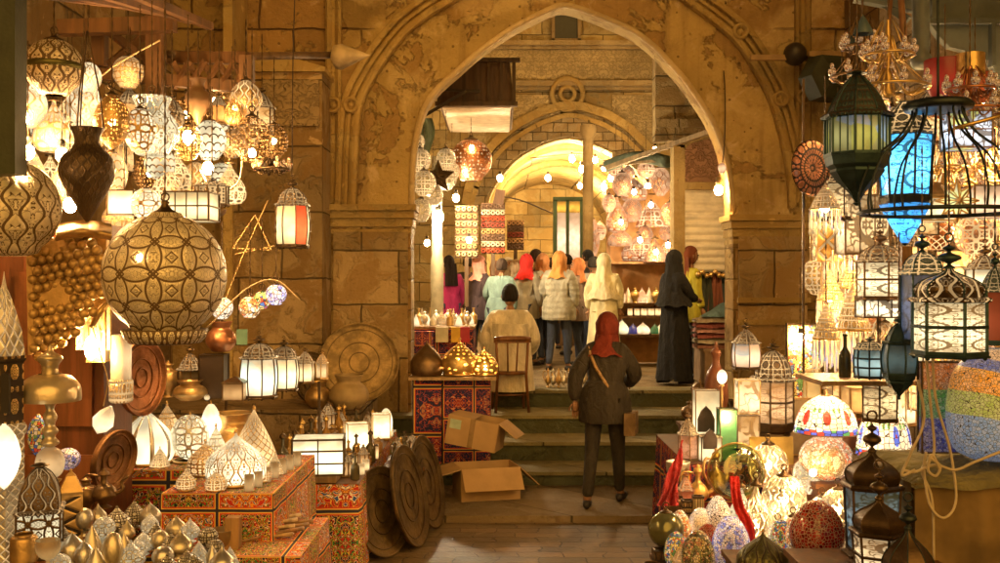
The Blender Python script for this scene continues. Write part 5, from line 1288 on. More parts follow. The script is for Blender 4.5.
for i, (x, y) in enumerate(pos):
    wts = [0,1,2,3,4,5,6,0,3,5,2] ; k = kinds[wts[rr.randrange(len(wts))]] if x > -1.5 else kinds[rr.choice([0,1,6,4,1])]
    o = spawn(('small', k[0]), k[1], (x, y, T4Z+.002), rr.uniform(0,3), k[2], k[3], k[4]); s_ = rr.uniform(1.0,1.45)*(1.25 if x < -1.3 else 1); o.scale = (s_*.95, s_*.95, s_*1.15)
for row in range(12):
    for c_ in range(4):
        x = -1.33+c_*.092+rr.uniform(-.015,.015); y = 7.42+row*.088+rr.uniform(-.02,.02)
        if (abs(x-XP(357,8.3)) < .10 and abs(y-8.3) < .12) or any(abs(x-a) < .055 and abs(y-c) < .055 for a, c in pos): continue
        k = kinds[rr.choice([2,5,2,3,5,0,4,2,6,3])]; o = spawn(('small', k[0]), k[1], (x, y, T4Z+.002), rr.uniform(0,3), k[2], k[3], k[4]); s_ = rr.uniform(.9,1.25); o.scale = (s_, s_, s_)
for i in range(14):
    x = -.93+.055*(i % 4)+rr.uniform(-.01,.01); y = 8.65+.26*(i//4); k = kinds[[1,4,0,1,6,4][i % 6]]
    if i in (5,): continue
    o = spawn(('low', k[0]), k[1], (x+.02, y, T5Z+.002), rr.uniform(0,3), k[2].replace('long table', 'low dark table'), k[3], k[4].replace('candle table','low dark table')+' low'); s_ = rr.uniform(.9,1.3); o.scale = (s_, s_, s_)
I(candle_cube, 421, yb(8.75,T5Z), 8.75, 12, 24, 'glass candle holder with a glowing red candle at the corner of the low table', 'candle holder', m=glow((1,.05,.03), 1.0))
# trays and pots at the pier foot
TRY = mat('traymetal', m_tray, (.42,.29,.12), .5); TRD = mat('traydark', m_tray, (.24,.16,.07), .55)
def leantray(px, pb, d, D_px, yaw, lean, lb, m):
    R = D_px*d/2000; o = tray(R, m, metal('dark')); r = o
    M = Matrix.Rotation(yaw, 4, 'Z') @ Matrix.Rotation(-lean, 4, 'Y') @ Matrix.Rotation(pi/2, 4, 'Y')
    o.rotation_euler = M.to_euler(); nrm = M @ Vector((0,0,1)); up = M @ Vector((-1,0,0))
    base = W(px, pb, d); o.location = base+up*R; return tag(o, lb, 'tray')
for px, d, Dp, yaw, lb in ((390,7.6,90,-.50,'nearest of the large round trays leaning against the candle table'), (420,7.9,102,-.20,'middle large round tray leaning beside the nearest one'), (437,8.5,93,-.20,'rearmost large round tray leaning next to the cardboard box')):
    leantray(px, yb(d, .01), d, Dp, yaw, .22, lb, TRD)
o = leantray(359, yb(10.5,.83), 10.5, 80, -pi/2+.1, .16, 'large round tray standing upright on the ledge against the pier', TRY)
o = leantray(314, yb(10.4,.83), 10.4, 52, -.55, .15, 'dark tray seen nearly edge on beside the large upright tray', TRD)
I(potk, 349, yb(10.0,.83), 10.0, 40, 34, 'wide buff clay pot with a flared neck in front of the upright tray', 'pot', kind='pot', m=plain((.42,.30,.14), .6), name='clay_pot')
I(potk, 318, yb(10.1,.83), 10.1, 26, 26, 'small squat brass pot beside the wide clay pot', 'pot', kind='pot', m=metal('brass'), name='brass_pot')
# rug covered stand with three domes
rs = empty('rug_stand', (0,0,0), 0, 'stand draped with a red and navy rug under the onion shaped lamps', 'stand')
RZ = 1.10
b = MB(); b.box((XP(427,10.4), 10.75, RZ/2-.01), (.30, .72, RZ-.03)); b.build('rug_drape', RUG, rs)
b = MB(); b.box((XP(465,10.3)+.01, 10.78, RZ/2-.01), (.50,.66,RZ-.03)); b.build('dark_panel', cloth('rug', .33), rs)
b = MB(); b.box((XP(452,10.2), 10.68, RZ), (.90,.86,.03)); b.build('board', wood((.45,.30,.15), .35), rs)
GL3 = glass((.85,.75,.5), .1)
I(potk, 427, yb(10.5,RZ+.02), 10.5, 34, 34, 'dark brass onion shaped dome on the rug covered stand', 'lamp', kind='onion', m=metal('bronze'), name='onion_dome')
I(lamp_stand_dome, 460, yb(10.5,RZ+.02), 10.5, 38, 36, 'clear golden onion dome with a burning candle, middle of the rug stand', 'lamp', m=pierced('gold','dots',14,8,.03,'open'), shape='onion', bulbst=60)
I(lamp_stand_dome, 484, yb(10.45,RZ+.02), 10.45, 28, 28, 'small speckled dome with a burning candle at the end of the rug stand', 'lamp', m=pierced('gold','dots',12,7,.12,'open'), shape='onion', bulbst=50)
# cardboard box -----------------------------------------------------
CB = mat('card', lambda key: m_plain(key, (.42,.27,.12), .8, 0., .15, .12, 6.)); 
cbx = empty('cardboard_box', W(486, yb(9.5,.0), 9.5), .25, 'opened brown cardboard box with spread flaps and a pale label', 'cardboard box')
b = MB(); w_, dd, hh, t = .56, .40, .36, .008
b.box((0,-dd/2,hh/2), (w_,t,hh)); b.box((0,dd/2,hh/2), (w_,t,hh)); b.box((-w_/2,0,hh/2), (t,dd-.01,hh)); b.box((w_/2,0,hh/2), (t,dd-.01,hh)); b.box((0,0,t), (w_-.01,dd-.01,t)); b.build('box_body', CB, cbx)
b = MB(); Mx = Matrix.Translation((w_/2,0,hh)) @ Matrix.Rotation(.75, 4, 'Y'); b.box((.13,0,0), (.26,dd,t), Mx); b.build('flap', CB, cbx)
b = MB(); Mx = Matrix.Translation((0,-dd/2,hh)) @ Matrix.Rotation(.85, 4, 'X'); b.box((0,-.12,0), (w_,.24,t), Mx); b.build('flap', CB, cbx)
b = MB(); Mx = Matrix.Translation((-w_/2,0,hh)) @ Matrix.Rotation(-.25, 4, 'Y'); b.box((-.12,0,0), (.24,dd,t), Mx); b.build('flap', CB, cbx)
cb2 = empty('cardboard_box', W(474, yb(9.75,.62)+12, 9.75), -.25, 'second cardboard carton tipped on top with a greenish sticker', 'cardboard box')
b = MB(); w_, dd, hh = .50, .34, .28; Mt = Matrix.Rotation(.16, 4, 'Y') @ Matrix.Rotation(.0, 4, 'X')
for c, s_ in (((0,-dd/2,hh/2),(w_,t,hh)),((0,dd/2,hh/2),(w_,t,hh)),((-w_/2,0,hh/2),(t,dd-.01,hh)),((w_/2,0,hh/2),(t,dd-.01,hh)),((0,0,t),(w_-.01,dd-.01,t)),((-.12,0,hh),(w_*.5,dd-.01,t))): b.box(c, s_, Mt)
b.build('box_body', CB, cb2)
b = MB(); b.box((.0,-dd/2-.007,hh*.5), (.05,.002,hh*.98), Mt); b.box((.0,0,hh+.009), (.05,dd*.98,.002), Mt) if False else None; b.build('tape', plain((.30,.20,.09), .25), cb2)
b = MB(); Mx = Mt @ Matrix.Translation((w_/2,0,hh)) @ Matrix.Rotation(.5, 4, 'Y'); b.box((.11,0,0), (.22,dd,t), Mx); b.build('flap', CB, cb2)
b = MB(); b.box((-.17,-dd/2-.006,hh*.72), (.11,.003,.09), Mt); b.build('sticker', plain((.42,.52,.36), .6), cb2)

# the crowd of small lamps behind the big ones
pl_ = [lambda: globe(.22, .25, pierced('bronze','strap',9,4,.05,'open',False), bulbst=45, seg=24), lambda: globe(.20, .26, pierced('dark','circles',9,4,.05,'lit',False,2.6,HOT), shape='drop', seg=20),
  lambda: lantern(.19, .36, 6, 'dark', glow((1,.66,.32), 1.1, .03, 2.), hb=.5), lambda: globe(.19, .2, pierced('dark','scale',12,6,.07,'lit',True,1.5,PALE), seg=20), lambda: globe(.2, .24, pierced('brass','arab',8,4,.05,'lit',False,2.4,HOT), shape='tear', seg=20)]
nn = ['small bronze globe lamp in the dense back row under the timber frame','small dark drop lamp in the dense back row under the timber frame','small dark lantern in the dense back row under the timber frame','small scale cut ball lamp in the dense back row under the timber frame','small brass teardrop lamp in the dense back row under the timber frame']
spots = [(20,92),(46,132),(72,112),(98,122),(20,175),(50,180),(96,150),(122,160),(104,182),(158,120),(172,128),(186,118),(160,165),(176,176),(196,182),(222,176),(230,190),(244,142),(262,122),(214,104),(246,104),(130,120),(178,200),(232,130),(168,190),(150,178)]
for i, (x, y) in enumerate(spots):
    j = (i*3+i//5) % 5; d = 6.25+.35*(i % 4); o = spawn(('bk', j), pl_[j], W(x, y+14, d), i*.4, nn[j], 'lantern' if j == 2 else 'lamp', 'back row lamps %d' % j if False else ('back row of ' + ['bronze globes','dark drops','dark lanterns','scale cut balls','brass teardrops'][j]))
    chainmesh(.35, metal('dark'), o, (.28,.3,.36,.23,.27)[j])

for i, (x, d, w_, h_, k_) in enumerate(((262,5.55,20,24,'onion'),(275,5.75,18,22,'cone'),(216,5.32,22,20,'onion'),(160,5.98,20,20,'cone'),(186,5.32,20,22,'drop'))):
    I(lamp_stand_dome, x, yb(d, T1Z), d, w_, h_, ['small brass dome behind the row of frosted cups','small brass cone behind the row of frosted cups','small silver dome at the front edge of the red cloth table','small silver cone at the front edge before the striped onion dome','small silver drop lamp at the front corner of the red cloth table'][i], 'lamp', m=pierced(('brass','silver')[i % 2],'strap',8,4,.04,'lit',False,1.5,HOT), shape=k_)
# ------------------------------------------------------------------ right stall
RBW = wood((.17,.075,.03)); REDC = REDC_
R3Z = .76; R2Z = .50; R1Z = .36; R4Z = .80; R5Z = .80
table('display_tier', 1.38, 3.5, 7.35, 8.75, R3Z, R3Z, RUG, 'back tier of the lantern stall carrying the tall standing lanterns', RBW)
table('display_tier', 1.38, 2.0, 6.42, 7.32, R2Z-.02, R2Z-.02, REDC, 'low red cloth tier with brass jugs beside the steps', REDC)
table('display_tier', 1.55, 2.35, 5.95, 6.40, R2Z, .40, RBW, 'pale edged shelf board under the sparkling silver lamps', wood((.50,.33,.17), .5))
table('display_tier', .98, 1.53, 5.55, 6.40, R1Z, R1Z, wood((.16,.10,.05)), 'front wooden tier with the coloured mosaic eggs', RBW)
table('display_tier', 1.24, 2.0, 5.0, 5.5, .62, .62, wood((.13,.07,.03)), 'front tier under the green dome and deep red mosaic lamp', RBW)
table('display_tier', 2.04, 3.7, 6.42, 7.3, R4Z, R4Z, RBW, 'middle tier under the flowered glass shade lamps', RBW)
table('display_tier', 1.40, 2.02, 3.9, 4.85, R5Z, R5Z, RBW, 'near tier under the three dark domed lanterns', RBW)
b = MB(); b.grid(lambda u, v: tuple(W(682-20*v+(2+20*v)*(u-.3)+1.5*sin(v*9+u*5), 440+66*v, 7.2-.75*v-.05*sin(u*16)*v)), 18, 16)
tag(b.build('draped_cloth', REDC), 'red glittering cloth trailing down beside the steps', 'cloth')
def UP(fn, px, d, w_, h_, lb, cat, z=R3Z, **k):
    return I(fn, px, yb(d, z), d, w_, h_, lb, cat, **k)
CRE = glow((1,.80,.50), 1.5); AMB = glow((1,.62,.30), 1.1, .03, 2.); WHT = glow((1,.86,.62), 2.4); LACE = glow((1,.76,.46), 1.7, .035, 3.)
# tall standing lanterns
UP(lantern, 773, 7.6, 44, 118, 'tallest dark standing lantern with two rows of star panes, back tier', 'lantern', n=8, gl=glow((.95,.62,.34), .8, .03, 2.), frame='dark', hb=.36, hd=.22, dome='dome', low=.26, tiers=2, z=R3Z)
o = UP(boxlamp, 746, 7.5, 22, 46, 'pierced panel lamp with a pointed niche under the white paper lamp', 'lamp', dp=.16, gl=glow((.95,.66,.36), .7, .03, 2.), frame='bronze', name='panel_lamp')
I(boxlamp, 747, yb(7.5,R3Z)-47, 7.5, 21, 34, 'plain white paper box lamp between the winged lantern and pierced panel', 'lamp', dp=.15, gl=glow((1,.76,.5), 1.5, .03, 2.), frame='brass', name='paper_lamp')
I(lantern, 746, 369, 7.5, 30, 50, 'small lantern with blue green side panes on the white paper lamp', 'lantern', n=6, gl=glow((1,.75,.6), 1.0, 0, 3, ((.25,.5,.5),(.3,.5,.42))), frame='dark', hb=.48, hd=.24, waist=.1, flare=1.0)
UP(boxlamp, 727, 7.5, 17, 52, 'narrow green glass lamp with a bright flame on the back tier', 'lamp', dp=.12, gl=glow((.18,.42,.12), .55), frame='dark', name='green_lamp')
bq = empty('light_bulb', W(727,418,7.41), 0, 'bright flame like bulb of the narrow green lamp', 'light bulb'); b = MB(); b.ball((0,0,0), .022, 10, 8, 1.5); b.build('bulb', bulb(60, (1,.95,.6)), bq)
bq = empty('egg_lamp', W(722,377,7.6), 0, 'small white glowing egg shaped lamp beside the white paper lamp', 'lamp'); b = MB(); b.ball((0,0,0), .038, 14, 10, 1.45); b.build('glass', glow((1,.86,.6), 4.), bq); b = MB(); b.lathe([(.02,-.07),(.012,-.054)], 10); b.box((0,0,-.24), (.012,.012,.34)); b.build('stem', metal('brass'), bq)
UP(boxlamp, 706, 7.9, 24, 62, 'tall cream box lantern with a dark pointed arch, rear one of two', 'lantern', dp=.14, gl=CRE, frame='bronze', rows=1)
UP(boxlamp, 710, 7.45, 20, 28, 'small cream box lantern with a dark pointed arch in front of the taller one', 'lantern', dp=.12, gl=CRE, frame='bronze', roof=.1)
for px, d, w_, yy, h_, nm in ((706,7.82,17,432,26,'rear'),(710,7.38,14,449,20,'front')):
    b = MB(); ww = w_*d/1000; hh = h_*d/1000
    b.prism([(-ww/2,0),(-ww/2,hh*.5),(-ww*.3,hh*.8),(0,hh),(ww*.3,hh*.8),(ww/2,hh*.5),(ww/2,0)], -.01, .004); o = b.build('arch_plaque', plain((.07,.05,.04), .4)); o.location = W(px,yy,d-.02); tag(o, 'dark arched metal plaque on the %s cream box lantern' % nm, 'plaque')
UP(lantern, 688, 7.5, 22, 52, 'bronze lantern with rosy panes at the street side end of the back tier', 'lantern', n=6, gl=glow((1,.5,.3), .6, .03, 2.), frame='bronze', hb=.46)
UP(potk, 716, 8.35, 24, 100, 'tall brown clay water jug behind the box lanterns', 'jug', kind='urn', m=plain((.22,.08,.04), .4), name='clay_jug')
UP(potk, 700, 8.5, 26, 60, 'rounded brown lidded pot below the folded textiles', 'pot', kind='pot', m=plain((.20,.12,.06), .5), name='lidded_pot', lid=metal('bronze'))
UP(lantern, 700, 8.2, 20, 62, 'spiky bronze lantern beside the brown water jug', 'lantern', n=6, gl=glow((.9,.5,.3), .5), frame='bronze', hb=.4, low=.15)
pm = UP(boxlamp, 803, 8.3, 32, 120, 'tall dark framed mosaic panel with a bright bulb reflected in it', 'panel', dp=.05, gl=mosaic('multi', 45, .28, .05), frame='dark', name='mosaic_screen')
UP(boxlamp, 805, 7.7, 44, 58, 'buff metal plate with a pointed niche beside the tallest lantern', 'panel', dp=.04, gl=plain((.42,.32,.2), .4), frame='brass', name='niche_plate')
UP(lantern, 832, 7.9, 26, 66, 'narrow golden lantern at the end of the back tier', 'lantern', n=6, gl=AMB, frame='brass', hb=.5)
UP(boxlamp, 812, 8.0, 14, 80, 'slim yellow glass lamp behind the niche panel', 'lamp', dp=.08, gl=glow((1,.65,.25), .9), frame='brass', name='slim_lamp')
UP(globe, 858, 8.2, 30, 44, 'dark red glazed pot between the two flowered shades', 'pot', z=R4Z+.22, m=plain((.16,.03,.015), .25), shape='pot', name='glazed_pot')
I(potk, 856, yb(6.9,R4Z), 6.9, 26, 60, 'brown glazed jar standing between the flowered shade lamps', 'jar', kind='jar', m=plain((.18,.06,.02), .25), name='glazed_jar')
# brass bits on the red tier
UP(ewer, 698, 7.0, 34, 46, 'shiny brass ewer with a tall curved handle on the red tier', 'ewer', z=R2Z, m=metal('gold'))
UP(ewer, 716, 7.2, 34, 56, 'larger dark brass ewer behind the shiny one', 'ewer', z=R2Z, m=metal('brass'), rz=.6)
UP(lantern, 686, 6.9, 20, 44, 'little copper lantern with red glass beside the brass ewer', 'lantern', z=R2Z, n=4, gl=glow((1,.28,.12), .7, .03, 2.), frame='copper')
UP(potk, 676, 6.7, 20, 28, 'dark brass cup on the red tier by the steps', 'cup', z=R2Z, kind='jar', m=metal('bronze'), name='brass_cup')
UP(candle_cube, 687, 6.55, 16, 26, 'pierced gold candle box on the red tier', 'candle holder', z=R2Z, m=pierced('gold','strap',8,2,.05,'dark'))
UP(candle_cube, 698, 6.5, 16, 32, 'ribbed gold candle box next to the pierced one', 'candle holder', z=R2Z, m=pierced('gold','ribs',16,1,.06,'dark'))
UP(lamp_stand_dome, 712, 6.5, 28, 30, 'small silver cone shaped lamp on the red tier', 'lamp', z=R2Z, m=pierced('silver','strap',8,4,.05,'dark'), shape='cone')
UP(potk, 678, 7.1, 24, 20, 'crumpled silver dish at the edge of the red tier', 'dish', z=R2Z+.18, kind='bowl', m=metal('silver'), name='silver_dish')
# glass bowl, ribbon and sparkling lamps
bowl = empty('glass_bowl', W(738, 473, 6.42), 0, 'large round greenish glass bowl standing on edge, reflecting the street', 'bowl')
b = MB(); b.lathe([(0,.05),(.10,.045),(.155,.02),(.18,-.02),(.186,-.04),(.178,-.045),(.15,.005),(.1,.03),(0,.036)], 40, True, Matrix.Rotation(pi/2-.1, 4, 'X')); b.build('glass', glass((.66,.70,.46), .04), bowl)
b = MB(); b.tube([(.184*cos(a), .045, .184*sin(a)) for a in [2*pi*i/40 for i in range(40)]], .006, 6, True); b.build('rim', metal('gold'), bowl)
SP_ = spline([W(734,476,6.22), W(735,492,6.12), W(739,508,6.06), W(747,524,5.99), W(750,552,5.93)], 5)
b = MB(); b.grid(lambda u, v: tuple(SP_[int(round(v*20))]+Vector(((u-.5)*(.055+.03*v), -.012*sin(u*14+v*4)-.01, 0))), 12, 20); tag(b.build('draped_cloth', fabric((.55,.02,.015))), 'bright red sash draped over the rim of the glass bowl', 'sash')
SPK = mosaic('clear', 70, 1.1, .05); SPK2 = pierced('silver','circles',9,5,.05,'lit',False,1.6,PALE); SPK3 = pierced('silver','arab',8,4,.05,'open',False)
SZ = R2Z
UP(globe, 756, 6.15, 34, 58, 'sparkling silver teardrop lamp with a hot bulb low inside', 'lamp', z=SZ, m=SPK3, shape='drop', bulbst=70, bz=.3)
UP(globe, 741, 6.3, 28, 50, 'dimmer silver teardrop lamp behind the hot one', 'lamp', z=SZ, m=SPK2, shape='drop')
UP(globe, 784, 6.3, 44, 48, 'big round silver cutwork lamp, middle of the pale shelf', 'lamp', z=SZ+.08, m=SPK3, bulbst=50)
UP(globe, 793, 6.05, 30, 30, 'small silver ball lamp in front of the big round one', 'lamp', z=SZ, m=pierced('silver','strap',8,5,.05,'open',False), bulbst=40)
UP(globe, 778, 6.05, 20, 24, 'tiny silver ball lamp beside the small one', 'lamp', z=SZ, m=SPK2)
UP(globe, 768, 6.9, 40, 44, 'silver ball lamp with a burning bulb before the gold tray', 'lamp', z=R4Z-.12, m=SPK3, bulbst=60)
UP(globe, 808, 6.6, 30, 36, 'silver cutwork ball lamp under the red flowered shade', 'lamp', z=R4Z-.1, m=SPK2)
b = MB(); b.box((0,0,.13), (.31,.012,.26)); o = b.build('gold_tray', plain((.50,.36,.10), .35, .6)); o.location = W(772, 474, 7.1); o.rotation_euler = (-.12,0,0); tag(o, 'square golden tray standing on edge behind the silver ball lamps', 'tray')
def m_flower(key, dots, edge):
    """leaded glass shade: white ground, red blossoms, coloured border (by position on the shade)"""
    t = MT('leaded_glass'); v, u, w, _ = t.coords('UV'); ov, x, y, z = t.coords()
    vv = t.vec(u*30., w*10.)
    ed = t.voro(vv, 1., 'DISTANCE_TO_EDGE', .5); cc = t.voro(vv, 1., 'F1', .5, 'Color'); sx = t.N('ShaderNodeSeparateXYZ'); t.L(cc, sx.inputs[0])
    c = t.ramp(S(t.nt, sx.outputs[0]), [(0,(.98,.85,.58)),(.5,(.95,.78,.5)),(.8,(.75,.72,.45)),(.92,(.95,.6,.45))], True)
    a = tilef(u*8.+.35); b_ = (w-.38).abs(); n = t.noise(t.vec(u*30., w*9.), 1., 1)
    r = ((a*a*.9+b_*b_*1.0).sqrt()+(n-.5)*.08)
    c = t.mixc((r).lt(.17), c, dots); lf = (((a-.36)*(a-.36))*1.2+((w-.55)*(w-.55))*2.).sqrt(); c = t.mixc(lf.lt(.09), c, (.15,.30,.08)); c = t.mixc(r.lt(.035), c, (.45,.02,.01))
    rim = w.lt(.13); c = t.mixc(rim, c, t.ramp(S(t.nt, sx.outputs[1]), [(0,(.08,.12,.6)),(.35,(.7,.06,.04)),(.55,(.1,.35,.12)),(.75,(.9,.8,.6))], True))
    c = t.mixc(ed.lt(.055), c, (.03,.02,.01)); g = t.noise(ov, 7., 1)
    return t.done(t.prin(c, .2, 0., t.bump(ed.ss(0,.1), .3, .004), c, (g.ss(.2,.8)*.5+.6)*edge*GK))
T1_ = mat('tif1', m_flower, (.80,.05,.03), 1.5); T2_ = mat('tif2', m_flower, (.10,.16,.65), 1.5)
UP(tiffany, 826, 6.55, 62, 92, 'leaded glass shade lamp with red blossoms and coloured border over a sparkling ball', 'lamp', z=R4Z-.05, pal=T1_, sh=.40, rz=.39)
UP(tiffany, 884, 6.45, 54, 76, 'leaded glass shade lamp with a blue flower behind the dark lanterns', 'lamp', z=R4Z+.03, pal=T2_, sh=.70)
bq = empty('light_bulb', W(813,473,6.2), 0, 'bulb blazing against the sparkling glass ball under the red blossoms', 'light bulb'); b = MB(); b.ball((0,0,0), .022, 10, 8); b.build('bulb', bulb(120), bq)
# mosaic eggs
EZ = R1Z
def egg(w, h, m, foot='brass'):
    r = empty('mosaic_egg_lamp'); b = MB(); b.lathe(P_('egg', w, h*.93, h*.07), 28); b.build('glass', m, r); b = MB(); b.lathe([(0,0),(w*.3,0),(w*.28,h*.04),(w*.2,h*.09)], 18); b.build('foot', metal(foot), r); return r
UP(globe, 666, 6.2, 36, 36, 'dark reflecting glass ball on the front tier beside the steps', 'ball', z=EZ+.09, m=plain((.22,.22,.10), .06, .6, .3, .02), name='glass_ball', shape='sphere')
UP(candle_cube, 662, 6.15, 28, 15, 'small pierced box under the dark reflecting ball', 'box', z=EZ, m=pierced('bronze','strap',8,1,.05,'dark'))
UP(egg, 680, 6.25, 24, 50, 'orange and white mosaic egg lamp second from the steps', 'lamp', z=EZ, m=mosaic('warm', 82, .75, .06))
UP(egg, 676, 6.0, 24, 40, 'white bordered orange mosaic egg lamp in front of the taller orange one', 'lamp', z=EZ, m=mosaic('multi', 90, .7, .06))
UP(egg, 701, 6.3, 30, 50, 'tall plain white and red mosaic egg lamp', 'lamp', z=EZ, m=mosaic('white', 57, .9, .03))
UP(egg, 708, 6.12, 28, 42, 'red beaded mosaic egg lamp behind the gold and green one', 'lamp', z=EZ, m=mosaic('red', 90, .9, .05))
UP(egg, 698, 5.75, 34, 54, 'gold and green scale mosaic egg, nearest the camera', 'lamp', z=EZ, m=mosaic('gold', 72, .12, .08))
UP(egg, 731, 5.95, 38, 58, 'blue and white mosaic egg lamp, brightest of the row', 'lamp', z=EZ, m=mosaic('bluewhite', 75, .85, .05))
UP(egg, 718, 6.3, 30, 62, 'white and yellow mosaic egg lamp rising behind the red one', 'lamp', z=EZ, m=mosaic('white', 75, .9, .07))
UP(egg, 737, 5.65, 16, 24, 'tiny golden mosaic egg in front of the blue and white one', 'lamp', z=EZ, m=mosaic('gold', 90, .5, .05))
UP(lantern, 682, 5.8, 20, 40, 'miniature brass lantern in front of the orange mosaic eggs', 'lantern', z=EZ, n=6, gl=AMB, frame='brass')
UP(potk, 652, 5.9, 22, 16, 'small dark box shaped pot at the very corner of the front tier', 'pot', z=EZ, kind='jar', m=metal('bronze'), name='small_pot')
UP(lamp_stand_dome, 763, 5.25, 52, 44, 'broad green gold metal dome lamp with pierced edge, bottom of the stall', 'lamp', z=.56, m=pierced('green','arab',8,2,.04,'dark'), shape='onion')
UP(egg, 817, 5.2, 54, 66, 'deep red beaded mosaic egg lamp on the near tier', 'lamp', z=.62, m=mosaic('red', 62, .12, .07))
UP(egg, 797, 5.4, 24, 40, 'white mosaic egg lamp with red flowers beside the deep red egg', 'lamp', z=.62, m=mosaic('warm', 90, 1., .05))
UP(egg, 781, 5.45, 20, 34, 'small red flowered mosaic lamp behind the green gold dome', 'lamp', z=.62, m=mosaic('multi', 105, .9, .05))
# three near dark domed lanterns
BLUP = glow((.30,.45,.50), .45, .05, 2.)
UP(lantern, 872, 4.75, 60, 142, 'large dark domed lantern with blue scrolled panes, rearmost of the near three', 'lantern', z=R5Z+.0, n=6, gl=BLUP, frame='dark', hb=.44, hd=.22, dome='odome', domem=metal('dark'), flare=1.12)
UP(lantern, 879, 4.35, 58, 118, 'dark ribbed lantern with creamy scrolled panes, middle of the near three', 'lantern', z=R5Z, n=6, gl=glow((1,.74,.46), 1.1, .05, 2.), frame='dark', hb=.36, hd=.26, dome='odome', domem=metal('dark'), flare=1.15, tiers=2)
UP(lantern, 908, 4.15, 56, 124, 'dark shiny domed lantern nearest the camera beside the buff box', 'lantern', z=R5Z-.1, n=8, gl=glow((1,.6,.3), .35), frame='iron', hb=.26, hd=.40, dome='odome', domem=metal('dark'))
# buff box with cushion, panel and rainbow lamp
bx = empty('cloth_box', (0,0,0), 0, 'big buff cloth covered box with a green cushion top and white cords', 'box'); BZ = 1.24
b = MB(); b.box((2.43, 5.07, (BZ-.1)/2), (.98,.76,BZ-.12)); b.grid(lambda u, v: (1.93+1.05*u, 4.66-.02*(1-v)-.016*sin(u*21+v)*(1-v*.6)-.01*sin(u*47), .02+(BZ-.10)*v), 60, 10); b.grid(lambda u, v: (1.915-.018*sin(u*17)*(1-v*.6), 4.66+.8*u, .02+(BZ-.10)*v), 30, 10); b.build('box_body', plain((.27,.18,.07), .85, 0, .5, .4, 4.), bx)
b = MB(); b.grid(lambda u, v: (1.92+1.04*u, 4.62+.86*v, BZ-.10+.10*(sin(pi*u)*sin(pi*v))**.35+.008*sin(u*20)), 24, 14); b.build('cushion', fabric((.24,.21,.08)), bx)
I(boxlamp, 941, 453, 4.95, 42, 92, 'upright panel lamp of orange, green and blue mosaic in a dark wood frame', 'lamp', dp=.05, gl=mat('bandp', m_rainbow, [(0,(.05,.06,.35)),(.12,(.05,.07,.40)),(.17,(.08,.30,.08)),(.27,(.10,.35,.08)),(.31,(.55,.18,.03)),(.5,(.6,.2,.04))], 80., False, .22), frame='dark', name='mosaic_panel_lamp')
rb = empty('rainbow_lamp', W(994,458,4.75), 0, 'big mosaic lamp with wavy sand, blue, orange and green bands', 'lamp')
b = MB(); b.lathe([(.005,0)]+[(r_*.21, z_*.52) for r_, z_ in sp2([(.55,0),(.85,.08),(1.,.3),(.98,.55),(.85,.78),(.5,.95),(.3,1)], 4)], 36); b.build('glass', mat('band2', m_rainbow, [(0,(.25,.45,.85)),(.13,(.25,.45,.85)),(.18,(.45,.62,.15)),(.27,(.5,.65,.15)),(.29,(.95,.45,.05)),(.38,(.95,.5,.06)),(.40,(.12,.2,.7)),(.455,(.85,.68,.5)),(.52,(.85,.68,.5))], 70., True, .22), rb)
b = MB(); b.lathe([(0,-.0),(.10,-.0),(.10,.012),(.06,.03)], 20); b.build('foot', metal('brass'), rb)
I(potk, 978, 362, 5.2, 34, 26, 'pinkish rounded shade behind the top of the banded mosaic lamp', 'lamp', kind='pot', m=glow((1,.6,.42), .7, .03, 2.), name='pink_lamp')
PC = plain((.62,.52,.34), .5)
for i, (pts, lb) in enumerate((
 ([(926,355),(930,400),(934,452),(922,470),(932,500),(934,560)],'pale cord hanging straight down the front of the buff box'),
 ([(932,350),(936,400),(950,450),(956,500),(944,518),(930,505),(924,470),(926,452)],'pale cord making a big loop on the buff box'),
 ([(903,470),(915,472),(935,465),(955,470),(975,462),(1000,452)],'pale cord lying across the cushion of the buff box'),
 ([(918,380),(924,420),(910,455),(902,475),(915,470)],'pale cord tangled beside the mosaic panel'),
 ([(940,470),(932,455),(928,470),(936,476),(940,466),(930,458)],'small knot of pale cord at the edge of the cushion'))):
    rope('cord', [W(x,y,4.56-(.02*i)) for x, y in pts], .0065, PC, lb, 'cord', n=8)
# ---- hanging ------------------------------------------------------
PT = metal('patina'); F6 = [lambda: lantern(.24, .44, 6, 'dark', glow((1,.72,.38), 1.3, .035, 2.), hb=.46), lambda: lantern(.26, .46, 8, 'bronze', glow((1,.8,.5), 1.2, 0, 3, ((.9,.45,.15),(.4,.6,.5))), hb=.5, waist=.1), lambda: fringe_lamp(.22, .36, None, 'brass'), lambda: boxlamp(.2, .3, .16, glow((1,.66,.32), 1.2, .035, 3.), 'dark', 2, 2, 'box_lantern', True, .25), lambda: globe(.26,.28, pierced('bronze','arab',8,4,.05,'lit',False,2.6,HOT), seg=24)]
NN6 = ['dark framed lantern with amber scrolled panes among the crowded back wall','bulging bronze lantern with mixed coloured panes among the crowded back wall','small bead fringed cone lamp among the crowded back wall','small dark framed box lantern among the crowded back wall','bronze cutwork globe among the crowded back wall']
pg = I(lantern, 857, 206, 4.6, 68, 138, 'large dark pagoda lantern with green and yellow panes and a pointed bottom', 'lantern', n=8, gl=glow((.5,.5,.22), .55, 0, 3, ((.62,.6,.12),(.40,.55,.62))), frame='patina', hb=.27, hd=.28, low=.33, dome='cdome', domem=pierced('patina','strap',16,3,.03,'dark'), chain=.5, mid=2)
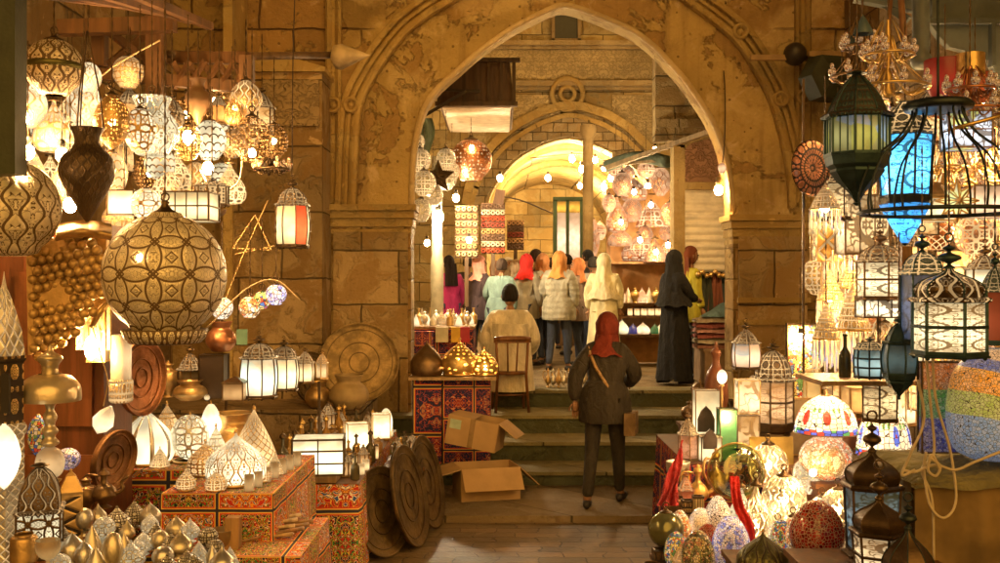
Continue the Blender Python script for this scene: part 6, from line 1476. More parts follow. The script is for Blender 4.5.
bl = I(lantern, 905, 246, 5.05, 58, 146, 'tall lantern glowing bright blue with scrolled panes and a pointed bottom', 'lantern', n=6, gl=glow((.08,.50,1.), 4.2, .03, 2.), frame='iron', hb=.42, hd=.2, low=.3, flare=1.15, chain=.4)
b = MB(); b.lathe([(q*.125, z*.20+.012) for q, z in ((.12,0),(.45,.35),(.85,.8),(1.,1.))], 6, False, None, rot=pi/6); b.build('lower_glass', glow((.06,.40,1.), 3., .03, 2.), bl)
# iron bird cage frame
cg = empty('iron_frame', W(938, 212, 4.4), 0, 'black wrought iron cage of flaring curved bars under a flat canopy', 'iron frame'); q = .00425
b = MB(); b.tube([(.33*cos(a), .33*sin(a), 0) for a in [2*pi*i/48 for i in range(48)]], .009, 8, True); b.build('ring', metal('iron'), cg)
for k in range(12):
    a = 2*pi*k/12+.2; b = MB(); b.tube(spline([(r_*cos(a), r_*sin(a), z_) for r_, z_ in ((.32,0),(.325,.10),(.27,.24),(.16,.34),(.11,.42),(.105,.46))], 5), .0055, 6); b.build('curved_bar', metal('iron'), cg)
b = MB(); b.lathe([(.0,.50),(.08,.497),(.13,.487),(.15,.467),(.14,.45),(.08,.452),(0,.452)], 32); b.build('canopy', metal('iron'), cg)
rope('chain', [(0,0,.5),(0,0,1.1)], .006, metal('iron'), parent=cg)
b = MB(); b.tube([W(955,128,4.0), W(985,120,4.0), W(1020,110,4.0)], .008, 8); tag(b.build('brass_rod', metal('gold')), 'thin golden rod slanting in past the cage at the picture edge', 'rod')
I(chandelier, 888, 98, 5.0, 78, 78, 'golden two tiered chandelier with small glass cups above the pagoda lantern', 'chandelier', chain=.3)
I(chandelier, 862, 85, 5.6, 60, 70, 'dim chandelier behind the golden one by the loudspeaker', 'chandelier', chain=.3, m='bronze')
I(chandelier, 970, 118, 4.9, 74, 52, 'chandelier with red and amber glass at the picture edge', 'chandelier', chain=.3, m='copper', arms=9)
for i, (x, y, w_, h_, c, lb) in enumerate(((945,100,40,40,(.55,.03,.02),'deep red glass bowl lamp below the grey shutters'), (975,104,34,30,(.7,.12,.03),'orange red glass bowl lamp at the far end below the shutters'))):
    I(potk, x, y, 5.3, w_, h_, lb, 'lamp', kind='bowl', m=glow(c, .35), name='red_glass_lamp', chain=.3)
I(potk, 970, 76, 5.2, 28, 22, 'shiny brass cylinder lamp cap above the red glass', 'lamp', kind='cyl', m=metal('gold'), name='brass_cylinder', chain=.3)
I(potk, 863, 34, 5.4, 20, 20, 'small blue painted metal cone shade under the shutters', 'lamp shade', kind='cone', m=plain((.08,.13,.17), .4), name='cone_shade', chain=.3)
I(potk, 850, 46, 5.7, 18, 12, 'tiny blue painted cone shade farther from the shutters', 'lamp shade', kind='cone', m=plain((.08,.12,.15), .4), name='cone_shade', chain=.3)
I(boxlamp, 966, 150, 4.9, 38, 38, 'box lantern with blue scrolled and bright yellow panes inside the iron cage', 'lantern', dp=.15, cols=2, rows=2, gl=glow((.75,.85,1.), 1.6, .04, 3., ((.9,.95,.25),(.35,.45,.95))), frame='bronze', chain=.3)
I(fringe_lamp, 825, 235, 5.6, 30, 52, 'conical lamp with a fringe of coloured glass beads beside the pagoda lantern', 'lamp', m=None, chain=.6)
b = MB(); b.lathe([(0,0),(.05,.012),(.11,.02),(.155,.012),(.165,0),(.15,-.012)], 28, True, Matrix.Rotation(pi/2, 4, 'X') @ Matrix.Rotation(.5, 4, 'Y')); o = b.build('ornate_plaque', pierced('copper','strap',12,2,.05,'dark')); o.location = W(812,168,5.8); tag(o, 'round ornate copper plate hanging at the pier beside the pagoda lantern', 'plate')
I(boxlamp, 862, 255, 5.9, 44, 60, 'tall lit box lantern with dark leaf scrolls behind the pagoda lantern tip', 'lantern', dp=.18, cols=3, rows=1, gl=glow((1,.70,.38), 1.2, .06, 3.), frame='bronze', chain=.4)
I(boxlamp, 827, 262, 6.4, 26, 40, 'narrow gold lattice lantern below the bead fringe', 'lantern', dp=.14, gl=pierced('gold','diamond',8,8,.07,'lit',False,1.3,HOT), frame='brass', chain=.4)
I(lantern, 880, 300, 5.6, 50, 76, 'lit lantern with a dark pierced dome and creamy square panes in the middle', 'lantern', n=6, gl=glow((1,.8,.5), 2.0, .035, 2.), frame='bronze', hb=.46, hd=.2, tiers=2, dome='dome', chain=.2)
I(boxlamp, 880, 318, 5.7, 40, 22, 'flat lantern with one white and two scrolled panes hanging under the creamy one', 'lantern', dp=.15, cols=3, gl=glow((1,.82,.6), 1.9, .04, 3.), frame='dark', chain=.0)
I(lantern, 949, 357, 4.2, 76, 122, 'large foreground lantern with pierced onion dome and creamy scrolled panes', 'lantern', n=6, gl=glow((1,.80,.50), 1.7, .04, 3.), frame='patina', hb=.42, hd=.24, tiers=2, dome='odome', domem=pierced('dark','arab',6,2,.05,'lit',False,1.3,HOT), chain=.5)
I(lantern, 922, 345, 4.9, 48, 118, 'green framed lantern with a blue oval pane beside the wooden post', 'lantern', n=4, gl=glow((.16,.24,.42), .5, .04, 2.), frame='patina', hb=.56, hd=.16, dome='dome', chain=.4)
b = MB(); b.box((0,0,0), (.05,.05,1.1)); o = b.build('wooden_post', wood((.45,.22,.06), .4)); o.location = W(905,292,5.05); o.scale = (1,1,.42); tag(o, 'varnished orange wooden post between the creamy and the foreground lanterns', 'post')
I(lantern, 985, 298, 5.0, 40, 58, 'lit lantern with scalloped white panes near the picture edge', 'lantern', n=6, gl=glow((1,.82,.55), 2.2), frame='bronze', hb=.46, hd=.2, chain=.5)
I(lantern, 995, 345, 4.3, 30, 100, 'dark green lantern with a red pane cut by the picture edge', 'lantern', n=6, gl=glow((.55,.10,.04), .35), frame='patina', hb=.5, hd=.2, chain=.5)
I(boxlamp, 931, 222, 5.6, 38, 44, 'house shaped lit lantern seen through the cage bars', 'lantern', dp=.18, gl=glow((1,.74,.42), 1.8, .03, 2.), frame='brass', roof=.45, chain=.3)
o = I(star, 957, 216, 5.2, 44, 22, 'many pointed star lamp with yellow and white faces inside the cage', 'lamp', m=glow((1,.85,.4), 1.2, 0, 3, ((.95,.9,.3),(.9,.95,1.))), frame='brass'); o.location.z += .08
I(boxlamp, 985, 218, 5.5, 36, 32, 'pale pinkish box lantern behind the star lamp', 'lantern', dp=.18, gl=glow((1,.68,.46), 1.3), frame='bronze', chain=.3)
I(globe, 975, 255, 5.9, 40, 40, 'amber pierced globe between the scalloped and foreground lanterns', 'lamp', m=pierced('copper','circles',8,4,.05,'lit',False,1.8,HOT), chain=.4)
I(globe, 935, 250, 6.1, 36, 40, 'amber lattice globe behind the dome of the foreground lantern', 'lamp', m=pierced('copper','diamond',10,6,.06,'lit',False,1.8,HOT), chain=.4)
I(chandelier, 945, 195, 5.9, 70, 50, 'golden chandelier glittering behind the iron cage bars', 'chandelier', chain=.4)
I(chandelier, 990, 190, 6.0, 60, 46, 'second golden chandelier partly beyond the picture edge behind the cage', 'chandelier', chain=.4)
for (x, yv, w_, h_, d, lb) in ((826,376,26,74,6.0,'hanging golden cone lamp with glass tubes nearest the pier'), (853,378,34,96,6.1,'larger hanging golden cone lamp with glass tubes beside the shelf end'), (830,330,26,60,6.6,'amber bell shaped lamp above the golden cone lamps'), (852,318,30,60,6.7,'copper bell shaped lamp above the larger golden cone lamp')):
    I(fringe_lamp, x, yv, d, w_, h_, lb, 'lamp', m=None, frame='gold', chain=.3)
I(lantern, 870, 378, 5.4, 32, 44, 'squat lantern with pale blue green panes standing on the shelf', 'lantern', n=8, gl=glow((.45,.65,.62), .9, 0, 3, ((.2,.4,.42),(.85,.9,.8))), frame='iron', hb=.62, hd=.14, tiers=3, waist=.08, dome='dome')
I(lantern, 899, 400, 5.0, 34, 88, 'dark green hanging lantern pointed at both ends in front of the shelf', 'lantern', n=6, gl=glow((.12,.2,.2), .35), frame='patina', hb=.34, hd=.2, low=.26, flare=.95, waist=.15, domem=metal('patina'), chain=.4)
s4 = empty('wall_shelf', (0,0,0), 0, 'pale wooden shelf below the squat blue green lantern', 'shelf'); b = MB(); b.box((XP(860,5.6), 5.7, ZY(381,5.6)), (.52,.5,.025)); b.build('shelf_board', wood((.45,.28,.12)), s4)
for k_ in (-.22,.22): b = MB(); b.bar((XP(860,5.6)+k_, 5.92, ZY(381,5.6)-.01), (XP(860,5.6)+k_, 5.92, 3.3), .012); b.build('hanging_rod', metal('dark'), s4)
I(potk, 845, 378, 5.7, 12, 44, 'slim dark bottle standing on the pale wall shelf', 'bottle', kind='bottle', m=plain((.04,.04,.02), .2), name='dark_bottle')
I(boxlamp, 868, 412, 6.6, 46, 26, 'pale wooden drawer box under the wall shelf', 'box', dp=.2, gl=plain((.5,.38,.22), .6), frame='bronze', name='drawer_box')
# background fillers behind the hanging lamps
gold_f = pierced('gold','strap',8,4,.05,'lit',False,1.8,HOT); gf2 = pierced('copper','arab',7,3,.05,'lit',False,1.9,HOT)
fl = [(842,165,7.2,'small golden lantern behind the neck of the pagoda lantern'),(870,205,7.4,'small golden lantern behind the tip of the pagoda lantern'),(846,230,7.0,'small golden lantern right of the bead fringe'),(838,292,7.3,'small golden lantern left of the creamy middle lantern'),(905,180,7.2,'small golden lantern behind the blue lantern'),(960,180,7.0,'small golden lantern behind the cage ring'),(990,160,6.8,'small golden lantern at the edge behind the golden rod'),(900,330,7.1,'small golden lantern behind the orange wooden post'),(965,345,6.9,'small golden lantern behind the foreground lantern base'),(915,395,7.2,'small golden lantern left of the mosaic panel'),(898,425,7.0,'small golden lantern above the blue flowered shade'),(978,330,6.7,'small golden lantern under the scalloped one'),(840,420,7.6,'small golden lantern above the red blossom shade')]
for i, (x, y, d, lb) in enumerate(fl):
    o = spawn(('fill', i % 3), lambda: lantern(.26, .44, 6, 'brass', (AMB, CRE, glow((1,.55,.22), .9, .03, 2.))[i % 3], hb=.5) , W(x, y, d), rnd.uniform(0,1), lb, 'lantern', 'small golden lanterns filling the wall behind'); chainmesh(.5, metal('dark'), o, .44)
fl2 = [(880,150,7.3,'hot amber cutwork globe between pagoda and blue lanterns'),(930,150,7.1,'amber cutwork globe seen through the cage under its canopy'),(1000,235,6.6,'amber cutwork globe at the picture edge'),(910,290,7.2,'amber cutwork globe behind the blue oval pane'),(820,295,7.6,'amber cutwork globe next to the pier'),(888,365,7.3,'amber cutwork globe over the pale shelf'),(945,375,7.0,'amber cutwork globe above the mosaic panel'),(868,340,7.4,'amber cutwork globe above the squat blue green lantern'),(965,290,6.9,'amber cutwork globe under the scalloped lantern level')]
for i, (x, y, d, lb) in enumerate(fl2):
    o = spawn(('fillg', i % 2), lambda: globe(.27, .29, (gold_f, gf2)[i % 2], bulbst=0), W(x, y, d), rnd.uniform(0,1), lb, 'lamp', 'amber globes filling the wall behind'); chainmesh(.4, metal('dark'), o, .33)
for (x, y, d, s_, lb) in ((882,262,6.3,90,'bare bulb behind the creamy middle lantern'),(836,218,6.5,90,'bare bulb behind the bead fringe lamp'),(893,205,6.2,90,'bare bulb behind the blue lantern'),(975,235,6.2,110,'bare bulb above the scalloped lantern'),(826,330,6.3,80,'bare bulb in the golden cone lamps'),(1005,150,5.8,90,'bare bulb at the edge above the golden rod'),(800,338,8.2,60,'bare bulb glaring on the dark mosaic panel')):
    r = empty('light_bulb', W(x,y,d), 0, lb, 'light bulb'); b = MB(); b.ball((0,0,0), .03, 12, 8, 1.25); b.build('bulb', bulb(s_*3.), r)
    b = MB(); b.lathe([(.016,.034),(.018,.04),(.018,.075),(.006,.085),(0,.085)], 10); b.build('socket', plain((.03,.03,.03), .4), r); chainmesh(.5, metal('dark'), r, .08, 'cord')
# shutters and post
GP = plain((.105,.125,.115), .6, 0, .35, .2, 5.)
su = empty('wooden_shutters', (0,0,0), 0, 'weathered grey green wooden shutters with an arched edge at the top', 'shutters'); d = 6.1
b = MB(); rect(b, 930, 1040, -90, 20, d, .06); b.build('upper_panel', GP, su)
b = MB(); pts = [(XP(928,d),ZY(24,d)),(XP(1040,d),ZY(22,d)),(XP(1040,d),ZY(125,d)),(XP(1000,d),ZY(88,d)),(XP(988,d),ZY(62,d)),(XP(965,d),ZY(52,d)),(XP(948,d),ZY(48,d)),(XP(938,d),ZY(38,d))]; b.prism(pts, d-.03, d+.03); b.build('arched_panel', GP, su)
b = MB(); rect(b, 926, 1040, 19, 24, d-.05, .05); rect(b, 990, 994, 24, 66, d-.05, .05); b.build('rail', plain((.07,.085,.08), .6), su)
b = MB(); b.lathe([(0,-.05),(.045,-.04),(.06,0),(.06,.03),(.045,.05),(.05,.08),(.05,1.6)], 18, True, Matrix.Translation(W(921,62,5.9))); tag(b.build('painted_post', plain((.12,.145,.14), .45)), 'grey blue turned post with a rounded end above the iron cage', 'post')
b = MB(); b.tube([W(900,-20,5.8), W(905,60,5.7)], .02, 6); b.tube([W(893,-20,5.9), W(884,70,5.8)], .012, 6); tag(b.build('conduit', plain((.25,.12,.05), .5)), 'rusty pipe running up beside the grey blue post', 'pipe')
b = MB(); [b.bar(W(908,20,6.2), W(880,0,6.3), .05), b.bar(W(855,-5,6.3), W(930,8,6.2), .08)]; tag(b.build('beam', plain((.10,.12,.11), .6)), 'short grey beam joining the shutters to the pier', 'beam')
# loudspeaker and small lamp on the pier
ls = empty('loudspeaker', W(820,80,11.0), .3, 'dark hexagonal loudspeaker box fixed to the pier beside the carved shaft', 'loudspeaker')
b = MB(); b.lathe([(0,-.02),(.24,-.02),(.28,.0),(.26,.22),(.12,.26),(0,.26)], 6, False, Matrix.Rotation(pi/2, 4, 'X')); b.build('housing', plain((.035,.04,.018), .6), ls)
b = MB(); b.bar((0,0,.2),(0,.4,.35),.06); b.build('bracket', plain((.05,.03,.02), .5), ls)
r = empty('flood_lamp', W(795,54,11.15), 0, 'small dark round wall lamp above the loudspeaker', 'wall lamp'); b = MB(); b.ball((0,0,0), .13, 14, 10); b.build('housing', plain((.04,.03,.02), .4), r); b = MB(); b.box((-.25,0,-.04), (.5,.06,.06)); b.box((.35,0,.0), (.4,.06,.06)); b.build('arm', plain((.40,.26,.12), .6), r)
# hanging bulb at the arch jamb
r = empty('light_bulb', W(718.5,190,11.62), 0, 'single bare bulb blazing at the right jamb of the great arch', 'light bulb'); b = MB(); b.ball((0,0,0), .05, 14, 10, 1.2); b.build('bulb', bulb(200), r)
b = MB(); b.lathe([(.03,.05),(.035,.06),(.035,.14),(.01,.16),(0,.16)], 12); b.build('socket', plain((.3,.22,.12), .4), r)
rope('cord', [(0,0,.16),(.02,-.15,.35),(.03,-.20,.7),(.03,-.20,1.1),(.02,-.18,1.35)], .008, plain((.08,.05,.02), .5), parent=r)
r = empty('light_bulb', W(722,168,11.3), 0, 'small unlit pinkish bulb above the blazing one', 'light bulb'); b = MB(); b.ball((0,0,0), .045, 12, 8, 1.4); b.build('bulb', glow((1,.6,.4), .8), r)  # unlit glass with a weak glow put into its material

sp_ = [(838,205),(850,262),(868,180),(895,300),(915,220),(928,172),(948,168),(966,232),(988,212),(998,182),(842,322),(886,345),(912,352),(930,395),(958,392),(845,395),(880,405),(900,395),(862,300),(838,350),(990,275),(1000,320),(955,268),(912,262),(870,118),(930,130),(985,140),(892,130)]
for i, (x, y) in enumerate(sp_):
    j = (i*2+i//5) % 5; d = 5.9+.4*(i % 4); o = spawn(('fw', j), F6[j], W(x, y+16, d), i*.5, NN6[j], 'lamp' if j in (2,4) else 'lantern', 'crowded back wall: ' + ['amber lanterns','bulging lanterns','fringed lamps','box lanterns','bronze globes'][j]); chainmesh(.35, metal('dark'), o, (.44,.46,.36,.3,.31)[j])

for i, (x, d, w_, h_, m, lb) in enumerate(((838,6.0,34,40,SPK3,'silver cutwork ball lamp beside the shoulder of the large dark domed lantern'),(856,6.2,26,60,SPK2,'tall silver lamp behind the large dark domed lantern'),(822,6.05,26,30,SPK2,'small silver ball lamp directly above the deep red egg'))):
    UP(globe, x, d, w_, h_, lb, 'lamp', z=.62, m=m, shape='globe' if i != 1 else 'drop', bulbst=40 if i == 0 else 0)
table('display_tier', 1.90, 2.34, 5.92, 6.38, .62, .12, RBW, 'small raised plank under the silver lamps beside the dark lanterns', RBW)
for i, (x, d, w_, h_, k_) in enumerate(((842,5.3,22,26,'cone'),(856,5.25,20,30,'drop'),(836,5.15,18,20,'onion'))):
    UP(lamp_stand_dome, x, d, w_, h_, ['little silver cone lamp beside the deep red egg','little silver drop lamp next to the near dark lanterns','tiny brass dome at the foot of the deep red egg'][i], 'lamp', z=.62, m=pierced(('silver','silver','brass')[i],'strap',8,4,.03,'lit',False,1.4,HOT), shape=k_)
# ------------------------------------------------------------------ court: stalls, lamps, people
PZ = .8
def CO(fn, px, py, d, w_, h_, lb, cat, **k): return I(fn, px, py, d, w_, h_, lb, cat, **k)
# textile box stall left of the seated man
table('court_table', XP(412,13.2), XP(474,13.2), 12.9, 14.3, PZ+.72, .72, cloth('rug', .35), 'table with red textile boxes behind the onion lamps', wood((.30,.18,.09)))
CTZ = PZ+.72
for i, (px, m, lb) in enumerate(((424,cloth('rug', .2),'dark red patterned box at the front of the court table'),(442,plain((.55,.50,.38), .6),'white card box on the front of the court table'),(456,plain((.70,.42,.05), .6),'yellow box on the front of the court table'),(465,plain((.45,.03,.06), .6),'crimson box on the front of the court table'))):
    b = MB(); b.box((0,0,.09), ((.24,.16,.12,.12)[i],.1,.19)); o = b.build('gift_box', m); o.location = (XP(px,12.8), 12.8, CTZ-.19 if i else CTZ-.24); tag(o, lb, 'box')
cw = [glow((1,.84,.62), 1.0), metal('silver'), metal('brass'), pierced('brass','strap',8,3,.05,'lit',False,1.3,HOT)]
k = 0
sh_ = ['cone','onion','bottle','urn','drop']; dsc = ['white pyramid','silver onion','slim brass','silver urn','lit drop']
for row in range(3):
    for c in range(7):
        px = 416+c*8.6+row*3; d = 13.05+row*.38; kk = (c*3+row*2) % 5; m = cw[(0,1,2,1,3)[kk]]
        o = spawn(('ct', kk), lambda: pot(sh_[kk], .10, (.16,.15,.22,.2,.22)[kk], m, name='trinket'), (XP(px,d), d, CTZ), 0, '%s shaped souvenir on the court table behind the onion lamps' % dsc[kk], 'souvenir', 'souvenirs crowded on the court table')
# pole and shop on the left of the court
b = MB(); b.lathe([(.09,0),(.09,1.6),(.075,1.65),(.075,3.0)], 14, True, Matrix.Translation((XP(437,13.6),13.6,PZ))); tag(b.build('metal_pole', plain((.30,.25,.15), .45)), 'grey pole rising from the court table under the white bulb', 'pole')
def bulbat(px, py, d, st, r_, lb, col=(1,.66,.30)):
    r = empty('light_bulb', W(px,py,d), 0, lb, 'light bulb'); b = MB(); b.ball((0,0,0), r_, 12, 8, 1.2); b.build('bulb', bulb(st, col), r)
    b = MB(); b.lathe([(r_*.5,r_*1.1),(r_*.55,r_*1.3),(r_*.5,r_*2.4),(0,r_*2.5)], 10); b.build('socket', plain((.05,.04,.03), .4), r); return r
bulbat(438,217,13.4,330,.075,'large white bulb blazing at the top of the grey pole',(1,.80,.5))
bulbat(469,240,14.5,120,.04,'small bulb shining between the bracelet racks')
bulbat(427,243,14.2,110,.04,'small bulb low behind the grey pole')
bulbat(456,198,14.6,130,.05,'small bulb under the round copper lamp')
for i, (x, y, d, r_) in enumerate(((572,159,23.2,.065),(582,169,22.9,.07),(595,160,23.4,.06),(604,168,23.8,.06),(611,178,23.1,.07),(604,187,23.2,.065),(580,186,24.0,.055),(648,186,16.2,.04))):
    o = bulbat(x, y, d, 280 if d > 20 else 220, r_, ['star bright bulb at the top of the cluster inside the inner arch','second bright bulb of the cluster, just below the top one','bulb of the cluster under the crown of the inner arch','bulb of the cluster between the crown and the copper lamps','bulb of the cluster closest to the copper lamps','lowest bulb of the cluster by the copper lamps','small bulb above the pink lit shop window','bulb shining through the upper copper lamps'][i]); 
rope('festoon_cable', [W(530,158,23.), W(572,154,23.1), W(595,156,23.2), W(618,170,23.), W(636,180,22.9)], .012, plain((.05,.04,.03), .5), 'cable carrying the bright bulbs across the inner arch', 'cable')
CP = pierced('copper','strap',9,5,.045,'open',False)
I(globe, 471, 181, 13.8, 42, 42, 'large round copper globe lamp hanging below the wooden bay', 'lamp', m=pierced('copper','dots',30,14,.04,'lit',False,1.2,HOT), chain=.9, seg=40)
bulb_part([o for o in COL.objects if o.get('label','').startswith('large round copper globe lamp')][0], .42, .03, 60, y=-.31, x=.02)
o = I(star, 438, 196, 13.0, 34, 34, 'dark star shaped lamp among the silver globes at the left jamb', 'lamp', m=metal('dark'), frame='dark', pts=5); o.location.z += .25
lc = [(420,172,12.6,22,24),(446,170,13.2,20,22),(424,196,12.5,24,26),(446,190,13.3,22,24),(421,222,12.6,20,24),(433,206,13.0,20,22),(452,180,13.6,16,18),(418,150,12.7,14,16)]
llb = ['upper silver globe at the jamb above the dark star lamp','silver globe to the inner side of the dark star lamp','silver globe just beside the dark star lamp at the jamb','glowing globe between dark star lamp and round copper globe','lowest silver globe at the left jamb','silver globe right under the dark star lamp','tiny glowing globe next to the round copper globe','tiny silver globe at the very top of the jamb cluster']
for (x, y, d, w_, h_), lb in zip(lc, llb): I(globe, x, y, d, w_, h_, lb, 'lamp', m=[pierced('silver','strap',8,4,.05,'lit',False,1.5,HOT), pierced('silver','circles',7,4,.05,'lit',True,1.2,HOT)][x % 2], chain=.5, seg=20)
b = MB(); b.grid(lambda u, v: tuple(W(418+14*u+3*sin(v*5), 118+42*v, 12.9+.05*sin(u*9))), 10, 10); tag(b.build('hanging_tarp', fabric((.26,.36,.30))), 'greenish hanging tarpaulin above the silver globes', 'tarpaulin')
# racks of bracelets and earrings
def rack(px0, px1, py0, py1, d, rows, lb, cols):
    r = empty('jewellery_rack', W((px0+px1)/2, py1, d), 0, lb, 'rack'); w_ = (px1-px0)*d/1000; h_ = (py1-py0)*d/1000
    b = MB(); b.box((0,.05,h_/2), (w_,.03,h_)); b.box((0,.05,-.35), (.06,.06,.75)); b.build('board', wood((.14,.08,.04)), r)
    for i in range(rows):
        z = h_*(i+.5)/rows; m = plain(cols[i % len(cols)], .35, .3, .4, .3, 30.); b = MB(); n = max(4, int(w_/.07))
        b.tube([(-w_/2,0,z+.04),(w_/2,0,z+.04)], .008, 5)
        for k in range(n): x = -w_/2+w_*(k+.5)/n; b.tube([(x+.026*cos(a), -.01, z+.026*sin(a)) for a in [2*pi*q/8 for q in range(8)]], .011, 4, True)
        b.build('bracelet_row', m, r)
    return r
CC = [(.55,.10,.05),(.75,.68,.55),(.2,.12,.08),(.6,.35,.15),(.35,.08,.06)]
rack(481,505,203,254,15.0,8,'tall rack of coloured bracelets behind the crowd',CC)
rack(507,524,220,250,16.0,5,'shorter rack of dark trinkets beside the tall bracelet rack',CC[2:])
rack(455,478,205,258,14.9,7,'rack of pale earrings hanging beside the grey pole',[(.7,.55,.35),(.5,.38,.2)])
rope('cable', [W(496,196,15.), W(520,200,15.5), W(552,213,16.5)], .012, plain((.1,.06,.03), .5), 'cable running from the bracelet rack to the lane shop', 'cable')
b = MB(); b.prism([(-.08,0),(.08,.0),(.11,.20),(-.03,.22)], -.02, .02); o = b.build('small_sign', wood((.12,.06,.03))); o.location = W(498,204,14.8); tag(o, 'small blank dark sign board on top of the bracelet rack', 'sign')
# copper lamp display on the right of the court
GLB = [pierced('copper','arab',7,4,.045,'lit',True,1.5,(1,.54,.26)), pierced('copper','strap',8,4,.05,'lit',False,2.6,(1,.55,.26)), pierced('copper','circles',8,4,.05,'lit',True,1.9,(1,.66,.36))]
cl = [(622,196,20,24,'globe'),(616,178,16,16,'ball'),(634,200,26,24,'onion'),(660,197,22,30,'globe'),(646,178,18,16,'ball'),(617,232,22,36,'drop'),(632,222,20,24,'globe'),(651,228,34,34,'cone'),(670,226,20,24,'globe'),(620,246,24,20,'onion'),(640,254,26,22,'drop'),(633,261,26,24,'onion'),(655,262,24,24,'cone'),(672,258,22,26,'onion'),(645,244,16,18,'globe'),(665,242,16,18,'ball'),(609,212,14,18,'globe'),(628,180,14,14,'globe')]
cn = ['upper outer copper globe of the court display','little copper ball at the top of the court display','wide glowing copper dome under the bulbs of the court display','dark topped copper globe by the stone frame of the shutter','copper ball hanging on the awning pole','long copper drop lamp at the lane side of the display','copper globe just above the middle of the display','brightest cone lamp in the heart of the display','copper globe touching the shutter frame','flat glowing copper dome on the lane side of the display','glowing copper drop low in the display','broad lit dome on the left end of the display shelf','lit cone in the middle of the display shelf','lit dome on the shutter end of the display shelf','tiny copper globe over the middle of the display shelf','tiny copper ball next to the shutter frame','small copper globe nearest the inner arch','tiny copper globe below the awning pole']
for i, ((x, y, w_, h_, s_), lb) in enumerate(zip(cl, cn)):
    I(globe, x, y, 15.4+.25*(i % 4), w_, h_, lb, 'lamp', m=GLB[i % 3], chain=.6 if y < 250 else 0, shape=s_, seg=24, hook=y < 250)
for i, (x, y) in enumerate(((634,192),(651,205),(640,240),(668,245),(621,222),(656,252))):
    bulbat(x, y, 15.1, 120, .035, ['bulb burning over the wide copper dome','bulb burning over the brightest cone lamp','bulb low in the middle of the copper display','bulb at the shutter side of the copper display','bulb behind the long copper drop','bulb above the display shelf'][i])
ds = empty('display_shelves', (0,0,0), 0, 'tiered shelves of copper lamps and candles between robed woman and lane', 'shelves'); WD = wood((.30,.16,.07))
for py in (263,304,317,336):
    d = 15.6; b = MB(); b.box((XP(643,d), d+.15, ZY(py,d)), (XP(678,d)-XP(608,d), .6, .03)); b.build('shelf_board', WD, ds)
b = MB(); b.box((XP(643,15.9), 16.1, 2.2), (1.12,.04,2.8)); b.build('back_board', plain((.50,.26,.10), .6), ds)
for px in (610,676): b = MB(); b.box((XP(px,15.7), 15.9, 1.8), (.05,.05,2.0)); b.build('post', WD, ds)
for i in range(9):
    px = 614+i*7; d = 15.4; o = spawn(('dz', i % 3), lambda: pot(('urn','onion','cone')[i % 3], .15, .24, (metal('gold'), GLB[1], metal('silver'))[i % 3], name='ornament'), (XP(px,d), d, ZY(304,d)+.02), 0, 'small %s ornament on the second display shelf' % ('golden','copper','silver')[i % 3], 'ornament', 'ornaments on the second display shelf')
for i in range(5):
    d = 15.4; o = spawn(('cd',), lambda: candle_cube(.10, .12, glow((1,.66,.34), 1.6)), (XP(630+i*7,d), d, ZY(317,d)+.02), .2*i, 'small lit amber candle cube on the third display shelf', 'candle holder', 'candle cubes on the third display shelf')
for x, w_, h_, c, lb in ((622,13,16,(.9,.8,.55),'pale lit shade on the lowest display shelf'),(633,10,12,(.08,.08,.35),'dark blue shade on the lowest display shelf'),(643,14,13,(1,.72,.5),'glowing white domed lamp on the lowest display shelf'),(655,9,12,(.08,.25,.08),'green glass shade on the lowest display shelf'),(662,10,14,(.9,.7,.4),'striped pale shade on the lowest display shelf')):
    I(lamp_stand_dome, x, yb(15.4, ZY(336,15.4)+.02), 15.4, w_, h_, lb, 'lamp', m=glow(c, 1.4 if c[0] > .5 else .4), shape='onion')
# far lane things
for i, (x, y, w_, h_, lb) in enumerate(((592,258,20,50,'hanging lit goods behind the slim pale column'),(600,240,16,22,'dim globe lamp behind the slim pale column'))):
    I(globe, x, y, 22.5, w_*.8, h_*.8, lb, 'lamp', m=GLB[i], seg=20, chain=.5)
# goods on the shutter side
b = MB()
for i in range(11): b.ball((-.02+.055*i, .02*sin(i*3), .03*sin(i*2)), .035, 8, 6)
o = b.build('brass_garland', metal('gold')); o.location = W(700,274,13.2); tag(o, 'row of little brass bells hanging below the roller shutter', 'bells')
tx = table('textile_table', XP(700,12.9), XP(742,12.9), 12.6, 13.3, PZ+.45, .45, plain((.3,.2,.12), .8), 'low table under the pile of folded shawls')
cs = [(.30,.14,.10),(.50,.44,.34),(.33,.10,.09),(.55,.30,.28),(.28,.08,.07),(.42,.35,.26)]
nm = ['lowest dark brown shawl of the folded pile','cream shawl second from the bottom of the folded pile','wine red shawl third from the bottom of the pile','pink shawl in the middle of the folded pile','dark red shawl near the top of the folded pile','beige shawl on top of the folded pile']
for i, c in enumerate(cs):
    b = MB(); b.grid(lambda u, v: (.27*(2*u-1)+.01*sin(v*9+i), .2*(2*v-1), .065*(1-abs(2*v-1)**6)*(1-abs(2*u-1)**8*.4)+.006*sin(u*9+i*2)), 14, 10); b.box((0,0,.02), (.52,.38,.035)); o = b.build('folded_shawl', fabric(c)); o.location = (XP(717,12.75), 12.85, PZ+.45+.066*i); tag(o, nm[i], 'shawl')
b = MB(); b.grid(lambda u, v: (.26*(2*u-1), .18*(2*v-1), .15*sin(pi*u)*sin(pi*v)*(1+.3*sin(u*8+v*5))), 16, 12); o = b.build('blue_cloth', fabric((.16,.28,.33))); o.location = (XP(722,12.8), 12.85, PZ+.45+.40); tag(o, 'rumpled blue scarf on top of the folded shawls', 'scarf')
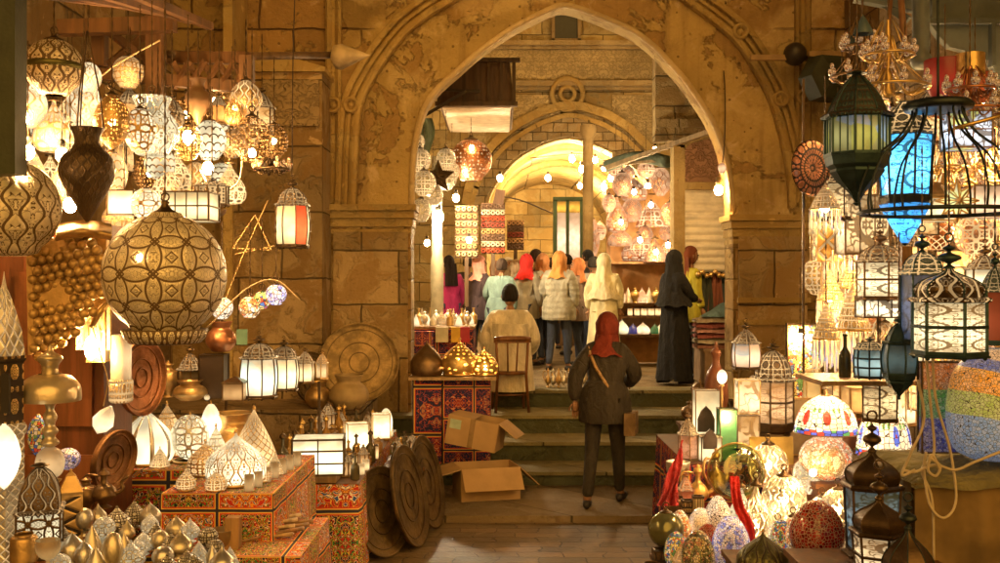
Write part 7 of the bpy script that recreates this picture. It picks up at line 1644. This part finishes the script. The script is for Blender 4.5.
for i, (x, y, c) in enumerate(((706,300,(.06,.07,.05)),(716,296,(.28,.10,.06)),(726,298,(.05,.08,.08)))):
    b = MB(); b.grid(lambda u, v: (.12*(2*u-1)*(.5+.5*v), .03*sin(u*12)+.02*v, -.62*v), 12, 10); o = b.build('hanging_garment', fabric(c)); o.location = W(x,272,13.3); tag(o, ['dark green garment hanging below the brass bells','russet garment hanging in the middle below the brass bells','blue black garment hanging next to the pier below the bells'][i], 'garment')
for i, (x, d, w_, h_, k_) in enumerate(((690,9.4,18,24,'urn'),(703,9.3,16,30,'pot'),(712,9.2,20,22,'onion'),(722,9.25,16,34,'urn'),(735,9.3,20,26,'pot'))):
    I(potk, x, yb(d,R3Z), d, w_, h_, ['tarnished urn at the step end of the shelf behind the stall','dark pot second behind the stall','pierced onion dome behind the stall lanterns','slim tarnished urn behind the winged lantern','dark pot behind the white paper lamp'][i], 'pot', kind=k_, m=metal(('bronze','dark','silver')[i % 3]), name='metal_pot')
table('back_tier', XP(684,9.3), XP(745,9.3), 9.0, 9.6, R3Z, R3Z, RBW, 'narrow dark bench behind the tall lantern tier', RBW)
# items at the top step beside the chair
for i in range(9):
    x = 548+i*5.2; d = 12.25; o = spawn(('hk', i % 2), lambda: ewer(.12, .24, metal('silver' if i % 2 else 'brass')), (XP(x,d), d, PZ+.002), i*.7, 'small %s jug on the edge of the top step' % ('silver' if i % 2 else 'brass'), 'jug', 'little jugs set out on the top step')
# chair and seated man ------------------------------------------------
CZ = .6; ch = empty('wooden_chair', (XP(510,11.60), 11.60, CZ), .12, 'brown wooden chair with curved back rail under the seated man', 'chair'); CW = wood((.22,.09,.03), .4)
b = MB(); b.lathe([(0,.43),(.20,.43),(.21,.44),(.21,.455),(.20,.465),(0,.465)], 24); b.build('seat', CW, ch)
for sx in (-1,1):
    for sy, top in ((-1,.86),(1,.43)):
        b = MB(); b.tube([(sx*.19, sy*.20, 0), (sx*.165, sy*.165, .43)]+([(sx*.185, sy*.20, .86)] if sy < 0 else []), .017, 8); b.build('leg', CW, ch)
b = MB(); b.grid(lambda u, v: ((.215)*sin((u-.5)*2.2)/sin(1.1), -.20-.05*cos((u-.5)*2.6)-(.012 if v > .5 else 0), .80+.10*(v if v < .6 else .6)), 14, 4); b.tube(spline([(-.2,-.2,.84),(-.1,-.245,.85),(.1,-.245,.85),(.2,-.2,.84)], 5), .03, 8); b.build('back_rail', CW, ch)
for x in (-.06,.06): b = MB(); b.tube([(x*.8,-.18,.46),(x,-.24,.83)], .010, 6); b.build('spindle', CW, ch)
b = MB(); b.tube([(-.18,-.18,.2),(.18,-.18,.2)], .010, 6); b.tube([(-.18,.18,.2),(.18,.18,.2)], .010, 6); b.build('stretcher', CW, ch)
person((XP(510,11.85), 11.78, CZ), pi, 1.92, 'man in a cream robe sitting on the wooden chair, seen from behind', robe=(.80,.72,.55), hair=(.015,.01,.008), pose='sit', armL=((.24,-.10,.24),(.20,-.30,.10)), armR=((.24,-.10,.24),(.20,-.30,.10)), lean=.12)
# foreground man on the lower level
person((XP(605,9.2), 9.2, .06), pi-.25, 1.72, 'man in dark clothes and red scarf with a tan strap, walking to the steps', top=(.045,.035,.022), legs=(.035,.028,.018), scarf=(.20,.028,.012), armL=((.27,.10,.24),(.27,.02,.02)), armR=((.26,-.12,.26),(.16,-.30,.16)), lean=.16, stride=2.4, headyaw=.35, headpitch=-.15, strap=(.42,.26,.11), puff=1.5)
# robed woman and others
person((XP(674,12.75), 12.75, PZ), pi/2+.5, 1.66, 'woman in a long black robe and headscarf standing at the top of the steps', robe=(.008,.008,.009), scarf=(.010,.010,.010), armL=((.2,-.10,.24),(.10,-.28,.22)), armR=((.2,-.10,.24),(.10,-.28,.20)), veil=1.)
person((XP(690,13.5), 13.5, PZ), pi/2+.3, 1.74, 'person in yellow top with reddish hair just behind the black robe', top=(.55,.50,.05), legs=(.05,.05,.04), hair=(.22,.06,.025), long_hair=True)
person((XP(604,14.2), 14.2, PZ), pi-.2, 1.66, 'person in a pale yellow hooded robe with a red skirt hem', robe=(.80,.74,.46), scarf=(.82,.75,.52), veil=.8)
PP = [ # px, d, H, yaw, top, scarf, hair, label, extra
 (449,16.0,1.68,pi+.4,(.55,.04,.22),None,(.02,.01,.008),'woman in a bright pink top with long dark hair behind the grey pole',dict(long_hair=True,legs=(.05,.06,.14))),
 (479,15.2,1.66,2.2,(.07,.045,.055),(.75,.36,.30),None,'woman in a dark vest with a salmon pink headscarf near the bracelet rack',dict(puff=1.4)),
 (496,16.6,1.60,1.4,(.40,.30,.24),(.62,.38,.30),None,'person with dusty pink headscarf behind the salmon one',dict()),
 (499,14.6,1.62,pi-.3,(.18,.28,.27),None,(.05,.03,.02),'person in a teal grey jacket bending just above the seated man',dict(lean=.2)),
 (516,15.6,1.60,pi+1.0,(.42,.36,.26),(.48,.34,.20),None,'person in beige with a tan headscarf left of the red headscarf',dict()),
 (526,15.4,1.68,2.6,(.34,.30,.22),(.62,.025,.02),None,'person with a bright red headscarf in the middle of the crowd',dict()),
 (543,15.8,1.70,pi+.6,(.42,.40,.33),(.55,.25,.10),None,'person in grey quilted jacket with rust orange scarf, first of two',dict(puff=1.9,quilt=.10)),
 (559,14.6,1.70,pi-.35,(.38,.36,.28),(.60,.26,.07),None,'person in light quilted jacket with bright orange scarf, second of two',dict(puff=2.0,quilt=.10)),
 (578,15.2,1.62,4.3,(.33,.24,.20),(.58,.22,.08),None,'person in brown jacket with orange scarf beside the pale yellow robe',dict(puff=1.5)),
 (588,17.0,1.80,pi+.5,(.07,.08,.10),None,(.02,.02,.02),'tall dark haired person in navy behind the orange scarves',dict()),
 (536,16.6,1.80,1.9,(.12,.05,.04),None,(.04,.02,.01),'person in dark maroon standing deeper behind the red headscarf',dict()),
 (594,15.9,1.66,2.5,(.40,.38,.33),None,(.03,.025,.02),'person in grey quilted jacket half hidden by the pale yellow robe',dict(puff=1.7,quilt=.10)),
 (468,18.0,1.72,pi,(.08,.06,.05),None,(.03,.02,.01),'dark dressed person far back by the earring rack',dict()),
 (567,17.8,1.75,pi+.9,(.30,.26,.2),None,(.03,.02,.01),'bareheaded person in fawn between orange scarves and tall navy one',dict()),
 (508,18.2,1.7,.4,(.3,.1,.12),(.5,.42,.3),None,'person in plum with a cream scarf facing the camera behind the bracelet racks',dict()),
 (551,19.2,1.72,pi-.2,(.25,.08,.05),None,(.05,.03,.02),'person in brick red deep in the lane under the bulbs',dict())]
for px, d, H, yaw, top, scf, hr, lb, ex in PP:
    person((XP(px,d), d, PZ), yaw, H, lb, top=top, scarf=scf, hair=hr or (.02,.01,.01), armL=((.24,-.02,.26),(.20,-.20,.16)), **{**dict(legs=(.04,.05,.08), headyaw=.5*sin(px*1.7), headpitch=.18*sin(px*.9)-.05, strap=(.12,.07,.04) if int(px) % 3 == 0 else None), **ex})

bulbat(548,178,26.5,900,.07,'bulb glowing deep in the vaulted lane, left of the cluster')
bulbat(585,205,31.,900,.07,'farthest bulb at the end of the vaulted lane')
bulbat(500,178,18.5,420,.05,'added bulb to brighten the carved wall beside the inner arch')  # extra source put in to brighten the court wall
bulbat(655,150,19.,420,.05,'added bulb to brighten the carved wall above the awning pole')  # likewise added, to lift the wall over the awning
# ------------------------------------------------------------------ camera, world, output
cam = bpy.data.cameras.new('camera'); co = bpy.data.objects.new('camera', cam); COL.objects.link(co)
co.location = (0,0,CAMZ); co.rotation_euler = (pi/2,0,0); cam.lens = 36.; cam.sensor_width = 36.; cam.clip_start = .05; cam.clip_end = 600; sc.camera = co
w = bpy.data.worlds.new('World'); sc.world = w; w.use_nodes = True; nt = w.node_tree; nt.nodes.clear()
sky = nt.nodes.new('ShaderNodeTexSky'); sky.sky_type = 'NISHITA'; sky.sun_disc = False; sky.sun_elevation = radians(1.); sky.sun_rotation = radians(200)
bg = nt.nodes.new('ShaderNodeBackground'); bg.inputs[1].default_value = .010; ow = nt.nodes.new('ShaderNodeOutputWorld')
nt.links.new(sky.outputs[0], bg.inputs[0]); nt.links.new(bg.outputs[0], ow.inputs[0])
sc.view_settings.view_transform = 'Standard'; sc.view_settings.look = 'None'; sc.view_settings.exposure = EXPO; sc.view_settings.gamma = 1; sc.view_settings.use_curve_mapping = False
sc.render.engine = 'CYCLES'; cy = sc.cycles
cy.use_denoising = True; cy.denoiser = 'OPENIMAGEDENOISE'; cy.max_bounces = 6; cy.diffuse_bounces = 3; cy.glossy_bounces = 3; cy.transmission_bounces = 4; cy.transparent_max_bounces = 12
cy.sample_clamp_indirect = 4.; cy.sample_clamp_direct = 0.; cy.caustics_reflective = False; cy.caustics_refractive = False; cy.use_light_tree = True; cy.blur_glossy = 1.
cy.use_adaptive_sampling = True; cy.adaptive_threshold = .02

# added warm fill light, standing in for the bazaar's glow behind the camera
sl = bpy.data.lights.new('fill_sun', 'SUN'); so = bpy.data.objects.new('fill_sun', sl); COL.objects.link(so); sl.energy = .76; sl.angle = radians(70); sl.color = (1,.51,.105)
so.rotation_euler = (radians(90-24), 0, radians(12))
